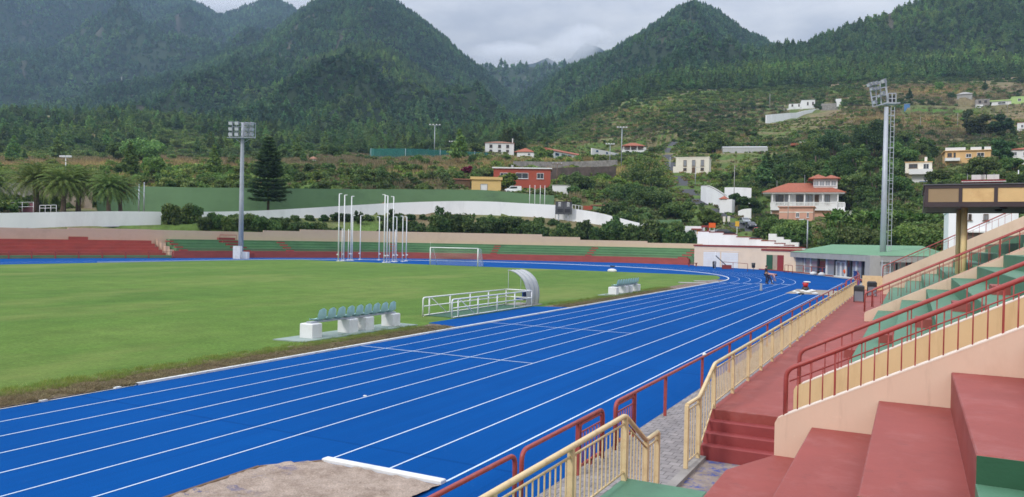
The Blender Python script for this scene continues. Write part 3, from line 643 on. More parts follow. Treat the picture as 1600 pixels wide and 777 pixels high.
def gn_scatter(name, pts, scl, rot, idx, protos, **tags):
    """points carrying scale / turn / kind, and a node tree that puts a plant on each"""
    me = bpy.data.meshes.new(name); me.vertices.add(len(pts)); me.vertices.foreach_set('co', np.ascontiguousarray(pts, np.float32).ravel())
    for nm, typ, arr in (('scl', 'FLOAT', scl.astype(np.float32)), ('rot', 'FLOAT', rot.astype(np.float32)), ('idx', 'INT', idx.astype(np.int32))):
        a = me.attributes.new(nm, typ, 'POINT'); a.data.foreach_set('value', arr)
    me.update(); o = bpy.data.objects.new(name, me); COL.objects.link(o)
    ng = bpy.data.node_groups.new(name + '_nodes', 'GeometryNodeTree')
    ng.interface.new_socket('Geometry', in_out='INPUT', socket_type='NodeSocketGeometry'); ng.interface.new_socket('Geometry', in_out='OUTPUT', socket_type='NodeSocketGeometry')
    N = ng.nodes; L = ng.links; gi = N.new('NodeGroupInput'); go = N.new('NodeGroupOutput'); ip = N.new('GeometryNodeInstanceOnPoints'); jn = N.new('GeometryNodeJoinGeometry')
    for p in reversed(protos):
        oi = N.new('GeometryNodeObjectInfo'); oi.inputs['Object'].default_value = p; oi.inputs['As Instance'].default_value = True; L.new(oi.outputs['Geometry'], jn.inputs[0])
    def att(nm, typ):
        n = N.new('GeometryNodeInputNamedAttribute'); n.data_type = typ; n.inputs['Name'].default_value = nm; return n.outputs['Attribute']
    L.new(gi.outputs[0], ip.inputs['Points']); L.new(jn.outputs[0], ip.inputs['Instance']); ip.inputs['Pick Instance'].default_value = True
    L.new(att('idx', 'INT'), ip.inputs['Instance Index'])
    cx = N.new('ShaderNodeCombineXYZ'); L.new(att('rot', 'FLOAT'), cx.inputs['Z'])
    er = N.new('FunctionNodeEulerToRotation'); L.new(cx.outputs[0], er.inputs[0]); L.new(er.outputs[0], ip.inputs['Rotation'])
    cs = N.new('ShaderNodeCombineXYZ'); s = att('scl', 'FLOAT')
    for k in 'XYZ': L.new(s, cs.inputs[k])
    L.new(cs.outputs[0], ip.inputs['Scale']); L.new(ip.outputs[0], go.inputs[0])
    md = o.modifiers.new('plants', 'NODES'); md.node_group = ng
    return tag(o, **tags)
def proto(name, V, F, mat, trunk=None):
    me = npmesh(name, V, F, mat)
    if trunk is not None:
        k = len(trunk.v); vs = np.concatenate([np.array(trunk.v), V]); fs = [tuple(f) for f in trunk.f] + [tuple(int(i) + k for i in f) for f in F]
        me = bpy.data.meshes.new(name); me.from_pydata(vs.tolist(), [], fs); me.materials.append(MT['bark']); me.materials.append(MT[mat] if isinstance(mat, str) else mat)
        me.polygons.foreach_set('material_index', [0] * len(trunk.f) + [1] * len(F)); me.update()
    return bpy.data.objects.new(name, me)      # kept unlinked: only the scatter shows it

def sample(n, dlo, dhi, ulo=-0.82, uhi=0.98):
    n = int(n * 1.22)
    d = np.sqrt(RNG.random(n) * (dhi ** 2 - dlo ** 2) + dlo ** 2); u = RNG.random(n) * (uhi - ulo) + ulo
    X = FH.x * d + RH.x * u * d; Y = FH.y * d + RH.y * u * d
    return X, Y
def clear_of(X, Y, extra=0.0):
    k = np.ones(X.shape, bool)
    if extra < -10: extra = -2.5; lanes = []
    else: lanes = LANES
    for (x, y, rad, pz) in PADS: k &= np.hypot(X - x, Y - y) > rad * 1.05 + extra
    for (a, b) in zip(ROAD[:-1], ROAD[1:]):
        L2 = (b[0] - a[0]) ** 2 + (b[1] - a[1]) ** 2; t = np.clip(((X - a[0]) * (b[0] - a[0]) + (Y - a[1]) * (b[1] - a[1])) / L2, 0, 1)
        k &= np.hypot(X - a[0] - t * (b[0] - a[0]), Y - a[1] - t * (b[1] - a[1])) > 3.6 + extra
    for (x0, y0, x1, y1, w) in lanes:     # sight lines kept open by the fields in front of a house
        L2 = (x1 - x0) ** 2 + (y1 - y0) ** 2; t = np.clip(((X - x0) * (x1 - x0) + (Y - y0) * (y1 - y0)) / L2, 0, 1)
        k &= np.hypot(X - x0 - t * (x1 - x0), Y - y0 - t * (y1 - y0)) > w
    return k
LANES = []

def make_forests():
    pines = [proto('pine_proto', *pine_proto(s), 'leaf_pine') for s in range(5)]
    broad = [proto('broad_proto', *round_proto(40 + s, 4.2, 8.0, 1.0, 11, 1.0, 22), 'leaf_pine') for s in range(3)]
    fmix = pines + broad
    npines = [proto('near_pine_proto', *pine_proto(20 + s, 12.0, .95, 1.3), 'leaf_pine_near') for s in range(5)]; nbroad = [proto('near_broad_proto', *round_proto(45 + s, 4.2, 8.5, 1.0, 12, .85, 30), 'leaf_pine_near') for s in range(3)]
    def forest(name, layer, n, dlo, dhi, smin, smax, label, pfrac=0.5, fmix=fmix):
        X, Y = sample(n, dlo, dhi); z, lay, px, d = terrain(X, Y)
        rk = ridged(X * .012, Y * .012, 4); k = (lay == layer) & (rk < 0.90) & ~clearing(px, d)
        if layer == 1: k = ((lay == 1) | ((lay == 0) & (px > 880))) & (d > 606) & (rk < .90)
        X, Y, z, d = X[k], Y[k], z[k], d[k]; m = len(X)
        isn = fbm(X * .006, Y * .006, 3); idx = np.where((RNG.random(m) + (isn - .5) * 0.8) < pfrac, RNG.integers(0, 5, m), 5 + RNG.integers(0, 3, m))
        s = smin + (smax - smin) * RNG.random(m) ** 1.4
        gn_scatter(name, np.stack([X, Y, z - 1.2], -1), s, RNG.random(m) * 6.28, idx, fmix, label=label, cat='forest', kind='stuff')
    forest('pine_forest', 1, 42000, 600, 1000, 0.45, 1.0, 'dark pine forest along the crest of the right hillside', .6, npines + nbroad)
    forest('pine_forest', 2, 80000, 470, 1450, 0.5, 1.0, 'pine forest on the pointed peak right of the middle')
    forest('pine_forest', 3, 120000, 550, 1600, 0.5, 1.05, 'pine forest on the big mountain left of the middle')
    forest('pine_forest', 4, 110000, 1000, 2560, 0.8, 1.5, 'hazy forest on the far left mountain range')
    forest('pine_forest', 5, 60000, 510, 1220, 0.45, 0.95, 'greener pine forest on the spur below the big left mountain', .5, npines + nbroad)
    forest('pine_forest', 6, 9000, 1250, 2050, 1.2, 2.0, 'hazy forest on the blue ridge at the right edge')
    # scrub, bushes and terrace rows on the low slopes
    bush = [proto('bush_proto', *round_proto(80 + s, 1.5, 1.9, 0.1, 10, 0.27, 46), mt) for s, mt in enumerate(['leaf_scrub', 'leaf_broad', 'leaf_hedge', 'leaf_bright', 'leaf_bright', 'leaf_scrub'])]
    tuft = []
    for s in range(3):
        r = np.random.default_rng(s); n = 60; p = np.c_[r.normal(0, .55, n), r.normal(0, .55, n), np.zeros(n)]; a = r.random(n) * 6.28; w = 0.05; h = 0.5 + r.random(n) * 0.7
        tv = np.c_[np.cos(a), np.sin(a), np.zeros(n)]; tip = p + np.c_[r.normal(0, .25, n), r.normal(0, .25, n), h]
        V = np.stack([p - tv * w, p + tv * w, tip + tv * w * .3, tip - tv * w * .3], 1).reshape(-1, 3); tuft.append(proto('tuft_proto', V, np.arange(len(V)).reshape(-1, 4), 'leaf_dry'))
    trees = [proto('tree_proto', *round_proto(60 + s, 3.0, 6.0, .8, 16, 0.36, 110), 'leaf_broad') for s in range(3)] + [proto('slim_proto', *pine_proto(30 + s, 9.0, .45, 4.0), 'leaf_pine_near') for s in range(2)]
    def low(name, n, protos, dlo, dhi, dens, smin, smax, label, cat, sink=0.15, extra=0.0):
        X, Y = sample(n, dlo, dhi); z, lay, px, d = terrain(X, Y); k = (lay == 0) & (z > 2.5) & (RNG.random(len(X)) < dens(X, Y, z, px, d)) & clear_of(X, Y, extra)
        X, Y, z = X[k], Y[k], z[k]; m = len(X)
        gn_scatter(name, np.stack([X, Y, z - sink], -1), smin + (smax - smin) * RNG.random(m) ** 1.5, RNG.random(m) * 6.28, RNG.integers(0, len(protos), m), protos, label=label, cat=cat, kind='stuff')
    back = lambda px: np.interp(px, [-300, 0, 200, 400, 600, 720, 860, 950, 1040, 1130, 1200, 1300, 1400, 1500, 1750], [130, 130, 174, 166, 179, 181, 178, 166, 160, 158, 150, 135, 118, 95, 85])
    def d_scrub(X, Y, z, px, d):
        n = fbm(X * .025, Y * .025 + 7, 4); fallow = (px < 740) & (d > 232) & (d < 335)
        terr = (px > 900) & (d > 270) & (d < 620); q = z / 4.5; f = q - np.floor(q)
        p = np.clip((n - 0.36) * 4, 0.05, 1); p = np.where(fallow, 0.06, p); p = np.where(terr, np.where(f < 0.55, np.clip((n - .30) * 5, .10, 0.85), 0.05), p)
        meadow = np.exp(-(((px - 1460) / 75) ** 2 + ((d - 415) / 26) ** 2)) > 0.35
        dryhill = (px > 1350) & (d > 300) & (d < 560); p = np.where(dryhill, p * 0.35, p)
        return np.where(meadow, 0.0, p) * (d > back(px))
    low('scrub', 95000, bush, 120, 640, d_scrub, 0.45, 1.5, 'green scrub and bushes covering the lower slopes', 'scrub')
    def d_dry(X, Y, z, px, d):
        n = fbm(X * .02 + 3, Y * .02, 5); a = ((px < 760) & (d > 225) & (d < 345)) * np.clip(n * 4 - .8, 0, 1)
        return np.maximum(a, 0.25 * np.clip(n * 4 - 1.6, 0, 1) + 0.5 * ((px > 1330) & (d > 230) & (d < 560)) * np.clip(n * 3 - .8, 0, 1)) * (d > back(px))
    low('dry_grass', 90000, tuft, 150, 560, d_dry, 0.7, 1.7, 'dry yellow grass on the fallow fields and upper slope', 'dry grass', 0.05)
    def d_tree(X, Y, z, px, d):
        n = fbm(X * .016 + 70, Y * .016, 4); edge = np.clip((d - 380) / 160, 0, 1) * (px < 860)
        p = 0.05 * np.clip((n - .45) * 8, 0, 1) * (px < 900) + edge * 0.85 + 0.55 * ((px > 1180) & (px < 1460) & (d > 185) & (d < 300)) * np.clip((n - .40) * 8, 0, 1)
        p = np.where(clearing(px, d), 0.03, p)
        return np.where((px > 1330) & (d > 300) & (d < 580), 0.012, p) * (d > np.maximum(195, back(px)))
    weeds = []
    for s in range(4):
        V, F = round_proto(150 + s, .8, .7, .0, 5, .22, 16); weeds.append(proto('weed_proto', V, F, ['leaf_scrub', 'leaf_edge', 'leaf_dry', 'leaf_bright'][s]))
    low('weeds', 110000, weeds, 95, 420, lambda X, Y, z, px, d: np.clip((fbm(X * .06 + 3, Y * .06, 3) - .3) * 4, .15, 1) * (d > back(px)), .4, 1.25, 'low weeds and ground cover on the banks and fields', 'weeds', .1, -60)
    low('woodland', 14000, trees, 190, 700, d_tree, 0.55, 1.35, 'mixed woodland at the foot of the mountains', 'woodland', 0.4, 2.0)

# ================================================================== sky, sun, haze
def make_clouds():
    m = cloudmat('cloud', 0.016, 2.6, 0.60)
    for px, y, d, rx, rz, lb in ((890, 82, 2960, 56, 32, 'white cloud clinging to the farthest ridge'), (915, 58, 3050, 50, 22, 'paler cloud above the one on the farthest ridge'), (352, 4, 2820, 90, 24, 'cloud bank behind the notch of the far left mountains'), (470, -2, 2800, 42, 12, 'small cloud right of the far left summit'), (800, 84, 3420, 80, 22, 'thin cloud sheet behind the farthest ridge')):
        mb = MB(); mb.ball((0, 0, 0), (1, 1, 1), 28, 16); mb.f = [f[::-1] for f in mb.f]; o = mb.build('cloud', m, label=lb, cat='cloud', group='clouds on the summits', kind='thing'); o.location = W(px, y, d); o.rotation_euler = (0, 0, YAW); o.scale = (rx * d / FPX, 90, rz * d / FPX)
def make_sky():
    w = bpy.data.worlds.new('World'); SC.world = w; w.use_nodes = True; nt = w.node_tree; bg = nt.nodes['Background']
    sun_el, sun_rot = R_(38), R_(205)
    sk = nd(nt, 'ShaderNodeTexSky', sky_type='NISHITA'); sk.sun_disc = False; sk.sun_elevation = sun_el; sk.sun_rotation = sun_rot
    sk.air_density = 1.2; sk.dust_density = 2.0
    tc = nd(nt, 'ShaderNodeTexCoord'); sx = nd(nt, 'ShaderNodeSeparateXYZ'); nt.links.new(tc.outputs['Generated'], sx.inputs[0])
    # a flat cloud deck: direction projected onto a plane overhead
    zc = nd(nt, 'ShaderNodeMath', operation='MAXIMUM'); nt.links.new(sx.outputs['Z'], zc.inputs[0]); zc.inputs[1].default_value = 0.0
    za = nd(nt, 'ShaderNodeMath', operation='ADD'); nt.links.new(zc.outputs[0], za.inputs[0]); za.inputs[1].default_value = 0.12
    dv = nd(nt, 'ShaderNodeVectorMath', operation='SCALE'); iv = nd(nt, 'ShaderNodeMath', operation='DIVIDE'); iv.inputs[0].default_value = 1.0; nt.links.new(za.outputs[0], iv.inputs[1])
    nt.links.new(tc.outputs['Generated'], dv.inputs[0]); nt.links.new(iv.outputs[0], dv.inputs['Scale'])
    n1 = noise(nt, dv.outputs[0], 0.75, 7, 0.58)
    col = ramp(nt, n1, [(0.30, (0.44, 0.49, 0.60)), (0.48, (0.74, 0.78, 0.88)), (0.64, (1.28, 1.28, 1.30))])
    # overcast luminance: three times brighter overhead than at the horizon
    lm = nd(nt, 'ShaderNodeMath', operation='MULTIPLY_ADD'); pw = nd(nt, 'ShaderNodeMath', operation='POWER'); pw.inputs[1].default_value = 1.5; nt.links.new(zc.outputs[0], pw.inputs[0]); nt.links.new(pw.outputs[0], lm.inputs[0]); lm.inputs[1].default_value = SKY_UP; lm.inputs[2].default_value = SKY_LO
    cl = nd(nt, 'ShaderNodeVectorMath', operation='SCALE'); nt.links.new(col, cl.inputs[0]); nt.links.new(lm.outputs[0], cl.inputs['Scale'])
    mx = mixc(nt, 0.88, sk.outputs[0], cl.outputs[0])
    nt.links.new(mx, bg.inputs['Color']); bg.inputs['Strength'].default_value = 0.1
    s = bpy.data.lights.new('sun', 'SUN'); s.energy = 1.5; s.angle = R_(10); s.color = (1.0, 0.96, 0.90)
    o = bpy.data.objects.new('sun', s); COL.objects.link(o)
    # sun direction: world azimuth measured like the sky node (rotation about Z from +Y, clockwise)
    az = sun_rot; dirv = Vector((math.sin(az) * math.cos(sun_el), math.cos(az) * math.cos(sun_el), math.sin(sun_el)))
    o.rotation_euler = dirv.to_track_quat('Z', 'Y').to_euler()
SKY_LO, SKY_UP = 3.7, 18.0
def make_haze(density=0.00013):
    m = bpy.data.materials.new('haze'); m.use_nodes = True; nt = m.node_tree
    for n in list(nt.nodes):
        if n.type != 'OUTPUT_MATERIAL': nt.nodes.remove(n)
    pv = nd(nt, 'ShaderNodeVolumePrincipled'); pv.inputs['Color'].default_value = (0.50, 0.70, 1.0, 1); pv.inputs['Density'].default_value = density; pv.inputs['Anisotropy'].default_value = 0.2
    nt.links.new(pv.outputs[0], nt.nodes['Material Output'].inputs['Volume'])
    mb = MB(); c = FH * 1300
    mb.box((c.x, c.y, 470), (6300, 2720, 942), ax=(RH, FH, Vector((0, 0, 1))))
    mb.build('haze', m, kind='stuff', label='thin blue mountain haze filling the valley air', cat='haze')
def cloudmat(name, dens, sc, thr):
    m = bpy.data.materials.new(name); m.use_nodes = True; nt = m.node_tree
    for n in list(nt.nodes):
        if n.type != 'OUTPUT_MATERIAL': nt.nodes.remove(n)
    pv = nd(nt, 'ShaderNodeVolumePrincipled'); pv.inputs['Color'].default_value = (0.97, 0.98, 1.0, 1)
    tc = nd(nt, 'ShaderNodeTexCoord'); n1 = noise(nt, tc.outputs['Object'], sc, 5, 0.6)
    ln = nd(nt, 'ShaderNodeVectorMath', operation='LENGTH'); nt.links.new(tc.outputs['Object'], ln.inputs[0])
    mr = nd(nt, 'ShaderNodeMapRange'); mr.inputs['From Min'].default_value = 1.0; mr.inputs['From Max'].default_value = 0.35; nt.links.new(ln.outputs['Value'], mr.inputs['Value'])
    ad = nd(nt, 'ShaderNodeMath', operation='MULTIPLY_ADD'); nt.links.new(mr.outputs[0], ad.inputs[0]); ad.inputs[1].default_value = 0.75; nt.links.new(n1, ad.inputs[2])
    m2 = nd(nt, 'ShaderNodeMapRange'); m2.inputs['From Min'].default_value = thr; m2.inputs['From Max'].default_value = thr + 0.60; m2.inputs['To Max'].default_value = dens; nt.links.new(ad.outputs[0], m2.inputs['Value'])
    nt.links.new(m2.outputs[0], pv.inputs['Density']); nt.links.new(pv.outputs[0], nt.nodes['Material Output'].inputs['Volume'])
    return m
def road_lanes():
    for (x, y, z) in ROAD[:-1]:
        v = Vector((x, y, 0)); e = v - CAM; e.z = 0; e.normalize(); LANES.append((x, y, x - e.x * 40, y - e.y * 40, 4.0))
    for a, b in zip(ROAD[:-1], ROAD[1:]):
        x, y = (a[0] + b[0]) / 2, (a[1] + b[1]) / 2; e = (Vector((x, y, 0)) - CAM); e.z = 0; e.normalize(); LANES.append((x, y, x - e.x * 40, y - e.y * 40, 4.0))
    for px, d in ((1197, 432), (1210, 436), (1224, 440), (1238, 446), (1252, 453), (1268, 462)): p, q = at(px, d), at(px, d * .82); CAPS.append((p.x, p.y, 6, zof(px, float(np.interp(px, [1193, 1210, 1228, 1240, 1256, 1275], [193, 191, 188, 184, 179, 174])), d))); LANES.append((p.x, p.y, q.x, q.y, 5.5))
def make_edge_grass():
    """short blades on the ragged edge of the turf and loose straw on the thatch strip"""
    def tufts(mat, k):
        out = []
        for s in range(3):
            r = np.random.default_rng(90 + s + k); n = 46; p = np.c_[r.normal(0, .10, n), r.normal(0, .10, n), np.zeros(n)]; a = r.random(n) * 6.28; h = .05 + r.random(n) * .08; tv = np.c_[np.cos(a), np.sin(a), np.zeros(n)] * .006
            tip = p + np.c_[r.normal(0, .05 if k == 0 else .12, n), r.normal(0, .05 if k == 0 else .12, n), h * (1 if k == 0 else .5)]
            V = np.stack([p - tv, p + tv, tip + tv * .3, tip - tv * .3], 1).reshape(-1, 3); out.append(proto('blade_proto', V, np.arange(len(V)).reshape(-1, 4), mat))
        return out
    n = 2600; y = RNG.random(n) ** 1.5 * 62 + 2; x = -18.25 - RNG.random(n) ** 2.5 * 1.0; off = np.array([0.3 * mnoise.noise((3, q * 1.3, 9)) for q in y])
    ok = ~((y > 27) & (y < 41)); x, y, off = x[ok], y[ok], off[ok]; n = len(x)
    gn_scatter('grass', np.stack([x + off, y, np.full(n, .01)], -1), .4 + RNG.random(n) * .6, RNG.random(n) * 6.28, RNG.integers(0, 3, n), tufts('leaf_edge', 0), label='short grass blades fringing the edge of the turf', cat='grass', kind='stuff')
    n = 3500; y = RNG.random(n) ** 1.5 * 60 + 2; x = -17.3 - RNG.random(n) * 1.15; k = ~((y > 28) & (y < 40.3))
    gn_scatter('straw', np.stack([x, y, np.full(n, .018)], -1)[k], .5 + RNG.random(k.sum()) * .9, RNG.random(k.sum()) * 6.28, RNG.integers(0, 3, k.sum()), tufts('leaf_dry', 1), label='loose dry straw along the inner kerb', cat='straw', kind='stuff')
# ================================================================== track, pitch, markings
KX, LW = -17.15, 1.127               # inner kerb line of the near straight, lane width
CX, CY, RB = KX - 36.5, 78.0, 36.5   # bend centre and radius
BPX = [(1340,437),(1290,431),(1240,426),(1200,422.5),(1140,418),(1080,414.5),(980,411),(850,408),(700,405),(600,403.5),(480,403),(370,403),(280,403.5),(200,403.7),(100,404),(0,404.5),(-150,406),(-300,408)]
BND = [G(*p) for p in BPX]
BARX = -4.8
def smooth_poly(pts, n=6):
    out = []; P = [Vector(p) for p in pts]
    for i in range(len(P) - 1):
        p0, p1, p2, p3 = P[max(i - 1, 0)], P[i], P[i + 1], P[min(i + 2, len(P) - 1)]
        for k in range(n):
            t = k / n
            out.append(0.5 * ((2 * p1) + (p2 - p0) * t + (2 * p0 - 5 * p1 + 4 * p2 - p3) * t * t + (3 * p1 - p0 - 3 * p2 + p3) * t ** 3))
    out.append(P[-1]); return out
BNS = smooth_poly([Vector((BARX, 84, 0))] + BND, 6)
def ribbon(mb, pts, w, z):
    L, R = [], []; n = len(pts)
    for i, p in enumerate(pts):
        a, b = Vector(pts[max(i - 1, 0)]), Vector(pts[min(i + 1, n - 1)]); t = (b - a); t.z = 0; t.normalize(); s = Vector((-t.y, t.x, 0)) * (w / 2)
        L.append((p[0] + s.x, p[1] + s.y, z)); R.append((p[0] - s.x, p[1] - s.y, z))
    mb.sheet([L, R], False)
def lane_path(off, y0=-20):
    r = RB + off; pts = [(CX + r, y, 0) for y in np.linspace(y0, CY, 50)]
    pts += [(CX + r * math.cos(a), CY + r * math.sin(a), 0) for a in np.linspace(0, math.pi, 80)[1:]]
    pts += [(CX - r, y, 0) for y in np.linspace(CY, y0, 20)[1:]]
    return pts
def build_track():
    mb = MB(); mb.prism([(-125, -40), (30, -40), (30, 128), (-20, 150), (-125, 150)], -0.12, -0.05)
    mb.build('pavement', 'concrete', kind='structure', label='grey concrete apron round the athletics track', cat='pavement')
    mb = MB(); poly = [(BARX + .1, -30)] + [(p.x, p.y) for p in BNS] + [(-112, -30)]
    mb.add([(x, y, 0.0) for x, y in poly], [tuple(range(len(poly)))]); mb.build('running_track', 'track_blue', kind='structure', label='blue synthetic running track round the pitch', cat='track')
    # turf, with ragged edge; D-zone behind the goal stays blue
    r = RB - 1.25; poly = []
    for y in np.linspace(-28, CY, 260): poly.append((CX + r + 0.22 * (mnoise.noise((0, y * .9, 3)) + mnoise.noise((7, y * 3.1, 3)) * .5), y))
    a1 = math.asin((92.6 - CY) / (r + 0.6))
    for a in np.linspace(0, a1, 14)[1:]: poly.append((CX + (r + .6 * a / a1) * math.cos(a), CY + (r + .6 * a / a1) * math.sin(a)))
    for a in np.linspace(math.pi - a1, math.pi, 14): poly.append((CX + r * math.cos(a), CY + r * math.sin(a)))
    for y in np.linspace(CY, -28, 20)[1:]: poly.append((CX - r, y))
    mb = MB(); mb.add([(x, y, 0.012) for x, y in poly], [tuple(range(len(poly)))])
    mb.build('football_pitch', 'turf', kind='structure', label='green turf of the football pitch inside the track', cat='pitch')
    mb = MB(); L = []; Rr = []
    for y in np.linspace(-28, CY + 4, 400):
        if 27.9 < y < 40.6 and False: continue
        L.append((CX + r - 0.35 + 0.34 * mnoise.noise((3, y * 1.3, 9)) + .15 * mnoise.noise((3, y * 5, 2)), y, 0.020)); Rr.append((KX - 0.06, y, 0.020))
    mb.sheet([Rr, L], False); mb.build('dry_thatch', 'thatch', kind='stuff', label='strip of dry brown thatch between the turf and the white kerb', cat='dead grass')
    # lanes
    mb = MB()
    for k in range(1, 7): ribbon(mb, lane_path(k * LW), 0.034, 0.004)
    for x in (-8.80, -7.62): ribbon(mb, [(x, 10.05, 0), (x, 30, 0), (x, 63.4, 0)], 0.036, 0.004)
    ribbon(mb, [(-6.46, 10.0, 0), (-6.46, 40, 0), (-6.46, 86, 0)], 0.042, 0.004)
    for y in (21.25, 30.6): ribbon(mb, [(KX + .1, y, 0), (KX + 6 * LW, y, 0)], 0.05, 0.008)
    ribbon(mb, [(KX + .1, 66.5, 0), (KX + 6 * LW, 66.5, 0)], 0.04, 0.008)
    for k in range(6):
        x = KX + (k + 0.2) * LW; ribbon(mb, [(x, 75.6 + 0.45 * k, 0), (x + 0.72 * LW, 75.6 + .45 * k, 0)], 0.32, 0.008)
    mb.build('lane_lines', 'line_white', kind='structure', label='white lane lines painted on the blue track', cat='track markings')
    # raised white inner kerb
    mb = MB(); pts = [p for p in lane_path(0, 12.6)]
    pts = [p for p in pts if not (p[0] < CX and p[1] < 60)]
    L, R2 = [], []
    rows = [[], [], [], []]
    for i, p in enumerate(pts):
        a, b2 = Vector(pts[max(i - 1, 0)]), Vector(pts[min(i + 1, len(pts) - 1)]); t = (b2 - a).normalized(); s = Vector((-t.y, t.x, 0)) * 0.055; q = Vector(p)
        for rw, v in zip(rows, (q + s + Vector((0, 0, 0.001)), q + s + Vector((0, 0, .055)), q - s + Vector((0, 0, .055)), q - s + Vector((0, 0, 0.001)))): rw.append(tuple(v))
    mb.sheet(rows, False)
    ribbon(mb, [(KX, -20, 0), (KX, 12.6, 0)], 0.05, 0.008)
    for y in (2.0, 6.2, 8.3, 10.2, 12.0): mb.bx(KX - .06, KX + .04, y, y + .16, 0.002, .04)
    mb.build('kerb', 'kerb_white', kind='structure', label='white raised kerb along the inside of the track', cat='kerb')
    # blue run-off mat and green floor of the steel pen
    mb = MB(); mb.prism([(-19.15, 28.6), (KX - .05, 28.0), (KX - .05, 40.3), (-19.15, 39.4)], 0.0, 0.030)
    mb.build('track_extension', 'track_blue', kind='structure', label='blue patch of track beside the white steel pen', cat='track')
    # sand pit in front
    mb = MB(); xs = np.linspace(-9.45, -6.42, 44); ys = np.linspace(1.5, 9.93, 100); rows = []
    for y in ys:
        row = []
        for x in xs:
            e = min((x + 9.45), (9.93 - y)) ; cut = 0.30 * mnoise.noise((x * .9, y * .9, 2))
            z = 0.018 + 0.05 * sm(e / 0.5) * (0.6 + mnoise.noise((x * 1.1, y * 1.1, 5))) + 0.034 * mnoise.noise((x * 5, y * 5, 1)) + 0.022 * mnoise.noise((x * 13, y * 13, 4))
            row.append((x, y, max(z, 0.006) if (x + 9.45) + (9.93 - y) > .62 else -.02))
        rows.append(row)
    mb.sheet(rows, True); mb.build('sand', 'sand', kind='stuff', label='pale sand with blue crumbs in the near jump pit', cat='sand')
    mb = MB(); mb.bar((-9.48, 1.5, 0.008), (-9.48, 9.2, 0.008), 0.07, 0.03); mb.bar((-9.46, 9.2, 0.008), (-8.8, 9.98, 0.008), 0.07, 0.028)
    mb.build('pit_edge', 'wood', label='dark brown edging along the far side of the near sand pit', cat='pit edging')
    mb = MB(); mb.bbx(-8.82, -6.44, 9.95, 10.10, 0.0, 0.06, 0.012); mb.build('takeoff_board', 'kerb_white', label='white board laid across the end of the near sand pit', cat='board')
    mb = MB(); mb.bx(-8.95, BARX - .15, 63.6, 70.5, -0.04, 0.012); mb.build('earth_pit', 'sand_far', kind='structure', label='grey brown earth pit at the far end of the runway', cat='pit')
    # red kerb and apron round the far bend
    mb = MB(); pts = [p for p in BNS[3:40]]; rows = [[], [], [], []]
    for i, p in enumerate(pts):
        t = (pts[min(i + 1, len(pts) - 1)] - pts[max(i - 1, 0)]).normalized(); s = Vector((t.y, -t.x, 0))
        for rw, (o, z) in zip(rows, ((0, 0.0), (0, .14), (0.28, .14), (0.28, 0.0))): rw.append(tuple(p + s * o + Vector((0, 0, z))))
    mb.sheet(rows, False); mb.build('kerb', 'trim_red', kind='structure', label='low dark red kerb round the outside of the far bend', cat='kerb')
    # paver path and the sunken concrete bay at the entrance
    mb = MB(); mb.bx(BARX - .12, -3.40, -12, 66, -0.03, 0.020); mb.build('path', 'pavers', kind='structure', label='grey paver path between the red barrier and the stand', cat='path')
    mb = MB(); mb.bx(-3.40, -3.24, 9.5, 13.62, -0.4, 0.035); mb.build('kerb', 'stone_grey', kind='structure', label='worn concrete kerb at the stand entrance', cat='kerb')
    mb = MB(); mb.bx(-3.24, 0.4, 8.9, 13.62, -0.4, -0.035); mb.build('entrance_floor', 'stained', kind='structure', label='sunken concrete floor stained with blue paint at the entrance', cat='floor')

# ================================================================== near grandstand
Z1, RISE, TX2, TREAD = 0.75, 0.474, -1.29, 0.852
def tz(k): return Z1 + RISE * (k - 1)
def tx(k): return TX2 + TREAD * (k - 2)
NT = 9
YA, YW1, YW2, YW3, YW4, YW5 = 7.08, 11.60, 13.55, 34.5, 36.5, 55.0
def wall_top(x, z0, x0=-1.79, s=0.51): return z0 + (x - x0) * s
def sloped_wall(mb, y0, y1, x0, x1, z0, s, zb=0.0):
    n = 0.06    # rounded nose
    prof = [(x0, zb), (x1, zb), (x1, z0 + s * (x1 - x0)), (x0 + 0.10, z0 + 0.06), (x0 + .03, z0 + .015), (x0, z0 - 0.05)]
    vs = [(x, y, z) for y in (y0, y1) for x, z in prof]; k = len(prof)
    mb.add(vs, [tuple(range(k)), tuple(range(k, 2 * k))[::-1]] + [(i, k + i, k + (i + 1) % k, (i + 1) % k) for i in range(k)])
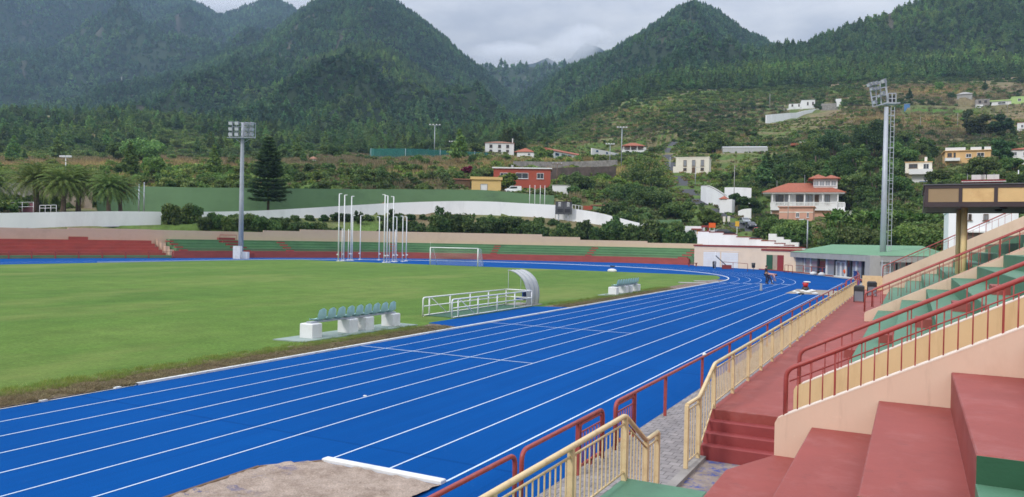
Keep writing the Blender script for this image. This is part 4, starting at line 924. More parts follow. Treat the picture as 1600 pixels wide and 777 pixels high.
def build_stand():
    g = thing('grandstand', 'stepped concrete grandstand with red and green tiers and peach stair walls', 'grandstand', (0, 12, 0))
    # near block, red tiers
    mb = MB(); pl = [(-2.24, YA), (tx(2) + .01, YA), (tx(2) + .01, YW1), (-1.79, YW1), (-2.10, 10.85), (-2.24, 10.5)]
    mb.prism(pl, -0.4, Z1); mb.build('seat_tier', 'red_floor', g)
    for k in range(2, NT + 1):
        mb = MB(); mb.bbx(tx(k), tx(k + 1) + (0 if k == NT else 0.01), YA, YW1 - .001, -0.4, tz(k), 0.012); mb.build('seat_tier', 'red_floor', g)
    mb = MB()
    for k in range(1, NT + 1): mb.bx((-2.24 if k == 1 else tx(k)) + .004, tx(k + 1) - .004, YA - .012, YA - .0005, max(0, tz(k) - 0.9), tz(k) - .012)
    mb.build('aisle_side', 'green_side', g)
    mb = MB()
    for k in range(1, NT + 1):
        mb.bx(tx(k) + (.0 if k > 1 else -.1), tx(k) + TREAD / 2, 5.2, YA - .013, -.4, tz(k) - RISE / 2); mb.bx(tx(k) + TREAD / 2, tx(k + 1), 5.2, YA - .013, -.4, tz(k))
    mb.build('aisle_steps', 'green_floor', g)
    for k in range(2, NT + 1):
        mb = MB(); mb.bbx(tx(k), tx(k + 1) + .01, -6, 5.199, -0.4, tz(k), 0.012); mb.build('seat_tier', 'red_floor', g)
    # near walkway, green
    mb = MB(); mb.bbx(-3.33, -2.245, -6, 9.45, -0.4, Z1 + .002, .015); mb.bx(-2.245, TX2, -6, YA - .02, -0.4, Z1 - .01); mb.build('walkway', 'green_floor', g)
    mb = MB()
    for i in range(3): mb.bx(-3.33, -2.26, 9.45, 9.45 + .2 * (i + 1), -0.4, Z1 - .18 * (i + 1))
    mb.build('entrance_steps', 'red_step', g)
    # far walkway, red, with the four entrance steps
    mb = MB(); mb.bbx(-3.33, -1.2, 14.26, 62, -0.4, Z1 + .001, .012); mb.build('walkway', 'red_floor', g)
    mb = MB()
    for i in range(3): mb.bbx(-3.33 - .012 * (i + 1), -1.2, 13.64 + .205 * (2 - i), 14.262, -0.4, Z1 - .178 * (i + 1), .012)
    mb.build('entrance_steps', 'red_step', g)
    # stair walls
    for y0, y1, mat, z0, s in ((YW1, YW1 + .17, 'peach', 1.27, .515), (YW2, YW2 + .17, 'cream_wall', 1.42, .525), (YW3, YW3 + .17, 'peach', 1.10, .50), (YW4, YW4 + .17, 'peach', 0.98, .52), (YW5, YW5 + .2, 'peach', 1.9, .52)):
        mb = MB(); sloped_wall(mb, y0, y1, -1.79, 7.0, z0, s, -.4); w = mb.build('stair_wall', mat, g)
        if mat == 'cream_wall' or y0 == YW1:
            mb = MB(); mb.bar((-1.66, (y0 + y1) / 2, z0 + .075 + .0), (7.0, (y0 + y1) / 2, z0 + s * 8.79 + .008), .176, .016); mb.build('coping', 'edge', w)
    # stairs between the walls
    for ya, yb in ((YW1 + .17, YW2), (YW3 + .17, YW4)):
        mb = MB()
        for i in range(18): mb.bx(-1.7 + TREAD / 2 * i, 7.0, ya, yb, -.4 + .001 * i, Z1 + RISE / 2 * i - .2)
        mb.build('stairs', 'red_floor', g)
    # green tiers beyond the first stairway, and the last block
    for ya, yb in ((YW2 + .171, YW3 - .001), (YW4 + .171, YW5 - .001)):
        for k in range(2, NT + 1):
            mb = MB(); mb.bbx(tx(k), tx(k + 1) + .01, ya, yb, -0.4, tz(k), .012); mb.build('seat_tier', 'green_floor', g)
    for k in range(2, NT + 1):     # red half steps of the aisle in the green block
        mb = MB(); mb.bbx(tx(k) - .40, tx(k) - .001, 22.8, 23.7, tz(k - 1) + .001, tz(k) - RISE / 2, .01); mb.build('aisle_step', 'red_floor', g)
    # end of the stand: peach end block with red coping
    mb = MB(); mb.bx(5.2, 9.5, YW5 + .3, YW5 + 4, 0, 4.6); mb.bx(4.2, 5.2, YW5 + .3, YW5 + 4, 0, 4.0); e = mb.build('end_block', 'peach', g)
    mb = MB(); mb.bx(5.12, 9.6, YW5 + .25, YW5 + 4.1, 4.602, 4.78); mb.bx(4.12, 5.118, YW5 + .25, YW5 + 4.1, 4.002, 4.18); mb.build('coping', 'trim_red', e)

def hoop(p, q, r, n=5):
    """quarter bend between two straight runs meeting at a corner"""
    return None
def round_path(pts, r=0.10, n=5):
    out = [Vector(pts[0])]
    for i in range(1, len(pts) - 1):
        a, b, c = Vector(pts[i - 1]), Vector(pts[i]), Vector(pts[i + 1]); u = (a - b); v = (c - b); rr = min(r, u.length * .45, v.length * .45); u.normalize(); v.normalize()
        p, q = b + u * rr, b + v * rr
        for k in range(n + 1):
            t = k / n; out.append(p * (1 - t) ** 2 + b * 2 * t * (1 - t) + q * t * t)
    out.append(Vector(pts[-1])); return out

def stair_rail(y, z0, s, x0, x1, label, lower=True, rad=0.034, sp=0.165, drop=.16):
    """red tube handrail with thin bars standing on a sloped wall top"""
    zt = lambda x: z0 + s * (x - x0); base = lambda x: zt(x) - 0.70
    t = thing('handrail', label, 'handrail', (x0, y, base(x0)), 0, 'red handrails on the stair walls')
    mb = MB(); mb.tube(round_path([(x0, y, base(x0) - .05), (x0, y, zt(x0)), (x1, y, zt(x1))], .12), rad, 10); mb.build('top_rail', 'red_metal', t)
    mb = MB(); mb.tube([(x0 + .05, y, zt(x0) - drop), (x1, y, zt(x1) - drop)], .011, 6); mb.build('lower_rail', 'red_metal', t)
    mb = MB(); n = int((x1 - x0) / sp)
    for i in range(1, n + 1):
        x = x0 + i * sp; mb.tube([(x, y, base(x) - .03), (x, y, zt(x) - (drop if i % 2 else .02))], .0105, 6)
    mb.build('balusters', 'red_metal', t)
    for i in range(1, int((x1 - x0) / 1.0) + 1):
        x = x0 + i * 1.0 - .35; mb = MB(); mb.bx(x - .009, x + .009, y - .009, y + .009, base(x) - .03, zt(x) - .03); mb.build('post', 'red_metal', t)
    return t

def fence(name, label, runs, group, bar_sp=0.138, rail_r=.034, ends=(True, True)):
    """cream tube fence: runs = [(x, y, z floor, z top)], a post at every corner and along long runs"""
    x, y, zf, ztp = runs[0]; t = thing(name, label, 'fence', (x, y, zf), 0, group)
    tops = [(x, y, zt_) for x, y, zf, zt_ in runs]; tops = round_path(tops, .09)
    mb = MB(); mb.tube(tops, rail_r, 10); mb.build('top_rail', 'cream_metal', t)
    for a, b in zip(runs[:-1], runs[1:]):
        L = math.hypot(b[0] - a[0], b[1] - a[1]); nb = max(1, round(L / 1.65))
        for i in range(nb):
            p = [a[j] + (b[j] - a[j]) * i / nb for j in range(4)]; q = [a[j] + (b[j] - a[j]) * (i + 1) / nb for j in range(4)]
            mb = MB(); mb.bbx(p[0] - .032, p[0] + .032, p[1] - .032, p[1] + .032, p[2] - .02, p[3] - .01, .002); mb.build('post', 'cream_metal', t)
            pn = MB(); off = .10
            pn.tube([(p[0], p[1], p[3] - off), (q[0], q[1], q[3] - off)], .014, 6); pn.tube([(p[0], p[1], p[2] + .11), (q[0], q[1], q[2] + .11)], .014, 6)
            m = max(2, round(L / nb / bar_sp))
            for k in range(1, m):
                w = k / m; bxp = [p[j] + (q[j] - p[j]) * w for j in range(4)]; pn.bar((bxp[0], bxp[1], bxp[2] + .11), (bxp[0], bxp[1], bxp[3] - off), .0145)
            pn.build('bar_panel', 'cream_metal', t)
    e = runs[-1]; mb = MB(); mb.bbx(e[0] - .032, e[0] + .032, e[1] - .032, e[1] + .032, e[2] - .02, e[3] - .005, .002); mb.build('post', 'cream_metal', t)
    return t

def build_rails():
    stair_rail(YW1 + .085, 1.99, .505, -1.66, 3.2, 'red handrail with thin bars on the nearest peach stair wall')
    stair_rail(YW2 + .085, 2.02, .505, -1.72, 3.2, 'red handrail standing on the cream inner stair wall', sp=.20, drop=.24)
    stair_rail(YW3 + .085, 1.88, .50, -1.79, 6.5, 'red handrail on the far peach wall that meets the litter bins', sp=.33, rad=.034)
    stair_rail(YW4 + .085, 1.95, .50, -1.6, 6.5, 'darker red handrail just behind the canopy posts', sp=.33, rad=.034)
    stair_rail(YW5 + .1, 2.55, .52, -1.79, 5.2, 'farthest red handrail at the end of the grandstand', sp=.33, rad=.034)
    fence('railing', 'cream railing with thin bars in front of the near green walkway', [(-3.28, 0.6, Z1, 1.58), (-3.28, 9.34, Z1, 1.58), (-3.28, 10.24, .02, 1.06), (-3.28, 10.78, .02, 1.06)], 'cream railings along the stand')
    fence('railing', 'long cream railing beside the red walkway running into the distance', [(-3.36, 12.7, .02, 1.10), (-3.34, 13.44, .02, 1.10), (-3.28, 14.32, Z1, 1.58), (-3.28, 54, Z1, 1.58)], 'cream railings along the stand')
    # solid return at the far end of the walkway
    mb = MB(); mb.bx(-3.25, -1.6, 60, 60.06, .1, 1.75); mb.build('sheet_gate', 'cream_metal', label='plain cream sheet panel closing the far end of the red walkway', cat='gate', base=(-2.4, 60, .1))
    # red trackside barrier
    R0, TP = .034, .885
    def post(t, y, x=BARX, w=.062): mb = MB(); mb.bx(x - w / 2, x + w / 2, y - .022, y + .022, 0, TP - .02); mb.build('post', 'red_metal', t)
    t = thing('track_barrier', 'red tube barrier ending in a rounded corner above the sand pit', 'barrier', (BARX, 9.2, 0), 0, 'red barrier along the track')
    mb = MB(); mb.tube(round_path([(BARX, 0, TP), (BARX, 9.24, TP), (BARX, 9.24, .0)], .16), R0, 10); mb.build('top_rail', 'red_metal', t)
    for y in (1.5, 4.8): post(t, y)
    def gate(t, y0, y1):
        gt = MB(); gt.tube(round_path([(BARX, y0, .08), (BARX, y0, TP - .06), (BARX, y1, TP - .06), (BARX, y1, .08)], .08), .026, 8); gt.bar((BARX, y0, .14), (BARX, y1, .14), .04); gt.bar((BARX, y0, TP - .2), (BARX, y1, TP - .2), .02)
        gt.bx(BARX - .02, BARX + .02, (y0 + y1) / 2 - .04, (y0 + y1) / 2 + .04, .05, .14)
        for i in range(1, 7): y = y0 + (y1 - y0) * i / 7; gt.tube([(BARX, y, .14), (BARX, y, TP - .2)], .010, 6)
        return gt.build('gate', 'red_metal', t)
    t = thing('track_barrier', 'short red barrier with a barred gate beside the near cream railing', 'barrier', (BARX, 9.44, 0), 0, 'red barrier along the track')
    mb = MB(); mb.tube(round_path([(BARX, 9.44, 0), (BARX, 9.44, TP), (BARX, 12.58, TP), (BARX, 12.58, 0)], .16), R0, 10); mb.build('top_rail', 'red_metal', t)
    post(t, 11.45); gate(t, 11.55, 12.5)
    t = thing('track_barrier', 'long red barrier starting with a barred gate and running along the track', 'barrier', (BARX, 13.2, 0), 0, 'red barrier along the track')
    mb = MB(); mb.tube(round_path([(BARX, 13.2, 0), (BARX, 13.2, TP), (BARX, 66, TP), (BARX, 66, 0)], .16), R0, 10); mb.build('top_rail', 'red_metal', t)
    post(t, 14.3); gate(t, 13.28, 14.22)
    for i in range(15): post(t, 16.4 + 3.3 * i)
    mb = MB(); mb.ball((BARX, 19.9, TP + .045), (.05, .11, .045), 10, 6, .2); mb.build('cloth', 'white_cloth', label='small white rag tied on the red barrier', cat='rag', base=(BARX, 19.9, TP))
    # barrier at the far bend, before the glass pavilion
    t = thing('track_barrier', 'red barrier with bars in front of the glazed pavilion', 'barrier', tuple(G(1352, 438)), 0, 'red barrier along the track')
    pts = [Vector((BARX, 67.2, 0)), Vector((BARX, 78, 0)), Vector((BARX, 84, 0))] + [BNS[i] + Vector((0.25, .25, 0)) for i in (7, 11, 15, 18)]
    mb = MB(); mb.tube([p + Vector((0, 0, 1.0)) for p in pts], .04, 6); mb.tube([p + Vector((0, 0, .55)) for p in pts], .02, 6); mb.build('top_rail', 'red_metal', t)
    for a, b in zip(pts[:-1], pts[1:]):
        for k in range(2): p = a.lerp(b, k / 2); mb = MB(); mb.bx(p.x - .05, p.x + .05, p.y - .04, p.y + .04, 0, 1.0); mb.build('post', 'red_metal', t)
    # low rails in front of the store rooms
    for pa, pb, lb in (((1168, 424.5), (1128, 420.5), 'thin dark rail in front of the right garage door'), ((1238, 428), (1226, 426.5), 'short thin rail at the corner of the concrete pavilion')):
        a, b = G(*pa), G(*pb); t = thing('guard_rail', lb, 'rail', a)
        mb = MB(); mb.tube(round_path([a, a + Vector((0, 0, 1.1)), b + Vector((0, 0, 1.1)), b], .15), .035, 6); mb.build('top_rail', 'trim_red', t)
        c = a.lerp(b, .55); mb = MB(); mb.bx(c.x - .03, c.x + .03, c.y - .03, c.y + .03, 0, 1.1); mb.build('post', 'trim_red', t)

def build_canopy():
    Y0, Y1, X0, X1, ZB, ZT = 36.6, 43.4, 0.30, 9.0, 5.52, 6.42
    t = thing('canopy', 'brown framed stand canopy with glow-tinted amber side panels on ochre posts', 'canopy', (1.9, 40, tz(5)))
    fr = MB(); n = 7; w = 1.20
    fr.bx(X0, X1, Y0, Y0 + .10, ZT - .13, ZT); fr.bx(X0, X1, Y0, Y0 + .10, ZB, ZB + .20)
    for i in range(8): x = X0 + i * 1.24; fr.bx(x, x + .13, Y0 + .002, Y0 + .098, ZB + .2, ZT - .13)
    fr.bx(X0, X1, Y1 - .1, Y1, ZB, ZT); fr.bx(X0, X0 + .10, Y0 + .1, Y1 - .1, ZB + .2, ZT - .13); fr.bx(X0 - .02, X0 + .12, Y0 + .101, Y1 - .101, ZB - .02, ZB + .199)
    fr.build('frame', 'canopy_frame', t)
    for i in range(7):
        x = X0 + .13 + i * 1.24; mb = MB(); mb.bx(x + .001, x + 1.109, Y0 + .03, Y0 + .05, ZB + .201, ZT - .131)
        mb.build('side_panel', 'grey_panel' if i == 0 else 'glow_tinted_panel', t, label='dusty brown end panel' if i == 0 else None)
    mb = MB(); mb.bx(X0 + .121, X1, Y0 + .11, Y1 - .11, ZB + .03, ZB + .07); mb.build('soffit', 'soffit', t)
    mb = MB(); mb.bx(X0 - .05, X1, Y0 - .04, Y1 + .04, ZT + .002, ZT + .05); mb.build('roof_sheet', 'dark_steel', t)
    for y in (Y0 + 1.0, Y0 + 3.2): mb = MB(); mb.ball((3.2, y, ZB), (.16, .16, .07), 10, 6); mb.build('ceiling_light', 'dark_plastic', t)
    for x, y, r in ((1.84, 38.2, .125), (1.74, 40.4, .115)):
        mb = MB(); mb.tube([(x, y, tz(4)), (x, y, ZB + .03)], r, 14); mb.build('post', 'ochre_metal', t)
    mb = MB(); mb.bx(5.0, 5.15, Y0 + .3, Y1 - .2, 3.0, ZB - .02); mb.build('rear_screen', 'canopy_frame', t)

def build_bins():
    t = thing('litter_bin', 'nearer dark grey litter bin on a post by the far stair wall', 'litter bin', G(1342, 472, Z1), 0, 'litter bins on the red walkway')
    p = G(1342, 472, Z1); x, y, z = p
    mb = MB(); mb.bbx(x - .22, x + .22, y - .20, y + .20, z + .06, z + .62, .02); mb.build('body', 'grey_plastic', t)
    mb = MB(); mb.bbx(x - .26, x + .26, y - .24, y + .24, z + .62, z + .92, .07); mb.bx(x - .12, x + .12, y - .26, y - .243, z + .70, z + .80); mb.build('lid', 'dark_plastic', t)
    mb = MB(); mb.bx(x - .27, x - .22, y - .04, y + .04, z, z + .7); mb.bx(x + .22, x + .27, y - .04, y + .04, z, z + .7); mb.build('bracket', 'dark_plastic', t)
    q = G(1362, 463, Z1); copy_tree(t, q, 0.15, 'farther dark grey litter bin half hidden by the handrail')
# ================================================================== things on and round the pitch
def build_benches():
    y0, y1, x = 21.45, 26.85, -19.75
    t = thing('team_bench', 'nearer bench of nine teal shell seats on white blocks', 'bench', (x, y0, 0), 0, 'team benches beside the pitch')
    mb = MB(); mb.prism([(x - .75, y0 - .9), (x + .62, y0 - .75), (x + .70, y1 + .75), (x - .65, y1 + .8)], 0, .05); mb.build('slab', 'slab', t)
    for y in (y0 + .25, y0 + 2.35, y0 + 3.35, y1 - .25): mb = MB(); mb.bbx(x - .30, x + .30, y - .26, y + .26, .05, .58, .03); mb.build('block', 'kerb_white', t)
    mb = MB(); mb.bx(x - .10, x + .14, y0 + .1, y1 - .1, .585, .64); mb.build('beam', 'steel', t)
    for i in range(9):
        y = y0 + .62 + i * .545; rows = []
        prof = [(-.22, .66), (-.20, .70), (.0, .675), (.12, .685), (.19, .75), (.23, .89), (.265, 1.05), (.28, 1.12)]
        for j, (dx, z) in enumerate(prof):
            wd = .238 if j < 4 else (.238, .225, .19, .10)[j - 4]; row = []
            for k in range(7): q = (k - 3) / 3; row.append((x + dx - .035 * q * q * (1 if j > 4 else 0), y + q * wd, z + .035 * q * q * (1 if j < 5 else 0) - (.03 * q * q if j == 7 else 0)))
            rows.append(row)
        mb = MB(); mb.sheet(rows, True); mb.sheet([[(a + .016, b, c - .014) for a, b, c in r][::-1] for r in rows], True); mb.bx(x - .08, x + .1, y - .1, y + .1, .641, .672)
        mb.build('seat', 'teal_plastic', t)
    copy_tree(t, (-18.95, 51.6, 0), 0, 'farther, smaller looking bench of teal seats on white blocks')
    mb = MB(); mb.ball((x + .15, y0 + 2.2, .30), (.001, .001, .001)); 

def build_pen():
    x0, x1, y0, y1 = -21.0, -19.35, 31.4, 39.4; h = .92
    t = thing('steel_pen', 'white tube railing pen round a green floor beside the track', 'railing', (x1, y0, 0))
    mb = MB(); mb.bx(x0 - .1, x1 + .12, y0 - .2, y1 + .1, 0, .04); mb.build('floor', 'green_side', t)
    r = .036
    for x in (x0, x1):
        mb = MB(); mb.tube(round_path([(x, y0 - .55, .02), (x, y0 - .55, h), (x, y1, h)], .14), r, 8); mb.build('top_rail', 'white_metal', t)
        mb = MB(); mb.tube([(x, y0 - .55, h * .55), (x, y1, h * .55)], r * .8, 8); mb.build('mid_rail', 'white_metal', t)
        mb = MB(); mb.tube([(x, y0 - .55, .07), (x, y1, .07)], r * .8, 8); mb.build('low_rail', 'white_metal', t)
        mb = MB(); mb.tube([(x, y0 + .1, h), (x, y0 + 1.6, .07)], r * .7, 8); mb.build('brace', 'white_metal', t)
        for y in (y0, y0 + 1.9, y0 + 3.9, y0 + 5.9, y1): mb = MB(); mb.tube([(x, y, 0), (x, y, h)], r, 8); mb.build('post', 'white_metal', t)
    mb = MB(); mb.tube([(x0, y1, h), (x1, y1, h)], r, 8); mb.tube([(x0, y1, h * .55), (x1, y1, h * .55)], r * .8, 8); mb.build('end_rail', 'white_metal', t)

def build_dugout():
    b = G(824, 477); x, y = b.x, b.y
    t = thing('dugout', 'curved pale shelter over blue seats beside the white pen', 'dugout', (x, y, 0)); hw = .8
    prof = [(.30, .06), (.36, .5), (.33, 1.0), (.12, 1.5), (-.20, 1.80), (-.55, 1.98), (-.9, 2.03)]
    P = round_path([(x + a, y, c) for a, c in prof], .3, 4)
    for i, (ya, yb) in enumerate(((-hw, -.27), (-.26, .26), (.27, hw))):
        rows = [[(p.x, y + ya, p.z) for p in P], [(p.x, y + yb, p.z) for p in P]]
        mb = MB(); mb.sheet(rows, True); mb.sheet([[(a - .03, q, c - .02) for a, q, c in r] for r in rows][::-1], True); mb.build('shell_panel', 'shelter', t)
    for yy in (-hw, -.265, .265, hw):
        mb = MB(); mb.tube([(p.x + .01, y + yy, p.z + .01) for p in P], .028, 6); mb.build('rib', 'steel', t)
    for yy in (-hw, hw): mb = MB(); mb.tube([(x - .86, y + yy, 0), (x - .86, y + yy, 2.02)], .014, 6); mb.build('front_post', 'steel', t)
    for i in range(4):
        yy = y - .6 + i * .40; mb = MB(); mb.bbx(x - .35, x + .05, yy - .17, yy + .17, .38, .46, .02); mb.bbx(x + .02, x + .08, yy - .17, yy + .17, .46, .85, .02); mb.build('seat', 'blue_plastic', t)
    mb = MB(); mb.bx(x - 1.1, x + .55, y - hw - .1, y + hw + .1, 0, .05); mb.bx(x - .4, x + .1, y - .75, y + .75, .32, .375); mb.build('base', 'concrete', t)

def build_goal():
    a, b = G(672.3, 414.3), G(746, 416.8); ctr = (a + b) / 2; e = (b - a).normalized(); n = Vector((-e.y, e.x, 0))
    if n.dot(Vector((0, 1, 0))) < 0: n = -n
    a = ctr - e * 3.72; b = ctr + e * 3.72; h = 2.5
    t = thing('football_goal', 'white football goal with sagging net at the far end of the pitch', 'goal', ctr)
    for p in (a, b): mb = MB(); mb.tube([p, p + Vector((0, 0, h))], .075, 10); mb.build('post', 'white_metal', t)
    mb = MB(); mb.tube([a + Vector((0, 0, h)), b + Vector((0, 0, h))], .075, 10); mb.build('crossbar', 'white_metal', t)
    for p in (a, b): mb = MB(); mb.tube([p + Vector((0, 0, h)), p + n * 1.0 + Vector((0, 0, h - .1)), p + n * 2.0], .03, 6); mb.build('stay', 'white_metal', t)
    rows = []
    for i in range(9):
        s = i / 8; row = []
        for j in range(13):
            q = j / 12; sag = .75 * (1 - (2 * q - 1) ** 2) * math.sin(math.pi * min(1, s * 1.3)); p = a.lerp(b, q) + n * (0.1 + 1.9 * s ** .9); row.append(tuple(p + Vector((0, 0, max(.02, h * (1 - s ** 1.6) - sag)))))
        rows.append(row)
    mb = MB(); mb.sheet(rows, True)
    for p in (a, b): mb.add([p, p + Vector((0, 0, h)), p + n * 1.0 + Vector((0, 0, h - .12)), p + n * 2.0], [(0, 1, 2, 3)])
    mb.build('net', 'net_white', t)
    mb = MB(); mb.tube([a + Vector((0, 0, h)), a + Vector((0, 0, h + .8))], .012, 5); mb.build('rod', 'white_metal', t)

def build_cage():
    P = [(528.6,530.5,303,408.4,1),(537,540,305,407.8,1),(548,550.5,307,406.8,1),(600,600.5,304.5,410.6,-1),(604.3,605,306,410.2,-1),(613.5,614,307.5,409.2,-1),
         (550.2,551,337,407.2,1),(562.5,563.5,337,405.8,1),(592,593,339,406.8,-1),(619,619.5,339,409.2,-1),(628.5,629,338,409.2,-1),(634.5,635.3,339,408.4,-1),
         (534,534.5,357.5,408.2,1),(544,545,358,407.2,1),(608,608.4,358,410.2,-1),(617,617.3,359,409.6,-1)]
    c = G(580, 408); t = thing('throwing_cage', 'bare white posts of a hammer throwing cage at the far end of the pitch', 'throwing cage', c)
    for pb, ptp, yt, yb, s in P:
        g = G(pb, yb); d = (g - CAM).dot(FW); h = (yb - yt) * d / FPX; r = .09 if h > 9 else .075 if h > 6 else .06
        mb = MB(); mb.tube([g, g + Vector((0, 0, h * .5)), g + Vector((0, 0, h))], r, 8, True, [r * 1.15, r, r * .85])
        if h > 6: mb.bar(g + Vector((0, 0, h)), g + RH * (s * (.42 if h > 9 else .38)) + Vector((0, 0, h + .02)), .11)
        mb.bbx(g.x - .22, g.x + .22, g.y - .22, g.y + .22, 0, .08, .02); p = mb.build('post', 'white_metal', t)
        if h > 6: k = MB(); k.box(g + RH * (-s * .12) + Vector((0, 0, 1.05)), (.3, .2, .16), YAW); k.build('winch', 'white_metal', p)

# ------------------------------------------------------------------ far terraces and walls
FPT = [(-300,408),(-150,406),(0,404.5),(100,404),(200,403.7),(280,403.5),(370,403),(480,403),(600,403.5),(700,405),(850,408),(980,411),(1080,414.5)]
FGP = [G(*p) for p in FPT]
FS = smooth_poly(FGP, 10); FPXS = smooth_poly([Vector((p[0], 0, 0)) for p in FPT], 10)
def stand_pts(pa, pb, n=None):
    """front line points of the far terrace between two picture columns, with outward normals"""
    xs = [p.x for p in FPXS]; n = n or max(2, int((pb - pa) / 12)); out = []
    for px in np.linspace(pa, pb, n + 1):
        pos = lambda q: (lambda i: FS[i].lerp(FS[i + 1], (q - xs[i]) / (xs[i + 1] - xs[i])))(min(max(int(np.searchsorted(xs, q)) - 1, 0), len(xs) - 2))
        p = pos(px); tg = (pos(px + 22) - pos(px - 22)).normalized(); nn = Vector((-tg.y, tg.x, 0)); out.append((p, nn))
    return out
def sweep(mb, pts, prof, close=True):
    """sweep an (offset, z) profile along the terrace line"""
    rows = [[tuple(p + nn * o + Vector((0, 0, z))) for (o, z) in prof] for p, nn in pts]
    mb.sheet(rows, False, close)
    if close:
        k = len(prof); b0 = len(mb.v) - k * len(rows); mb.f.append(tuple(b0 + i for i in range(k))); mb.f.append(tuple(len(mb.v) - k + i for i in range(k))[::-1]); mb.sm += [False, False]
TIER_H, TIER_D, FW_H = .44, .78, 1.12
def tier_prof(k): o = .55 + TIER_D * k; zt = FW_H + TIER_H * (k + 1); return [(o + .07, .2), (o + .07, zt - .12), (o, zt - .10), (o, zt), (o + TIER_D + (.0 if k < 3 else .6), FW_H + TIER_H * (k + 1)), (o + TIER_D + (0 if k < 3 else .6), .2)]
def build_far_stand():
    g = thing('terrace_stand', 'long green stepped terrace curving round the far bend with red wall below', 'terrace', FS[80])
    mb = MB(); sweep(mb, stand_pts(272, 1076), [(0, -.02), (0, FW_H), (.56, FW_H), (.56, -.02)]); mb.build('front_wall', 'red_far', g)
    for k in range(4): mb = MB(); sweep(mb, stand_pts(278, 1080), [(o + .001 * k, z) for o, z in tier_prof(k)]); mb.build('tier', 'green_far', g)
    def stairs(par, pc, w, mat, n=4, name='stair', skew=0.0):
        for k in range(n):
            mb = MB(); pp = stand_pts(pc - w / 2 - skew * k, pc + w / 2 - skew * k, 2); o = .55 + TIER_D * k
            sweep(mb, pp, [(o - .42, FW_H + TIER_H * k + .003), (o - .42, FW_H + TIER_H * (k + .5)), (o - .002, FW_H + TIER_H * (k + .5)), (o - .002, FW_H + TIER_H * k + .003)]); mb.build('stair_step', mat, par)
    stairs(g, 288, 12, 'red_far', skew=4); stairs(g, 454, 11, 'red_far', skew=2.2); stairs(g, 617, 9, 'red_far', skew=.6); stairs(g, 771, 10, 'red_far', skew=-1.6); stairs(g, 919, 10, 'red_far', skew=-3)
    stairs(g, 1066, 14, 'red_far', skew=-3.5)
    # left: red terrace with a green foot
    h = thing('terrace_stand', 'plain red stepped terrace at the left end of the far stand', 'terrace', FS[40])
    mb = MB(); sweep(mb, stand_pts(-280, 270), [(.0, -.02), (0, .42), (.62, .42), (.62, -.02)]); mb.build('foot', 'green_far', h)
    for k in range(5):
        o = .62 + .72 * k; mb = MB(); sweep(mb, stand_pts(-280, 262 - 3.2 * k), [(o, .1), (o, .78 + .46 * k), (o + .74, .78 + .46 * k), (o + .74, .1)]); mb.build('tier', 'red_far', h)
    mb = MB(); sweep(mb, stand_pts(121, 150), [(3.9, 2.6), (3.9, 3.05), (4.23, 3.05), (4.23, 2.6)]); mb.build('upper_box', 'red_far', h)
    # stepped peach divider between the two
    dv = MB()
    for k in range(5):
        o = .1 + .8 * k; sweep(dv, stand_pts(272 - 3.4 * k, 279 - 3.4 * k, 2), [(o, 0), (o, .8 + .5 * k), (o + .82, .8 + .5 * k), (o + .82, 0)])
    dv.build('divider_wall', 'peach_far', h)
    # peach wall behind, its top in long steps
    segs = [(-280, 120, 4.15), (120, 250, 4.35), (250, 426, 4.30), (426, 482, 4.62), (482, 845, 4.95), (845, 905, 4.55), (905, 1000, 4.05), (1000, 1082, 3.75)]
    w = thing('boundary_wall', 'peach wall with a stepped top running behind the far terraces', 'wall', FS[80] + Vector((0, 0, 2.5)))
    for a, b, top in segs: mb = MB(); sweep(mb, stand_pts(a, b), [(4.25, .2), (4.25, top), (4.5, top), (4.5, .2)]); mb.build('wall_section', 'peach_far', w)
    # red barrier with posts before the left terrace
    t = thing('front_barrier', 'thin red barrier along the foot of the red terrace', 'barrier', FS[40]); P = stand_pts(-280, 268, 60)
    for z in (1.0, .12): mb = MB(); mb.tube([p - nn * .35 + Vector((0, 0, z)) for p, nn in P], .03, 5); mb.build('rail', 'red_metal', t)
    for i in range(0, 61, 4):
        p, nn = P[i]; p = p - nn * .35; mb = MB(); mb.bx(p.x - .06, p.x + .06, p.y - .06, p.y + .06, 0, 1.0); mb.build('post', 'red_metal', t)
    # dark red stair beside the lamp mast, with its hoop rail and white plinth blocks
    s = thing('terrace_steps', 'dark red steps with a hoop rail behind the left floodlight mast', 'steps', stand_pts(372, 374, 1)[0][0])
    for k in range(6):
        mb = MB(); sweep(mb, stand_pts(364 + 0 - 3.4 * k + 8, 388 - 3.4 * k + 8, 2), [(-.35 + .66 * k, 0), (-.35 + .66 * k, .75 + .50 * k), (.31 + .66 * k, .75 + .50 * k), (.31 + .66 * k, 0)]); mb.build('step', 'trim_red', s)
    (pa, na), (pb, nb) = stand_pts(359, 361, 1)[0], stand_pts(383, 385, 1)[0]; a = pa + na * 3.6; b = pb + nb * 3.6
    mb = MB(); zz = Vector((0, 0, 1)); mb.tube([a + zz * 2.4, a + zz * 3.7, b + zz * 3.7, b + zz * 2.4], .05, 6); mb.build('hoop_rail', 'red_metal', s)

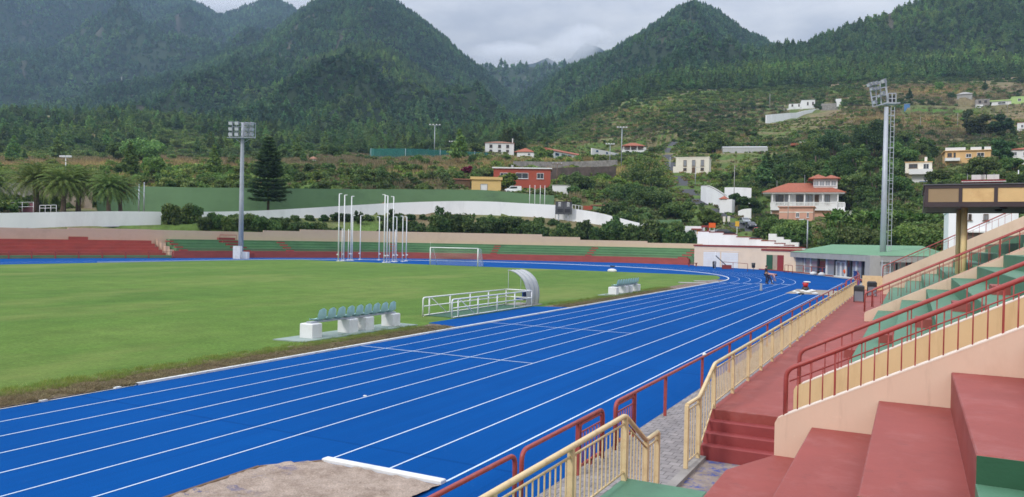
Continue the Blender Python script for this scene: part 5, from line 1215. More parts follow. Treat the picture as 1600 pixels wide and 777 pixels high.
def wall_strip(name, label, cat, ptsA, ztop, zbot, thick, mat, cap=None, kind=None):
    """upright wall along plan points with its own top and bottom heights"""
    P = [Vector((p[0], p[1], 0)) for p in ptsA]; mb = MB(); rows = [[], [], [], []]; cp = [[], [], [], []]
    for i, p in enumerate(P):
        t = (P[min(i + 1, len(P) - 1)] - P[max(i - 1, 0)]).normalized(); s = Vector((-t.y, t.x, 0))
        if s.dot(FH) < 0: s = -s
        for r, (o, z) in zip(rows, ((0, zbot[i]), (0, ztop[i]), (thick, ztop[i]), (thick, zbot[i]))): r.append(tuple(p + s * o + Vector((0, 0, z))))
        if cap:
            for r, (o, z) in zip(cp, ((-.04, ztop[i] + .002), (-.04, ztop[i] + .16), (thick + .04, ztop[i] + .16), (thick + .04, ztop[i] + .002))): r.append(tuple(p + s * o + Vector((0, 0, z))))
    mb.sheet(rows, False); mb.add([rows[j][0] for j in range(4)], [(0, 1, 2, 3)]); mb.add([rows[j][-1] for j in range(4)], [(3, 2, 1, 0)])
    o = mb.build(name, mat, base=(P[0].x, P[0].y, zbot[0]), label=label, cat=cat)
    if cap: c = MB(); c.sheet(cp, False); c.build('coping', cap, o)
    return o
def px_wall(name, label, cat, tab, thick, mat, cap=None, extra=1.2, n=6):
    """tab rows: (px, depth, y top, y bottom)"""
    tabs = smooth_poly([Vector((a, b, c)) for a, b, c, d in tab], n); bots = smooth_poly([Vector((d, 0, 0)) for a, b, c, d in tab], n)
    P = [at(p.x, p.y) for p in tabs]
    return wall_strip(name, label, cat, P, [zof(p.x, p.z, p.y) for p in tabs], [zof(p.x, b.x, p.y) - extra for p, b in zip(tabs, bots)], thick, mat, cap)
def build_walls():
    px_wall('curved_wall', 'smooth white wall curving above the red terrace at left, dark base line', 'wall', [(-300,116,337,366),(-100,121,335,363),(0,125,333,360),(60,128,332,357.5),(120,131,331,355.5),(180,134.5,330.3,354),(251,139,331,353)], .4, 'white_wall', None, .0)
    # its dark foot
    px_wall('wall_base', 'dark bitumen strip along the foot of the left white wall', 'wall base', [(-300,115.8,366,369),(-100,120.8,363,366),(0,124.8,360,363),(60,127.8,357.5,360),(120,130.8,355.5,358),(180,134.3,354,356),(251,138.8,353,355)], .3, 'cap_dark', None, 1.0)
    px_wall('curved_wall', 'long white wall rising behind the hedge up to the scoreboard', 'wall', [(252,140.5,330.5,352),(320,145,331,350),(380,150,330,345),(430,154,328,343),(500,159,324,342),(560,163.5,320.3,338),(620,167,317,337),(700,168.5,314.5,336),(760,168.5,315,337.5),(820,167.5,318,340),(866,166,320.5,343)], .4, 'white_wall')
    px_wall('curved_wall', 'white wall sloping down to the right of the scoreboard', 'wall', [(867,165.6,324,347),(892,164.5,326,347),(930,162.5,332,352),(965,160.2,340.5,358),(1000,157.8,349,366),(1035,155,352,370)], .4, 'white_wall')
    px_wall('green_wall', 'tall green painted wall behind the white wall', 'wall', [(150,163,293,332),(216,165.5,291.5,331),(300,163,293,332),(400,163.5,294,331),(480,169,295,328),(560,175,295.7,323),(640,177,296,320),(700,177.5,296.3,318),(760,177,297.5,320),(815,176,302.5,322),(864,174.4,305.5,324)], .35, 'green_wall')
    px_wall('green_wall', 'low green painted wall right of the scoreboard', 'wall', [(925,176,322,330),(970,172,336,345),(1000,168,343,350),(1040,166,343.5,351),(1064,165,343,350)], .3, 'green_wall')
    px_wall('retaining_wall', 'dark brown stone retaining wall right of the red house', 'wall', [(858,226,263,285),(880,228,262,284),(960,236,260,282)], .6, 'stone_dark')
    px_wall('retaining_wall', 'grey stone terrace wall above the brown one', 'wall', [(800,250,252,262),(880,254,253,263),(962,257,250,262)], .5, 'stone_grey')
    px_wall('retaining_wall', 'grey concrete wall behind the palms at far left', 'wall', [(-60,158,283,318),(0,157,285,318),(52,156,287,320)], .4, 'stone_grey')
    px_wall('rendered_wall', 'bare sandy wall between the palm trunks', 'wall', [(60,154,284,330),(100,156,284,330),(143,158,284,330)], .4, 'tan_wall')
    px_wall('pink_wall', 'low pink wall with white rail at the left edge', 'wall', [(-60,138,318,334),(0,139,317,333),(52,140,318,332)], .3, 'pink_fence')

def lamp(par, mb_pos, facing, s=.55):
    """one floodlight: tilted housing with a pale face"""
    f = facing.normalized(); a = f.cross(Vector((0, 0, 1))).normalized(); u = a.cross(f)
    h = MB(); h.box(mb_pos, (s, s * .55, s * .8), ax=(a, f, u)); L = h.build('lamp', 'grey_plastic', par)
    k = MB(); k.box(Vector(mb_pos) + f * (s * .275 + .012), (s * .86, .02, s * .66), ax=(a, f, u)); k.build('lamp_face', 'lamp_face', L)
def build_masts():
    # left mast
    g = G(376, 404.2); d = (g - CAM).dot(FW); h = (404.2 - 216) * d / FPX; zt = h
    t = thing('floodlight_mast', 'left grey floodlight mast rising from white blocks before the terrace', 'floodlight mast', g, YAW, 'floodlight masts')
    ax = Vector((math.cos(YAW - .12), math.sin(YAW - .12), 0)); bk = Vector((-ax.y, ax.x, 0)); top = h + 24 * d / FPX
    mb = MB(); mb.tube([g, g + Vector((0, 0, h * .5)), g + Vector((0, 0, h)), g + Vector((0, 0, top))], .4, 12, True, [.42, .35, .27, .22]); mb.build('pole', 'steel', t)
    u = d / FPX; fr = MB(); z0 = h; L0, L1 = -21 * u, 21 * u
    for z in (z0, z0 + .12): fr.bar(g + ax * L0 + Vector((0, 0, z)), g + ax * L1 + Vector((0, 0, z)), .12)
    for z in (z0 + .95, z0 + 1.8, z0 + 2.4): fr.bar(g + ax * (L0 + .5) + Vector((0, 0, z)), g + ax * (L1 - .2) + Vector((0, 0, z)), .08)
    for x in (L0, L0 + .4, L0 * .5, L1 * .5, L1): fr.bar(g + ax * x + Vector((0, 0, z0)), g + ax * x + Vector((0, 0, z0 + (1.0 if x == L0 else 2.4))), .08)
    fr.box(g + bk * -.5 + Vector((0, 0, z0 - .05)), (L1 - L0, 1.0, .06), ax=(ax, bk, Vector((0, 0, 1)))); fr.bar(g + ax * (L0 * .65) + Vector((0, 0, z0)), g + Vector((0, 0, z0 - .9)), .07); fr.bar(g + ax * (L1 * .55) + Vector((0, 0, z0 - .2)), g + Vector((0, 0, z0 - .9)), .07)
    fr.build('lamp_frame', 'steel', t)
    for x in (-17, -7):
        for z in (.5, 1.35, 2.25): lamp(t, g + ax * (x * u) - bk * .5 + Vector((0, 0, z0 + z)), (-bk + Vector((.1, 0, -.25))), .66)
    for x in (8, 17):
        for z in (.5, 1.3, 2.15): lamp(t, g + ax * (x * u) - bk * .4 + Vector((0, 0, z0 + z)), (ax * .9 - bk * .35 + Vector((0, 0, -.45))), .62)
    mb = MB()
    for (px, y, w, hh) in ((371, 397, 1.1, 2.0), (380, 402, 1.6, 1.1)):
        q = G(px, 404.6); mb.box(q + Vector((0, 0, hh / 2)), (w, 1.0, hh), YAW)
    mb.build('plinth', 'kerb_white', t)
    # right mast, seen from the side
    dd = 92.0; b = at(1379.5, dd, 0); ux = dd / FPX
    t = thing('floodlight_mast', 'right grey floodlight mast with caged ladder rising behind the pavilion', 'floodlight mast', b, YAW, 'floodlight masts')
    zt = zof(1384, 168, dd); mb = MB(); mb.tube([b, b + Vector((0, 0, zt * .5)), b + Vector((0, 0, zt))], .5, 12, True, [4.8 * ux, 4.0 * ux, 3.0 * ux]); mb.build('pole', 'steel', t)
    lx = RH; ld = MB(); x0, x1 = 6.0 * ux, 11.5 * ux
    for x in (x0, x1): ld.bar(b + lx * x + Vector((0, 0, 2.5)) - FH * .2, b + lx * (x) + Vector((0, 0, zt)) - FH * .2, .06)
    for i in range(int((zt - 2.5) / .62)): z = 2.7 + i * .62; ld.bar(b + lx * x0 + Vector((0, 0, z)) - FH * .2, b + lx * x1 + Vector((0, 0, z)) - FH * .2, .055); 
    for i in range(5): z = 4 + i * (zt - 5) / 4; ld.bar(b + Vector((0, 0, z)) - FH * .2, b + lx * x1 + Vector((0, 0, z)) - FH * .2, .07)
    ld.build('ladder', 'steel', t)
    P = lambda px, y, k=0.0: W(px, y, dd + k)
    fr = MB(); q = [P(1364, 167), P(1385, 162), P(1385, 162, 1.3), P(1364, 167, 1.3)]
    def seg(a, c, w=.12): fr.bar(a, c, w)
    seg(P(1364, 167), P(1386, 161)); seg(P(1364, 167, 1.4), P(1386, 161, 1.4)); seg(P(1386, 161), P(1400, 161.5), .16); seg(P(1364, 167), P(1364, 167, 1.4)); seg(P(1400, 161.5), P(1400, 161.5, 1.4))
    seg(P(1364, 167), P(1358, 130)); seg(P(1387, 161), P(1383.5, 124), .2); seg(P(1358.5, 132), P(1383.5, 126)); seg(P(1360, 141), P(1385, 136)); seg(P(1362, 152), P(1386, 148)); seg(P(1370, 165), P(1368, 130)); seg(P(1377, 163), P(1375, 128))
    for a, c in (((1388, 146), (1400, 146)), ((1400, 146), (1400, 161)), ((1388, 146), (1388, 161)), ((1388, 154), (1400, 154)), ((1394, 146), (1394, 161))): seg(P(*a), P(*c), .1); seg(P(*a, 1.4), P(*c, 1.4), .1)
    fr.box(P(1391, 162.5, .7), (22 * ux, 1.5, .12), YAW); fr.build('lamp_frame', 'steel', t)
    for (px, y, s) in ((1358, 133, .75), (1363, 131, .75), (1369, 130, .75), (1381, 127, .9), (1362, 139, .7), (1367, 139, .7), (1372, 138, .7), (1379, 146, .8), (1367, 160, .75), (1374, 150, .6)):
        lamp(t, P(px, y, -.3), Vector((-RH.x * .7, -RH.y * .7, -.3)) - FH * .15, s * .66)
    k = MB(); k.box(P(1394, 155, .5), (.5, .3, .7), YAW); k.build('control_box', 'dark_plastic', t)

def build_scoreboard():
    d = 163.5; a, b = W(868, 334.5, d), W(893, 335, d); zt = zof(880, 315.5, d); zb = a.z
    t = thing('scoreboard', 'dark electronic scoreboard with pale digit windows on the white wall', 'scoreboard', (a + b) / 2)
    e = (b - a); e.z = 0; L = e.length; e.normalize(); n = Vector((e.y, -e.x, 0)); z = Vector((0, 0, 1)); c = (a + b) / 2; hh = zt - zb
    c.z = zb + hh / 2
    mb = MB(); mb.box(c, (L, .3, hh), ax=(e, n, z)); mb.build('panel', 'dark_steel', t)
    fr = MB()
    for s in (-1, 1): fr.box(c + e * (s * L / 2) + n * .03, (.10, .34, hh), ax=(e, n, z)); fr.box(c + z * (s * hh / 2) + n * .03, (L, .34, .10), ax=(e, n, z))
    fr.box(c + n * .16, (.08, .03, hh * .96), ax=(e, n, z)); fr.build('frame', 'dark_plastic', t)
    for sx in (-.26, .28):
        mb = MB(); mb.box(c + e * (sx * L) + z * (hh * .24) + n * .165, (L * .15, .03, hh * .24), ax=(e, n, z)); w = mb.build('digit_window', 'white_metal', t)
        dg = MB()     # a dark 0 on the pale window
        q = c + e * (sx * L) + z * (hh * .24) + n * .186
        for (ox, oz, wx, wz) in ((-.05, 0, .03, .16), (.05, 0, .03, .16), (0, .08, .10, .03), (0, -.08, .10, .03)): dg.box(q + e * (ox * L * .8) + z * (oz * hh), (wx * L * .8, .015, wz * hh), ax=(e, n, z))
        dg.build('digit', 'dark_plastic', w)
        mb = MB(); mb.box(c + e * (sx * L) + z * (hh * .42) + n * .165, (L * .16, .02, hh * .06), ax=(e, n, z)); mb.build('caption', 'white_metal', t)
        mb = MB(); mb.box(c + e * (sx * L * .85) - z * (hh * .22) + n * .165, (L * .34, .03, hh * .30), ax=(e, n, z)); mb.build('dark_window', 'dark_plastic', t)
    mb = MB()
    for s in (-.3, .3): mb.bar(c + e * (s * L) - z * (hh / 2) - n * .1, c + e * (s * L) - z * (hh / 2 + 1.8) - n * .1, .16)
    mb.build('leg', 'steel', t)
    # four flagpoles
    words = ['leftmost', 'second', 'third', 'rightmost']
    for i, px in enumerate((826, 834, 842.5, 849.5)):
        dq = 169.5; q = at(px, dq); z0 = zof(px, 320, dq); z1 = zof(px, 290 + i * .3, dq); tt = thing('flagpole', f'{words[i]} of four bare white flagpoles left of the scoreboard', 'flagpole', (q.x, q.y, z0), 0, 'flagpoles by the scoreboard')
        mb = MB(); mb.tube([(q.x, q.y, z0 - 1), (q.x, q.y, z1)], .07, 8, True, [.085, .055]); mb.build('pole', 'white_metal', tt); mb = MB(); mb.ball((q.x, q.y, z1), (.10, .10, .10), 8, 5); mb.build('finial', 'white_metal', tt)

def build_small_things():
    # sacks, bags and a red tub at the end of the runway
    sp = [(1242, 457, .42, 'white_cloth', 'white sack at the left end of the heap by the earth pit'), (1247.5, 459.5, .45, 'white_cloth', 'white sack lying before the dark bag of the heap'), (1262, 458.5, .62, 'white_cloth', 'large white sack under the red tub'), (1268.5, 456.5, .60, 'white_cloth', 'white sack behind the heap right of the red tub'), (1274, 460.5, .50, 'white_cloth', 'white sack at the right end of the heap by the earth pit'), (1251.5, 460.5, .45, 'dark_plastic', 'black bag between the white sacks by the earth pit'), (1254.5, 456.5, .5, 'white_cloth', 'white sack left of the red tub')]
    for i, (px, py, s, mt, lb) in enumerate(sp):
        g = G(px, py); s *= .5; rows = []; rr = random.Random(i); n = 14
        for k in range(8):
            th = k / 7; z = .62 * s * 2 * th * .6; r0 = s * (.75 + .25 * math.sin(math.pi * min(1, th * 1.2))) * (1 if th < .8 else .55 - (th - .8) * 2)
            rows.append([(g.x + max(.03, r0) * math.cos(6.283 * j / n) * (1 + .25 * mnoise.noise((j * .7, k * .6, i * 5.))), g.y + max(.03, r0) * .75 * math.sin(6.283 * j / n) * (1 + .25 * mnoise.noise((j * .7, k * .6, i * 5.))), z + .1 * s * mnoise.noise((j * .9, k * 1., i * 3.)) * (th > .1)) for j in range(n)])
        mb = MB(); mb.sheet(rows, True, True); mb.f.append(tuple(len(mb.v) - n + j for j in range(n))); mb.sm.append(True)
        mb.build('sack' if mt == 'white_cloth' else 'bag', mt, base=g, label=lb, cat='sack' if mt == 'white_cloth' else 'bag', group='sacks heaped by the earth pit')
    g = G(1258.5, 455.5); t = thing('tub', 'red tub with a white cloth on its rim among the sacks', 'tub', g)
    mb = MB(); mb.tube([g + Vector((0, 0, .35)), g + Vector((0, 0, .72))], .3, 14, True, [.17, .25]); mb.build('body', 'red_plastic', t); mb = MB(); mb.ball(g + Vector((0.12, 0, .78)), (.30, .22, .07), 12, 6, .15); mb.build('cloth', 'white_cloth', t); mb = MB(); mb.tube([g, g + Vector((0, 0, .36))], .3, 10); mb.build('stand', 'dark_plastic', t)
    # small white lump and dark object by the D-zone
    g = G(956.5, 425.3); mb = MB(); mb.ball(g + Vector((0, 0, .15)), (.62, .45, .28), 12, 7, .12); mb.build('cover', 'white_cloth', base=g, label='small white cover lying on the blue surface behind the far bench', cat='cover')
    g = G(957, 417.6); mb = MB(); mb.bbx(g.x - .3, g.x + .3, g.y - .2, g.y + .2, 0, .22, .05); mb.build('block', 'dark_plastic', base=g, label='small dark block on the far white kerb line', cat='block')
    g = G(904, 407.4); t = thing('notice_box', 'pale grey box fixed low on the red terrace wall', 'box', g); mb = MB(); q = g - FH * .25; mb.box(q + Vector((0, 0, .55)), (1.3, .35, .75), YAW + .1); mb.build('body', 'concrete', t); mb = MB(); mb.box(q + Vector((0, 0, .55)) - FH * .19, (.9, .04, .5), YAW + .1); mb.build('plate', 'kerb_white', t)
    # paper and slabs on the turf corner
    for i, (px, py, w, dp, lb) in enumerate(((1083, 443, 2.6, 1.2, 'larger pale slab lying at the corner of the turf'), (1104, 440.3, 2.4, .9, 'smaller pale slab behind the other at the corner of the turf'))):
        g = G(px, py); mb = MB(); mb.box(g + Vector((0, 0, .05)), (w, dp, .07), .5); mb.build('slab', 'concrete', base=g, label=lb, cat='slab')
    g = G(1189, 454.5); mb = MB(); mb.tube([g, g + Vector((0, 0, .06)), g + Vector((0, 0, .62))], .1, 10, True, [.16, .10, .09]); mb.build('marker_post', 'grey_plastic', base=g, label='short pale blue marker post standing on a lane line', cat='marker post')
    # hurdle-like stand and bin in front of the left garage door
    g = G(1117, 420.5); t = thing('equipment_stand', 'slanting brown and white equipment stand before the garage doors', 'equipment', g)
    a = Vector((RH.x, RH.y, 0)); z = Vector((0, 0, 1)); mb = MB(); mb.bar(g + a * .1 + z * 2.0, g + a * 2.0 + z * .3, .22, .12); mb.build('arm', 'dark_steel', t); mb = MB(); mb.box(g + a * 1.8 + z * .35, (1.3, .5, .6), YAW); mb.build('foot', 'trim_red', t); mb = MB(); mb.tube([g + z * .0, g + z * 2.6], .04, 6); mb.build('upright', 'white_metal', t)
    g = G(1116, 419.2); t = thing('litter_bin', 'slim black bin before the left garage door', 'litter bin', g); mb = MB(); mb.tube([g, g + z * .95], .28, 12, True, [.24, .30]); mb.build('body', 'dark_plastic', t); mb = MB(); mb.tube([g + z * .951, g + z * 1.1], .3, 12, True, [.32, .2]); mb.build('lid', 'dark_plastic', t)
    g = G(1177, 424.2); t = thing('litter_bin', 'black bin hanging on the thin dark rail', 'litter bin', g); mb = MB(); mb.tube([g + z * .5, g + z * 1.2], .26, 12, True, [.22, .28]); mb.build('body', 'dark_plastic', t); mb = MB(); mb.bar(g, g + z * .9, .06); mb.build('post', 'dark_plastic', t)
    g = G(1082, 416.5); t = thing('low_bench', 'small reddish bench at the right end of the terrace', 'bench', g); mb = MB(); mb.box(g + z * .55, (1.6, .5, .08), YAW); mb.build('seat', 'trim_red', t)
    for s in (-.6, .6): mb = MB(); mb.box(g + a * s + z * .26, (.12, .4, .5), YAW); mb.build('leg', 'trim_red', t)
    # things left in front of the pavilion glass
    for i, (px, py, mt, s, nm, lb) in enumerate(((1271, 430.2, 'white_cloth', .55, 'sack', 'white bundle lying left in front of the pavilion glass'), (1284, 431.5, 'white_cloth', .6, 'sack', 'white bundle lying right of the other before the pavilion glass'))):
        g = G(px, py); mb = MB(); mb.ball(g + z * .2, (.42, .34, .26), 14, 8, .3); mb.build(nm, mt, base=g, label=lb, cat='bundle')
    g = G(1345, 436.5) ; t = thing('blue_container', 'blue plastic container before the pavilion glass', 'container', g); mb = MB(); mb.bbx(g.x - .75, g.x + .75, g.y - .5, g.y + .5, .1, .85, .08); mb.build('body', 'blue_plastic', t); mb = MB(); mb.bbx(g.x - .8, g.x + .8, g.y - .55, g.y + .55, .852, .95, .03); mb.build('lid', 'blue_plastic', t)
    g = G(1323, 434.3); mb = MB(); mb.ball(g + z * .75, (.45, .35, .35), 12, 7, .2); mb.tube([g, g + z * .5], .1, 8); mb.build('float', 'orange', base=g, label='orange red bag on a short stand before the pavilion glass', cat='bag')
    mb = MB(); q = Vector((-11.6, 14.6, .002)); mb.ball(q, (.06, .05, .02), 7, 4, .4); mb.build('pebble', 'white_cloth', base=q, label='tiny white scrap lying on the blue lane', cat='litter')

# ------------------------------------------------------------------ people
def skin_body(name, joints, edges, radii, mat, parent, root=0, sub=2):
    me = bpy.data.meshes.new(name); inv = ORIG[parent].inverted(); me.from_pydata([tuple(inv @ Vector(j)) for j in joints], edges, []); me.update()
    o = bpy.data.objects.new(name, me); link(o, parent); md = o.modifiers.new('skin', 'SKIN'); md.use_smooth_shade = True
    for i, r in enumerate(radii): v = me.skin_vertices[0].data[i]; v.radius = r if hasattr(r, '__len__') else (r, r); v.use_root = (i == root)
    s = o.modifiers.new('sub', 'SUBSURF'); s.levels = sub; s.render_levels = sub; me.materials.append(MT[mat]); return o
def person(loc, rz, label, pose, top, bottom, hair=True):
    """pose: dict of joint -> (forward, left, up) metres; forward is the way the person faces"""
    loc = Vector(loc); t = thing('person', label, 'person', loc, rz, 'people working on the track'); f = Vector((math.cos(rz), math.sin(rz), 0)); l = Vector((-f.y, f.x, 0))
    J = {k: loc + f * v[0] + l * v[1] + Vector((0, 0, v[2])) for k, v in pose.items()}
    names = list(J); ix = {k: i for i, k in enumerate(names)}
    R = dict(pel=(.15, .12), wst=(.135, .10), chs=(.165, .115), nek=.058, hdb=.07, hdt=.10, top=.07, shl=.068, shr=.068, ell=.045, elr=.045, wrl=.032, wrr=.032, hal=.03, har=.03, hil=.095, hir=.095, knl=.062, knr=.062, anl=.042, anr=.042, tol=.036, tor=.036)
    E = [('pel','wst'),('wst','chs'),('chs','nek'),('nek','hdb'),('hdb','hdt'),('hdt','top'),('chs','shl'),('shl','ell'),('ell','wrl'),('wrl','hal'),('chs','shr'),('shr','elr'),('elr','wrr'),('wrr','har'),('pel','hil'),('hil','knl'),('knl','anl'),('anl','tol'),('pel','hir'),('hir','knr'),('knr','anr'),('anr','tor')]
    skin_body('body', [J[k] for k in names], [(ix[a], ix[b]) for a, b in E], [R[k] for k in names], 'skin', t, ix['pel'])
    def grow(nm, keys, es, extra, mat):
        kk = list(keys); ii = {k: i for i, k in enumerate(kk)}
        def rad(k): r = R[k]; return tuple(x + extra for x in r) if hasattr(r, '__len__') else r + extra
        skin_body(nm, [J[k] for k in kk], [(ii[a], ii[b]) for a, b in es], [rad(k) for k in kk], mat, t, 0)
    grow('shirt', ('chs','wst','pel','shl','ell','shr','elr'), [('chs','wst'),('wst','pel'),('chs','shl'),('shl','ell'),('chs','shr'),('shr','elr')], .022, top)
    grow('trousers', ('pel','hil','knl','anl','hir','knr','anr'), [('pel','hil'),('hil','knl'),('knl','anl'),('pel','hir'),('hir','knr'),('knr','anr')], .02, bottom)
    for s in 'lr':      # shoes, and hands with five fingers
        a, b = J['an' + s], J['to' + s]; mb = MB(); dv = (b - a); dv.z = 0; dv.normalize(); c = (a + b) / 2; mb.ball((c.x, c.y, .045), (.13 if abs(dv.x) > .5 else .05, .13 if abs(dv.y) > .5 else .05, .05), 10, 6); mb.build('shoe', 'cloth_black', t)
        w, h = J['wr' + s], J['ha' + s]; d = (h - w).normalized(); sd = d.cross(f).normalized() if d.cross(f).length > .1 else l; hand = MB()
        hand.tube([w, h, h + d * .04], .03, 8, True, [.026, .042, .036])
        for q, ln in ((-.03, .065), (-.01, .08), (.01, .076), (.03, .058)): p0 = h + d * .03 + sd * q; p1 = p0 + d * ln * .6; hand.tube([p0, p1, p1 + d * ln * .3 + f * .02], .0085, 6, True, [.0095, .0085, .007])
        p0 = h - d * .01 + sd * .035; hand.tube([p0, p0 + sd * .03 + d * .03, p0 + sd * .035 + d * .06], .01, 6); hand.build('hand', 'skin', t)
    up = (J['top'] - J['hdb']).normalized(); c = J['hdt']; hm = MB(); hm.ball(c + up * .04 - f * .015, (.108, .108, .10), 14, 8); hm.build('hair', 'hair', t)
    fc = MB(); ff = (f - up * f.dot(up)).normalized(); fc.ball(c + ff * .105 - up * .02, (.022, .022, .03), 8, 5)
    for s in (-1, 1): fc.ball(c + ff * .095 + l * (s * .035) + up * .01, (.013, .013, .010), 8, 5); fc.ball(c + l * (s * .10) - up * .01, (.016, .014, .032), 8, 5)
    fc.box(c + ff * .092 - up * .065, (.05, .02, .012), rz + math.pi / 2); fc.build('face', 'skin', t)
    return t
def build_people():
    st = dict(pel=(0,0,.95), wst=(0,0,1.12), chs=(.0,0,1.36), nek=(.01,0,1.50), hdb=(.02,0,1.56), hdt=(.04,0,1.66), top=(.03,0,1.75), shl=(0,.19,1.43), ell=(.06,.27,1.16), wrl=(.24,.22,1.02), hal=(.32,.20,1.00), shr=(0,-.19,1.43), elr=(.04,-.27,1.15), wrr=(.22,-.24,1.00), har=(.30,-.22,.98), hil=(0,.10,.88), knl=(.05,.11,.48), anl=(-.02,.12,.08), tol=(.14,.13,.04), hir=(0,-.10,.88), knr=(.10,-.11,.48), anr=(.10,-.12,.08), tor=(.26,-.13,.04))
    rz = math.atan2(RH.y, RH.x)
    person(G(1196.5, 443.2), rz - .5, 'person in black standing on the track behind the bending worker', st, 'cloth_black', 'cloth_navy')
    bd = dict(pel=(0,0,.86), wst=(.16,0,.93), chs=(.44,0,.98), nek=(.60,0,.96), hdb=(.67,0,.92), hdt=(.76,0,.88), top=(.85,0,.84), shl=(.46,.19,.92), ell=(.52,.24,.66), wrl=(.62,.18,.44), hal=(.66,.16,.36), shr=(.46,-.19,.92), elr=(.54,-.24,.66), wrr=(.64,-.18,.42), har=(.68,-.16,.34), hil=(.0,.11,.82), knl=(.12,.13,.45), anl=(-.08,.14,.08), tol=(.08,.15,.04), hir=(.0,-.11,.82), knr=(.24,-.13,.46), anr=(.32,-.14,.08), tor=(.48,-.15,.04))
    person(G(1200, 443.8), rz, 'person in a pale pink shirt bending forward over the lanes', bd, 'cloth_pink', 'cloth_navy')
# ================================================================== buildings beyond the stadium
class House:
    """walls between two picture columns at a depth; front faces the stadium"""
    def __init__(s, name, label, cat, pxl, pxr, yb, yt, d, d2=None, deep=8.0, pad=True, found=2.5, zb=None):
        d2 = d if d2 is None else d2
        if abs(d2 - d) <= 6 and name != 'storeroom':     # face the stadium
            um = ((pxl + pxr) / 2 - 800) / FPX; k0 = (d + d2) / 2 * (1 + um * um); dd = (d2 - d) / 8
            d, d2 = k0 / (1 + um * (pxl - 800) / FPX) - dd, k0 / (1 + um * (pxr - 800) / FPX) + dd
        A, B = at(pxl, d), at(pxr, d2); s.e = (B - A); s.L = s.e.length; s.e.normalize(); s.n = Vector((-s.e.y, s.e.x, 0))
        if s.n.dot(FH) < 0: s.n = -s.n
        mid = (pxl + pxr) / 2; dm = (d + d2) / 2; s.z0 = zof(mid, yb, dm) if zb is None else zb; s.h = (yb - yt) * dm / FPX; s.A = Vector((A.x, A.y, s.z0)); s.deep = deep
        s.t = thing(name, label, cat, s.A, math.atan2(s.e.y, s.e.x)); s.found = found
        if pad: CAPS.append((*((A + B) / 2).xy, s.L * .5, s.z0)); LANES.append((*((A + B) / 2).xy, *((A + B) / 2 - ((A + B) / 2 - CAM).normalized() * (9 + .09 * dm)).xy, s.L * .5 + .5)); c = (A + B) / 2 + s.n * deep / 2; PADS.append((c.x, c.y, math.hypot(s.L, deep) / 2, s.z0))
    def p(s, x, y, z): return s.A + s.e * x + s.n * y + Vector((0, 0, z))
    def block(s, name, mat, x0, x1, y0, y1, z0, z1, par=None):
        mb = MB(); mb.box(s.p((x0 + x1) / 2, (y0 + y1) / 2, (z0 + z1) / 2), (x1 - x0, y1 - y0, z1 - z0), ax=(s.e, s.n, Vector((0, 0, 1)))); return mb.build(name, mat, par or s.t)
    def wall(s, mat, x0=0, x1=1, z1=1, y0=0.0, y1=None, z0=None): return s.block('wall', mat, x0 * s.L, x1 * s.L, y0, s.deep if y1 is None else y1, -s.found if z0 is None else z0, z1 * s.h)
    def flat(s, mat, x0=0, x1=1, z=1, th=.3, over=.15, y0=0, y1=None): return s.block('roof', mat, x0 * s.L - over, x1 * s.L + over, y0 - over, (s.deep if y1 is None else y1) + over, z * s.h + .002, z * s.h + th)
    def hip(s, mat, x0=0, x1=1, z=1, rise=1.8, over=.5, y0=0, y1=None, gable=False):
        a, b, c, d = x0 * s.L - over, x1 * s.L + over, y0 - over, (s.deep if y1 is None else y1) + over; zb = z * s.h + .003; i = 0.02 if gable else min((d - c) / 2, (b - a) / 2 - .05); m = (c + d) / 2
        V = [s.p(a, c, zb), s.p(b, c, zb), s.p(b, d, zb), s.p(a, d, zb), s.p(a + i, m, zb + rise), s.p(b - i, m, zb + rise)] + [s.p(x, y, zb + .14) for x, y in ((a, c), (b, c), (b, d), (a, d))]
        mb = MB(); mb.add(V, [(3, 2, 1, 0), (0, 1, 7, 6), (1, 2, 8, 7), (2, 3, 9, 8), (3, 0, 6, 9), (6, 7, 5, 4), (8, 9, 4, 5), (7, 8, 5), (9, 6, 4)]); return mb.build('roof', mat, s.t)
    def win(s, fx, fz, fw, fh, frame='white_metal', pane='glass', kind='window', y=0.0, door=False):
        x0, x1 = (fx - fw / 2) * s.L, (fx + fw / 2) * s.L; z0, z1 = (fz - fh / 2) * s.h, (fz + fh / 2) * s.h; mb = MB(); w = min(.09, (x1 - x0) * .12); up = Vector((0, 0, 1)); ax = (s.e, s.n, up)
        for a, b, c, d in ((x0, x0 + w, z0, z1), (x1 - w, x1, z0, z1), (x0 + w, x1 - w, z0, z0 + w), (x0 + w, x1 - w, z1 - w, z1)): mb.box(s.p((a + b) / 2, y - .04, (c + d) / 2), (b - a, .14, d - c), ax=ax)
        if not door: mb.box(s.p((x0 + x1) / 2, y - .035, (z0 + z1) / 2), (w * .7, .12, z1 - z0 - 2 * w), ax=ax); mb.box(s.p((x0 + x1) / 2, y - .09, z0 - .05), (x1 - x0 + .2, .2, .08), ax=ax)
        f = mb.build(kind, frame, s.t); k = MB(); k.box(s.p((x0 + x1) / 2, y - .012, (z0 + z1) / 2), (x1 - x0 - w, .02, z1 - z0 - w), ax=ax); k.build('pane' if pane.startswith('glass') else 'panel', pane, f); return f

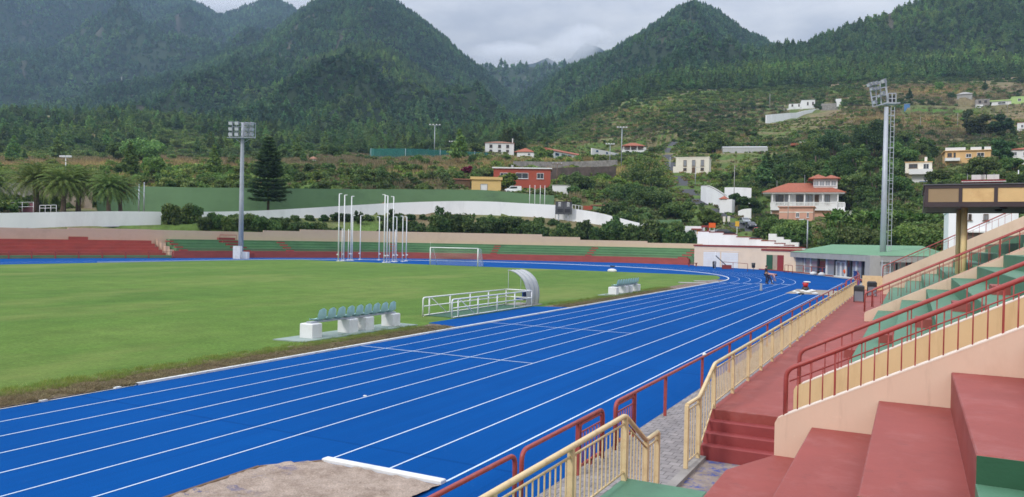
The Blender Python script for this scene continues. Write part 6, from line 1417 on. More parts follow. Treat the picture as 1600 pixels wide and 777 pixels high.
def build_houses():
    # --- town and slope behind the scoreboard
    h = House('house', 'flat roofed brick red house above the yellow hut', 'house', 769, 858, 296, 264, 212, 210, 9); h.wall('red_plaster'); h.flat('white_plaster', th=.35, over=.4)
    h.win(.50, .66, .22, .28); h.win(.82, .66, .12, .28); h.win(.18, .66, .13, .26); h.block('balcony', 'red_plaster', .02 * h.L, .2 * h.L, -1.6, -.01, .25 * h.h, .42 * h.h); h.block('chimney', 'concrete', .30 * h.L, .34 * h.L, 2, 2.8, h.h + .36, h.h + 1.2)
    h = House('hut', 'small flat roofed yellow hut with a grey shutter behind the green wall', 'hut', 735, 781, 301, 281, 196, 196, 6); h.wall('yellow_plaster'); h.flat('yellow_plaster', th=.7, over=.35); h.win(.42, .40, .24, .55, 'concrete', 'white_plaster', 'shutter', door=True)
    h = House('shed', 'low brown and white shed left of the yellow hut', 'shed', 707, 733, 291, 281, 200, 200, 5); h.wall('wood'); h.flat('tile_brown', th=.25, over=.3)
    h = House('house', 'white two storey house with brown tiled roof on the hill, left', 'house', 755, 800, 239, 224, 330, 330, 10); h.wall('white_plaster'); h.hip('tile_brown', rise=1.3, over=.3)
    for fx in (.2, .5, .78): h.win(fx, .68, .10, .32, 'wood'); h.win(fx, .20, .10, .22, 'wood')
    h.block('chimney', 'white_plaster', .93 * h.L, .97 * h.L, 1, 1.6, h.h, h.h + 2.2)
    h = House('outbuilding', 'white outbuilding with orange gable roof right of the brown roofed house', 'building', 802, 831, 245, 238, 326, 322, 8); h.wall('white_plaster', .1, 1); h.hip('tile', 0, 1, rise=2.2, over=.4); h.win(.75, .5, .14, .5)
    h = House('long_building', 'long white wing with orange tiles and a row of dark windows on the slope', 'building', 861, 922, 250, 242, 330, 356, 8); h.wall('white_plaster', 0, 1); h.hip('tile', 0, 1, rise=1.7, over=.4, gable=True)
    for i in range(6): h.win(.1 + .155 * i, .5, .085, .45, 'blue_paint')
    h = House('boundary_wall', 'pale blue white wall climbing the slope below the tiled pavilion', 'wall', 922, 972, 243.5, 237, 356, 380, .6); h.wall('white_plaster')
    for i in range(3): h.win(.15 + .3 * i, .55, .06, .4, 'blue_paint')
    h = House('open_pavilion', 'white pillared pavilion with hipped orange roof beside the steep road', 'pavilion', 970, 1004, 238.5, 228.5, 372, 376, 8); h.block('base', 'white_plaster', 0, h.L, 0, 8, -2.5, .35 * h.h); h.hip('tile', 0, .98, rise=2.0, over=.6)
    for i in range(4): h.block('pillar', 'white_plaster', h.L * (.02 + .31 * i), h.L * (.06 + .31 * i), .05, .5, .351 * h.h, h.h)
    h.block('back_wall', 'white_plaster', .02, h.L - .02, 6, 7.9, .352 * h.h, .99 * h.h)
    h = House('gate_wall', 'white gate wall with piers at the top of the steep road', 'wall', 1004, 1036, 237, 231, 378, 384, .6); h.wall('white_plaster', z1=.55)
    for f in (0.0, .3, .55, .8, .97): h.block('pier', 'white_plaster', h.L * f, h.L * f + .7, -.1, .7, -1, h.h)
    h = House('gate_pier', 'white gate pier right of the road top', 'pier', 1047.5, 1053, 228, 221, 376, 376, 1.5, pad=False); h.wall('white_plaster')
    h = House('house', 'pale cream house with three tall brown windows beside the steep road', 'house', 1053, 1105, 271, 247, 262, 258, 9); h.wall('cream_plaster'); h.flat('cream_plaster', th=.3, over=.1)
    for fx in (.28, .54, .80): h.win(fx, .66, .10, .40, 'wood', 'glass_pale'); 
    h.win(.28, .26, .10, .18, 'wood'); h.win(.80, .26, .10, .18, 'wood'); h.win(.54, .2, .10, .36, 'wood', 'wood', 'door', door=True); h.block('annexe', 'cream_plaster', -.08 * h.L, -.01, 0, 5, -2, .45 * h.h)
    h = House('small_building', 'small white block below the brick red house', 'building', 861, 889, 302, 290, 196, 196, 5); h.wall('white_plaster'); h.flat('concrete', th=.15, over=.1)
    h = House('open_shed', 'reddish brown open shed right of the scoreboard', 'shed', 910, 946, 330, 321, 182, 180, 4); h.block('wall', 'red_plaster', 0, .4 * h.L, 0, 4, -2, .9 * h.h); h.flat('tile_brown', .35, 1, z=.95, th=.2, over=.2)
    for f in (.6, .97): h.block('post', 'wood', f * h.L - .1, f * h.L + .1, .1, .3, -2, .95 * h.h)
    # --- villa with orange roofs
    h = House('villa', 'large white villa with orange hipped roofs and a balustraded terrace', 'villa', 1190, 1318, 337, 301, 196, 198, 13, found=3.5); L = h.L
    h.block('wall', 'white_plaster', .10 * L, .93 * L, 2.2, 12, -2.5, 1.0 * h.h); h.hip('tile', .0, 1.0, z=1.0, rise=2.9, over=.3, y0=0.2, y1=12.5); h.block('eave', 'white_plaster', -.001 * L, L, .0, 12.6, .965 * h.h, h.h - .002)
    h.block('terrace', 'white_plaster', .10 * L, 1.0 * L, -.6, 2.19, .22 * h.h, .36 * h.h); h.block('base', 'pink_plaster', .12 * L, .9 * L, .2, 2.1, -2.5, .219 * h.h)
    b = MB(); up = Vector((0, 0, 1))
    for i in range(56): x = L * (.10 + .90 * i / 55); b.box(h.p(x, -.5, .45 * h.h), (.22, .16, .18 * h.h), ax=(h.e, h.n, up))
    b.box(h.p(.55 * L, -.5, .56 * h.h), (.9 * L, .3, .22), ax=(h.e, h.n, up)); b.build('balustrade', 'white_plaster', h.t)
    for fx, fw, k in ((.21, .10, 'glass'), (.30, .05, 'glass_pale'), (.46, .09, 'glass'), (.57, .10, 'glass_pale'), (.67, .05, 'wood'), (.80, .06, 'glass_pale')): h.win(fx, .70, fw, .44, 'wood', k, y=2.2)
    for fx in (.12, .33, .52, .74, .92): h.block('pillar', 'white_plaster', fx * L - .15, fx * L + .15, .5, .8, .341 * h.h, .964 * h.h)
    h.block('upper_wall', 'white_plaster', .63 * L, .92 * L, 3, 10, h.h + 1.2, h.h * 1.62)
    for i in range(4): h.win(.66 + .071 * i, 1.43, .064, .22, 'white_metal', 'glass_pale', y=3)
    h.hip('tile', .58, .80, z=1.62, rise=1.5, over=.3, y0=2.5, y1=10.5); h.hip('tile', .76, .94, z=1.62, rise=1.3, over=.3, y0=2.3, y1=10.3)
    for fx in (.17, .52): h.block('aerial', 'steel', fx * L, fx * L + .08, 6, 6.08, h.h + 1, h.h + (3.6 if fx < .3 else 5))
    h = House('house', 'salmon pink house with a flat roof below the villa terrace', 'house', 1216, 1269, 346, 324, 180, 178, 7); h.wall('pink_plaster'); h.flat('pink_plaster', th=.25, over=.35); h.win(.55, .45, .10, .34); h.win(.85, .45, .06, .34); h.block('band', 'cream_plaster', 0, h.L, -.05, -.002, .62 * h.h, .68 * h.h)
    h = House('garage', 'small white block at the right foot of the villa', 'building', 1308, 1331, 339, 331, 190, 190, 5); h.wall('white_plaster'); h.flat('white_plaster', th=.2, over=.1)
    # --- white garden walls by the road
    px_wall('garden_wall', 'tall curved white garden wall on the bend of the steep road', 'wall', [(1093,206,291,309),(1103,200,291,316),(1116,194,297,323),(1130,188,306,330)], .5, 'white_wall', 'concrete', 1.5)
    h = House('gatehouse', 'white gabled gatehouse with a small orange roof beside the road', 'gatehouse', 1123, 1142, 328, 306, 184, 182, 4, pad=False); h.wall('white_plaster', z1=.75); h.hip('tile', 0, .5, z=.75, rise=.9, over=.2)
    px_wall('garden_wall', 'long white terrace wall behind the palms of the villa garden', 'wall', [(1130,214,293,308),(1150,213,293,309),(1172,212,294,312)], .4, 'white_wall')
    px_wall('garden_wall', 'white wall at the foot of the villa drive beside the parked cars', 'wall', [(1152,176,330,340),(1160,175,327,342),(1172,174,326,340)], .4, 'white_plaster')
    # --- white estate up the slope
    h = House('farmhouse', 'white farmhouse high on the right slope above the long white wall', 'farmhouse', 1228, 1268, 170, 158, 470, 474, 9); h.wall('white_plaster', .48, 1.0); h.flat('white_plaster', .48, 1, th=.3, over=.1); h.block('wing', 'white_plaster', 0, .479 * h.L, 1.5, 8, -3, .68 * h.h); h.win(.72, .6, .06, .4, 'wood'); h.win(.92, .6, .06, .4, 'wood'); h.win(.12, .42, .07, .3, 'wood'); h.win(.38, .40, .06, .3, 'wood')
    h.block('terrace', 'white_plaster', -.25 * h.L, .5 * h.L, -5, 1.49, -4, -.15 * h.h)
    px_wall('estate_wall', 'long bright white wall stepping up the slope below the farmhouse', 'wall', [(1193,432,180,193),(1210,436,178.5,191),(1228,441,177,188),(1240,446,176.5,184),(1256,455,173,179),(1275,466,170,174)], .8, 'white_wall', None, 1.5)
    h = House('ruin', 'grey stone ruin right of the farmhouse', 'ruin', 1278, 1304, 172, 162, 468, 470, 6); h.wall('stone_grey'); h.block('annexe', 'white_plaster', .92 * h.L, 1.05 * h.L, -1, 3, .4 * h.h, 1.3 * h.h)
    h = House('greenhouse', 'long pale plastic greenhouse on the slope above the cream house', 'greenhouse', 1126, 1196, 238, 229, 300, 306, 8); h.block('wall', 'shelter', 0, h.L, 0, 8, -2, .75 * h.h); h.hip('shelter', 0, 1, z=.75, rise=1.0, over=.1, gable=True)
    h = House('cabin', 'low cabin with a rusty orange roof edge among the dark trees', 'cabin', 1232, 1258, 229, 223, 306, 308, 6); h.wall('white_plaster', .5, 1, z1=1.2); h.block('roof', 'tile', 0, h.L, -1.5, 3, .15 * h.h, .75 * h.h)
    # --- houses at the right edge
    h = House('house', 'cream house with a white balcony and a blue lower storey', 'house', 1411, 1453, 287, 254, 206, 206, 9); h.wall('cream_plaster', z1=1, z0=.5 * h.h); h.block('lower_wall', 'white_plaster', .25 * h.L, .98 * h.L, .02, 8.9, -2, .499 * h.h); h.flat('orange_plaster', th=.2, over=.15); h.block('balcony', 'white_plaster', .15 * h.L, 1.02 * h.L, -1.6, -.02, .42 * h.h, .66 * h.h); h.win(.30, .83, .32, .2, 'wood'); h.win(.78, .80, .22, .26); h.win(.75, .24, .12, .24); h.block('plinth', 'blue_paint', .55 * h.L, .99 * h.L, -.1, 0, -1, .10 * h.h); h.block('chimney', 'white_plaster', .72 * h.L, .82 * h.L, 3, 4, h.h + .2, h.h + 1.7)
    h = House('apartment_house', 'ochre two storey house with a white roof parapet on the right slope', 'house', 1473, 1544, 257, 236, 222, 226, 9); h.wall('orange_plaster'); h.block('balcony', 'white_plaster', -.01 * h.L, .32 * h.L, -1.8, -.02, .24 * h.h, .46 * h.h); h.win(.10, .72, .10, .3, 'wood'); h.win(.21, .66, .05, .46, 'wood', 'glass', 'door', door=True); h.win(.52, .64, .12, .28); h.win(.78, .70, .16, .3); h.flat('orange_plaster', th=.18, over=.4)
    for a, b in ((.0, .45), (.56, .80), (.86, 1.0)): h.block('parapet', 'white_plaster', a * h.L, b * h.L, .0, .3, h.h + .19, h.h + 1.05)
    h = House('house', 'white house with an orange tiled roof at the right edge', 'house', 1576, 1640, 259, 234, 216, 222, 9); h.wall('white_plaster'); h.hip('tile', rise=1.2, over=.4); h.win(.09, .76, .10, .24); h.win(.34, .74, .10, .24); h.win(.40, .2, .14, .3)
    h = House('house', 'maroon house with washing on its roof above the stand canopy', 'house', 1502, 1640, 297, 283, 172, 176, 8); h.wall('maroon'); h.flat('maroon', th=.35, over=.35); h.block('band', 'white_plaster', -.02 * h.L, h.L * 1.02, -.42, -.36, .93 * h.h, h.h); MH = h
    for fx in (.06, .2, .34): h.win(fx, .5, .05, .35)
    for fx, w in ((.10, .9), (.15, 1.9), (.21, 1.0), (.28, 2.4)): h.block('washing', 'white_cloth', fx * h.L, fx * h.L + w, 1, 1.06, h.h + .5, h.h + 1.6)
    for fx in (.05, .36): h.block('washing_post', 'steel', fx * h.L, fx * h.L + .08, 1, 1.08, h.h + .35, h.h + 1.9)
    h = House('house', 'lime green house high on the dry slope at the right', 'house', 1541, 1602, 163, 153, 424, 428, 8); h.wall('lime_plaster', .55, 1); h.flat('lime_plaster', .55, 1, th=.3, over=.1); h.block('wing', 'white_plaster', 0, .549 * h.L, 1, 7, -3, .55 * h.h); h.block('roof', 'lime_plaster', -.02 * h.L, .56 * h.L, .5, 7.5, .551 * h.h, .75 * h.h); h.win(.75, .55, .08, .4); h.win(.3, .22, .2, .3)
    h = House('ruin', 'small ruined house left of the lime green house', 'ruin', 1519, 1541, 166, 154, 418, 420, 6); h.block('wall', 'stone_grey', 0, h.L, 2, 6, -3, .95 * h.h); h.block('porch', 'white_plaster', 0, .5 * h.L, -.5, 1.9, -2, .15 * h.h); h.win(.3, .62, .2, .35, 'wood', y=2); h.win(.7, .62, .2, .35, 'wood', y=2)
    h = House('shelter', 'grey sheeted shelter on the dry slope', 'shelter', 1489, 1513, 152, 142, 455, 455, 6); h.block('wall', 'concrete', 0, h.L, .2, 5, -3, .4 * h.h); h.hip('concrete', z=.4, rise=1.8, over=.3)
    h = House('cabin', 'tiny blue cabin beside the right floodlight head', 'cabin', 1407, 1416, 168, 163, 425, 425, 3); h.wall('blue_paint'); h.flat('white_plaster', th=.1)
    h = House('hut', 'tiny white hut on the ridge track left of the right floodlight head', 'hut', 1300, 1309, 163, 155, 480, 480, 4); h.wall('white_plaster')
    h = House('house', 'small white house half hidden by trees at the right edge above the ochre house', 'house', 1584, 1604, 203, 192, 345, 345, 7); h.wall('white_plaster'); h.flat('tile_brown', th=.25, over=.2); h.win(.4, .5, .2, .4)
    # --- cottage on the brown field at left
    h = House('cottage', 'tiny white cottage on the brown clearing at far left', 'cottage', 63, 78, 198, 194, 620, 620, 6); h.wall('white_plaster'); h.hip('tile_brown', rise=1.0, over=.2)
    for i in range(3): h.win(.2 + .3 * i, .5, .1, .5, 'wood')
    h = House('cottage', 'tiny white cottage beyond the fallow field left of the green net', 'cottage', 481, 494, 253, 249, 300, 300, 6); h.wall('white_plaster'); h.hip('tile_brown', rise=1.4, over=.3)
    # --- behind the canopy
    h = House('house', 'tall white house seen under the stand canopy', 'house', 1481, 1590, 392, 331, 84, 86, 9, pad=False); h.wall('white_wall'); h.flat('white_plaster', th=.2, over=.1); h.win(.31, .86, .045, .16, 'wood'); h.win(.54, .86, .07, .16, 'wood', 'glass_pale'); h.block('opening', 'stone_dark', .24 * h.L, .52 * h.L, -.06, -.002, .18 * h.h, .46 * h.h); h.block('ledge', 'white_plaster', .23 * h.L, .56 * h.L, -.5, -.07, .465 * h.h, .51 * h.h)
    # --- stadium buildings
    a, b = G(1085, 414.8), G(1198, 421.4)
    h = House('storeroom', 'peach store building with two white garage doors and red roof trim', 'store', 1085, 1199, 418, 387.5, 131.0, 115.5, 7, pad=False, zb=0.0); h.h = 3.35; h.wall('peach_light', z0=0); h.block('coping', 'trim_red', -.15, h.L + .02, -.12, 7.1, h.h + .002, h.h + .25)
    for f0, f1 in ((.145, .385), (.405, .635)):
        x0, x1 = f0 * h.L, f1 * h.L; mb = MB()
        for k in range(9): mb.box(h.p((x0 + x1) / 2, -.05, .15 + .27 * k), (x1 - x0, .05, .25), ax=(h.e, h.n, Vector((0, 0, 1))))
        mb.build('garage_door', 'white_plaster', h.t); h.block('door_frame', 'edge', x0 - .12, x1 + .12, -.04, -.002, 2.56, 2.7)
    h2 = House('storeroom', 'lower peach building with a green and red double door', 'store', 1191, 1247, 425, 393, 116.5, 110.0, 6, pad=False, zb=0.0); h2.h = 2.9; h2.wall('peach_light', z0=0); h2.block('coping', 'trim_red', -.1, h2.L + .4, -.12, 6.1, h2.h + .002, h2.h + .28)
    h2.block('door', 'green_side', .14 * h2.L, .31 * h2.L, -.08, -.002, .05, 2.3)['label'] = 'dark green door leaf'; h2.block('door', 'maroon', .45 * h2.L, .62 * h2.L, -.08, -.002, .05, 2.3)['label'] = 'dark red door leaf'; h2.block('opening', 'tan_wall', .315 * h2.L, .445 * h2.L, -.03, -.002, .05, 2.3)
    # stepped white walls with red caps
    def stepped(label, rows, thick, mat, cap, base_px):
        t = thing('stepped_wall', label, 'wall', at(rows[0][0], rows[0][2]))
        for (p0, p1, d0, d1, y) in rows:
            A, B = at(p0, d0), at(p1, d1); zt = zof((p0 + p1) / 2, y, (d0 + d1) / 2); e = (B - A); L = e.length; e.normalize(); n = Vector((-e.y, e.x, 0)); c = (A + B) / 2
            mb = MB(); mb.box((c.x, c.y, zt / 2 - .5), (L - .004, thick, zt + 1.0), ax=(e, n, Vector((0, 0, 1)))); w = mb.build('wall_step', mat, t)
            if cap: mb = MB(); mb.box((c.x, c.y, zt + .07), (L + .05, thick + .12, .13), ax=(e, n, Vector((0, 0, 1)))); mb.build('coping', cap, w)
    def R(px, py, d): return (px, d, py)
    stepped('white wall stepping down behind the garages, dark red caps', [(1090, 1108, 141, 139.5, 362), (1108, 1130, 139.5, 138, 363.6), (1130, 1151, 138, 136, 366.8), (1151, 1171, 136, 134, 371), (1171, 1190, 134, 132.5, 374), (1190, 1211, 132.5, 130.5, 377), (1211, 1226, 130.5, 129, 381), (1226, 1240, 129, 127.5, 384), (1240, 1258, 127.5, 126, 388)], .35, 'white_wall', 'trim_red', 0)
    stepped('rough white wall of short steps right of the road', [(1201, 1213, 142, 141, 365.5), (1213, 1224, 141, 140, 370.5), (1224, 1235, 140, 139, 374.5), (1235, 1248, 139, 138, 379)], .4, 'white_plaster', None, 0)
    h = House('kiosk', 'low white building with dark red door trim behind the stepped wall', 'building', 1061, 1124, 366, 353, 150, 147, 4, pad=False); h.block('wall', 'white_wall', 0, .58 * h.L, 0, 4, -1, .95 * h.h); h.block('wall', 'white_wall', .70 * h.L, h.L, .2, 4, -1, .5 * h.h); h.block('portal', 'trim_red', .55 * h.L, .80 * h.L, -.5, .6, .80 * h.h, 1.05 * h.h); h.block('portal', 'trim_red', .30 * h.L, .56 * h.L, -.4, -.02, .52 * h.h, .66 * h.h); h.block('post', 'trim_red', .70 * h.L, .73 * h.L, -.4, -.1, -1, .79 * h.h); h.block('door', 'amber', .44 * h.L, .52 * h.L, -.1, -.01, 0, .5 * h.h)

def build_pavilion():
    A, B, C = G(1240, 425.5), G(1364, 440), at(1462, 86); D, E = at(1482, 112), at(1272, 128); z = Vector((0, 0, 1))
    t = thing('pavilion', 'glass fronted concrete pavilion with a wide green roof', 'pavilion', A)
    ze, zt = 2.85, 4.05; P = [Vector((p.x, p.y, 0)) for p in (A, B, C, D, E)]; cen = sum(P, Vector()) / 5
    O = [p + (p - cen).normalized() * .5 for p in P]
    mb = MB(); n = 5; mb.add([o + z * 2.15 for o in O] + [o + z * (ze - .02) for o in O], [tuple(range(n))[::-1]] + [(i, (i + 1) % n, n + (i + 1) % n, n + i) for i in range(n)]); mb.build('fascia', 'concrete', t)
    r1, r2 = at(1300, 118, 0), at(1440, 103, 0); V = [o + z * ze + (o - cen).normalized() * .06 for o in O] + [r1 + z * zt, r2 + z * zt]
    mb = MB(); mb.add(V, [(0, 1, 6, 5), (1, 2, 6), (2, 3, 6), (3, 4, 5, 6), (4, 0, 5), (4, 3, 2, 1, 0)]); mb.build('roof', 'roof_green', t)
    c = MB(); c.bar(W(1388, 396, 92), W(1425, 390.5, 96), .12); c.build('roof_cable', 'dark_steel', t)
    e = (B - A); L = e.length; e.normalize(); nn = Vector((-e.y, e.x, 0)); ax = (e, nn, z)
    if nn.dot(cen - A) < 0: nn = -nn
    ax = (e, nn, z)
    def blk(nm, mt, f0, f1, y0, y1, z0, z1):
        k = MB(); k.box(A + e * ((f0 + f1) / 2 * L) + nn * ((y0 + y1) / 2) + z * ((z0 + z1) / 2), ((f1 - f0) * L, y1 - y0, z1 - z0), ax=ax); return k.build(nm, mt, t)
    blk('wall', 'concrete', 0, .105, .3, 1.2, 0, 2.14); blk('wall', 'concrete', .935, 1.0, .1, 1.4, 0, 2.14)
    panes = [(.105, .20, 'glass_pale'), (.205, .30, 'glass_pale'), (.315, .42, 'glass'), (.425, .525, 'glass_pale'), (.54, .66, 'glass_pale'), (.665, .71, 'glass'), (.725, .84, 'glass_pale'), (.855, .935, 'glass_pale')]
    for f0, f1, g in panes: blk('pane', g, f0 + .004, f1 - .004, .55, .58, .15, 2.12)
    for f, w, mt in ((.107, .012, 'white_metal'), (.2025, .012, 'white_metal'), (.307, .018, 'dark_plastic'), (.4225, .014, 'white_metal'), (.532, .018, 'dark_plastic'), (.6625, .01, 'white_metal'), (.717, .018, 'dark_plastic'), (.78, .01, 'white_metal'), (.847, .018, 'dark_plastic'), (.89, .01, 'white_metal')): blk('mullion', mt, f - w / 2, f + w / 2, .45, .62, .02, 2.145)
    for f0, f1 in ((.545, .60), (.605, .655)):
        fr = MB()
        for a, b, c0, c1 in ((f0, f0 + .006, .05, 1.9), (f1 - .006, f1, .05, 1.9), (f0 + .006, f1 - .006, 1.82, 1.9)): fr.box(A + e * ((a + b) / 2 * L) + nn * .5 + z * ((c0 + c1) / 2), ((b - a) * L, .07, c1 - c0), ax=ax)
        fr.build('door_frame', 'white_metal', t)
    blk('sill', 'white_metal', .10, .94, .42, .66, 0, .15); blk('back_wall', 'stone_grey', .1, .94, 5, 5.2, .02, 2.12); blk('floor', 'concrete', -.02, 1.0, -.6, 5, -.03, .018)
    # right face
    e2 = (C - B); e2.z = 0; L2 = e2.length; e2.normalize(); n2 = Vector((-e2.y, e2.x, 0))
    if n2.dot(cen - B) < 0: n2 = -n2
    k = MB(); k.box(B + e2 * (L2 * .14) + n2 * .6 + z * 1.07, (L2 * .28, .8, 2.14), ax=(e2, n2, z)); k.build('wall', 'concrete', t)
    for f0, f1 in ((.30, .44), (.46, .60), (.62, .8)): k = MB(); k.box(B + e2 * (L2 * (f0 + f1) / 2) + n2 * .8 + z * 1.1, (L2 * (f1 - f0), .04, 2.0), ax=(e2, n2, z)); k.build('pane', 'glass_pale', t)
    for f in (.29, .45, .61, .81): k = MB(); k.box(B + e2 * (L2 * f) + n2 * .75 + z * 1.07, (.12, .16, 2.13), ax=(e2, n2, z)); k.build('mullion', 'dark_plastic', t)
    # concrete column block beside the mast foot with a small steel gate
    q = G(1369, 444); t2 = thing('concrete_pier', 'tall grey concrete pier before the right floodlight mast', 'pier', q); k = MB(); k.box(q + FH * .9 + z * 1.45, (1.05, 1.05, 2.9), YAW); k.build('shaft', 'concrete', t2)
    g = MB(); s = q + RH * .55
    for x in (.0, .85): g.bar(s + RH * x, s + RH * x + z * 2.5, .08)
    for zz in (.1, 1.2, 2.0): g.bar(s + z * zz, s + RH * .85 + z * zz, .06)
    g.build('side_gate', 'steel', t2)

def build_road():
    mb = MB(); P = smooth_poly([Vector(p) for p in ROAD], 6); L, R = [], []
    for i, p in enumerate(P):
        t = (P[min(i + 1, len(P) - 1)] - P[max(i - 1, 0)]); t.z = 0; t.normalize(); s = Vector((-t.y, t.x, 0)) * 2.2; L.append(tuple(p + s)); R.append(tuple(p - s))
    mb.sheet([L, R], True); mb.build('road', 'asphalt', kind='structure', label='steep narrow asphalt road climbing the slope', cat='road')
    return P
def car(label, loc, rz, mat, kind='hatch', scale=1.0):
    t = thing('parked_car', label, 'van' if kind == 'van' else 'car', loc, rz, 'vehicles parked on the slope'); f = Vector((math.cos(rz), math.sin(rz), 0)); l = Vector((-f.y, f.x, 0)); B = Vector(loc)
    def P(x, y, z): return B + f * x + l * y + Vector((0, 0, z))
    if kind == 'van': pf = [(-2.1, .3), (-2.12, 1.0), (-2.0, 1.78), (.6, 1.80), (1.25, 1.15), (2.05, .95), (2.1, .35)]; cab = [(-1.0, 1.12), (-1.0, 1.62), (.52, 1.62), (1.0, 1.14)]
    else: pf = [(-1.95, .30), (-2.0, .85), (-1.8, .98), (-1.35, 1.42), (.25, 1.45), (1.0, .98), (1.85, .80), (1.98, .55), (1.95, .30)]; cab = [(-1.5, .98), (-1.2, 1.36), (.2, 1.38), (.82, .98)]
    hw = .82; rows = []
    for y in (-hw, -hw * .97, hw * .97, hw): k = .04 if abs(y) == hw else 0; rows.append([tuple(P(x * (1 - k * .3), y * (1 if z < 1.0 else .86), max(.3, z - k * .5))) for x, z in pf])
    mb = MB(); mb.sheet(rows, False, True); n = len(pf); mb.f.append(tuple(range(n))); mb.f.append(tuple(len(mb.v) - n + i for i in range(n))[::-1]); mb.sm += [False, False]; mb.build('body', mat, t)
    for s in (-1, 1): mb = MB(); mb.add([P(x, s * hw * (.87 if z > 1.0 else .99) + s * .02, z) for x, z in cab], [(0, 1, 2, 3)]); mb.add([P(x, s * hw * (.87 if z > 1.0 else .99) + s * .008, z) for x, z in cab], [(3, 2, 1, 0)]); mb.build('side_window', 'glass_car', t)
    (xa, za), (xb, zb) = ((.6, 1.80), (1.25, 1.15)) if kind == 'van' else ((.25, 1.45), (1.0, .98)); o = .02
    mb = MB(); mb.quad(P(xa + .06, -.62, za - .06 + o), P(xb - .05, -.74, zb + .03 + o), P(xb - .05, .74, zb + .03 + o), P(xa + .06, .62, za - .06 + o)); mb.build('windscreen', 'glass_car', t)
    (xa, za), (xb, zb) = ((-2.0, 1.70), (-2.12, 1.1)) if kind == 'van' else ((-1.4, 1.38), (-1.76, 1.03)); mb = MB(); mb.quad(P(xa - .03, -.6, za + .02), P(xa - .03, .6, za + .02), P(xb - .03, .7, zb + .02), P(xb - .03, -.7, zb + .02)); mb.build('rear_window', 'glass_car', t)
    for x in (-1.25, 1.25):
        for s in (-1, 1):
            c = P(x, s * .74, .31); mb = MB(); mb.tube([c - l * .1, c + l * .1], .31, 14); w = mb.build('wheel', 'tyre', t); mb = MB(); mb.tube([c - l * .108, c + l * .108], .19, 10); mb.build('rim', 'steel', w)
    for s in (-1, 1): mb = MB(); mb.box(P(1.95, s * .58, .68), (.08, .28, .14), rz); mb.build('headlight', 'lamp_face', t); mb = MB(); mb.box(P(-1.99, s * .64, .80), (.06, .2, .22), rz); mb.build('tail_light', 'red_plastic', t)
    return t
def build_cars():
    def on_road(px, d, side): 
        P = smooth_poly([Vector(p) for p in ROAD], 6); q = at(px, d); i = min(range(1, len(P) - 1), key=lambda k: (P[k].x - q.x) ** 2 + (P[k].y - q.y) ** 2); t = (P[i + 1] - P[i - 1]).normalized(); s = Vector((t.y, -t.x, 0)).normalized(); return P[i] + s * side, math.atan2(-t.y, -t.x)
    p, r = on_road(1172, 156, 1.6); car('small red car parked nose down at the roadside', p, r, 'car_red')
    p, r = on_road(1163, 163, 1.6); car('dark car parked behind the small red one on the steep road', p, r, 'car_dark')
    p, r = on_road(1154, 168, 1.6); car('silver grey car parked highest in the row on the steep road', p, r, 'car_grey')
    q = at(1131, 147); car('dark car parked behind the stepped white wall', (q.x, q.y, zof(1131, 370, 147)), YAW + .1, 'car_dark'); PADS.append((q.x, q.y, 4, zof(1131, 370, 147)))
    q = at(800, 190); car('small white van parked above the green wall left of the flagpoles', (q.x, q.y, zof(800, 302.3, 190)), YAW + math.pi, 'car_white', 'van'); PADS.append((q.x, q.y, 5, zof(800, 302.3, 190)))

def pole(name, label, px, yb, yt, d, kind='plain', mat='steel', r=.09, group=None, arm=1.4, zb=None):
    q = at(px, d); z0 = zof(px, yb, d) - .6; z1 = zof(px, yt, d); t = thing(name, label, name.replace('_', ' '), (q.x, q.y, z0), YAW, group)
    mb = MB(); mb.tube([(q.x, q.y, z0), (q.x, q.y, z1)], r, 8, True, [r * 1.2, r * .8]); mb.build('pole', mat, t); top = Vector((q.x, q.y, z1)); z = Vector((0, 0, 1))
    if kind == 'tee':
        mb = MB(); mb.bar(top - RH * arm - z * .1, top + RH * arm - z * .1, .14); mb.build('crossarm', mat, t)
        for s in (-.8, 0, .8): mb = MB(); mb.tube([top + RH * (s * arm) - z * .05, top + RH * (s * arm) + z * .25], .06, 6); mb.build('insulator', 'white_metal', t)
    if kind == 'lamp': mb = MB(); mb.tube([top - z * .1, top + RH * arm * .5 + z * .15, top + RH * arm + z * .1], .045, 6); mb.build('arm', mat, t); mb = MB(); mb.box(top + RH * (arm + .2) + z * .08, (.7, .28, .14), YAW); mb.build('lamp_head', 'kerb_white', t)
    if kind == 'flood':
        mb = MB(); mb.bar(top - RH * arm, top + RH * arm, .12); mb.build('crossarm', mat, t)
        for s in (-1, -.35, .35, 1): mb = MB(); mb.box(top + RH * (s * arm) + z * .2 - FH * .1, (.55, .3, .4), YAW); mb.build('lamp', 'kerb_white', t)
    return t
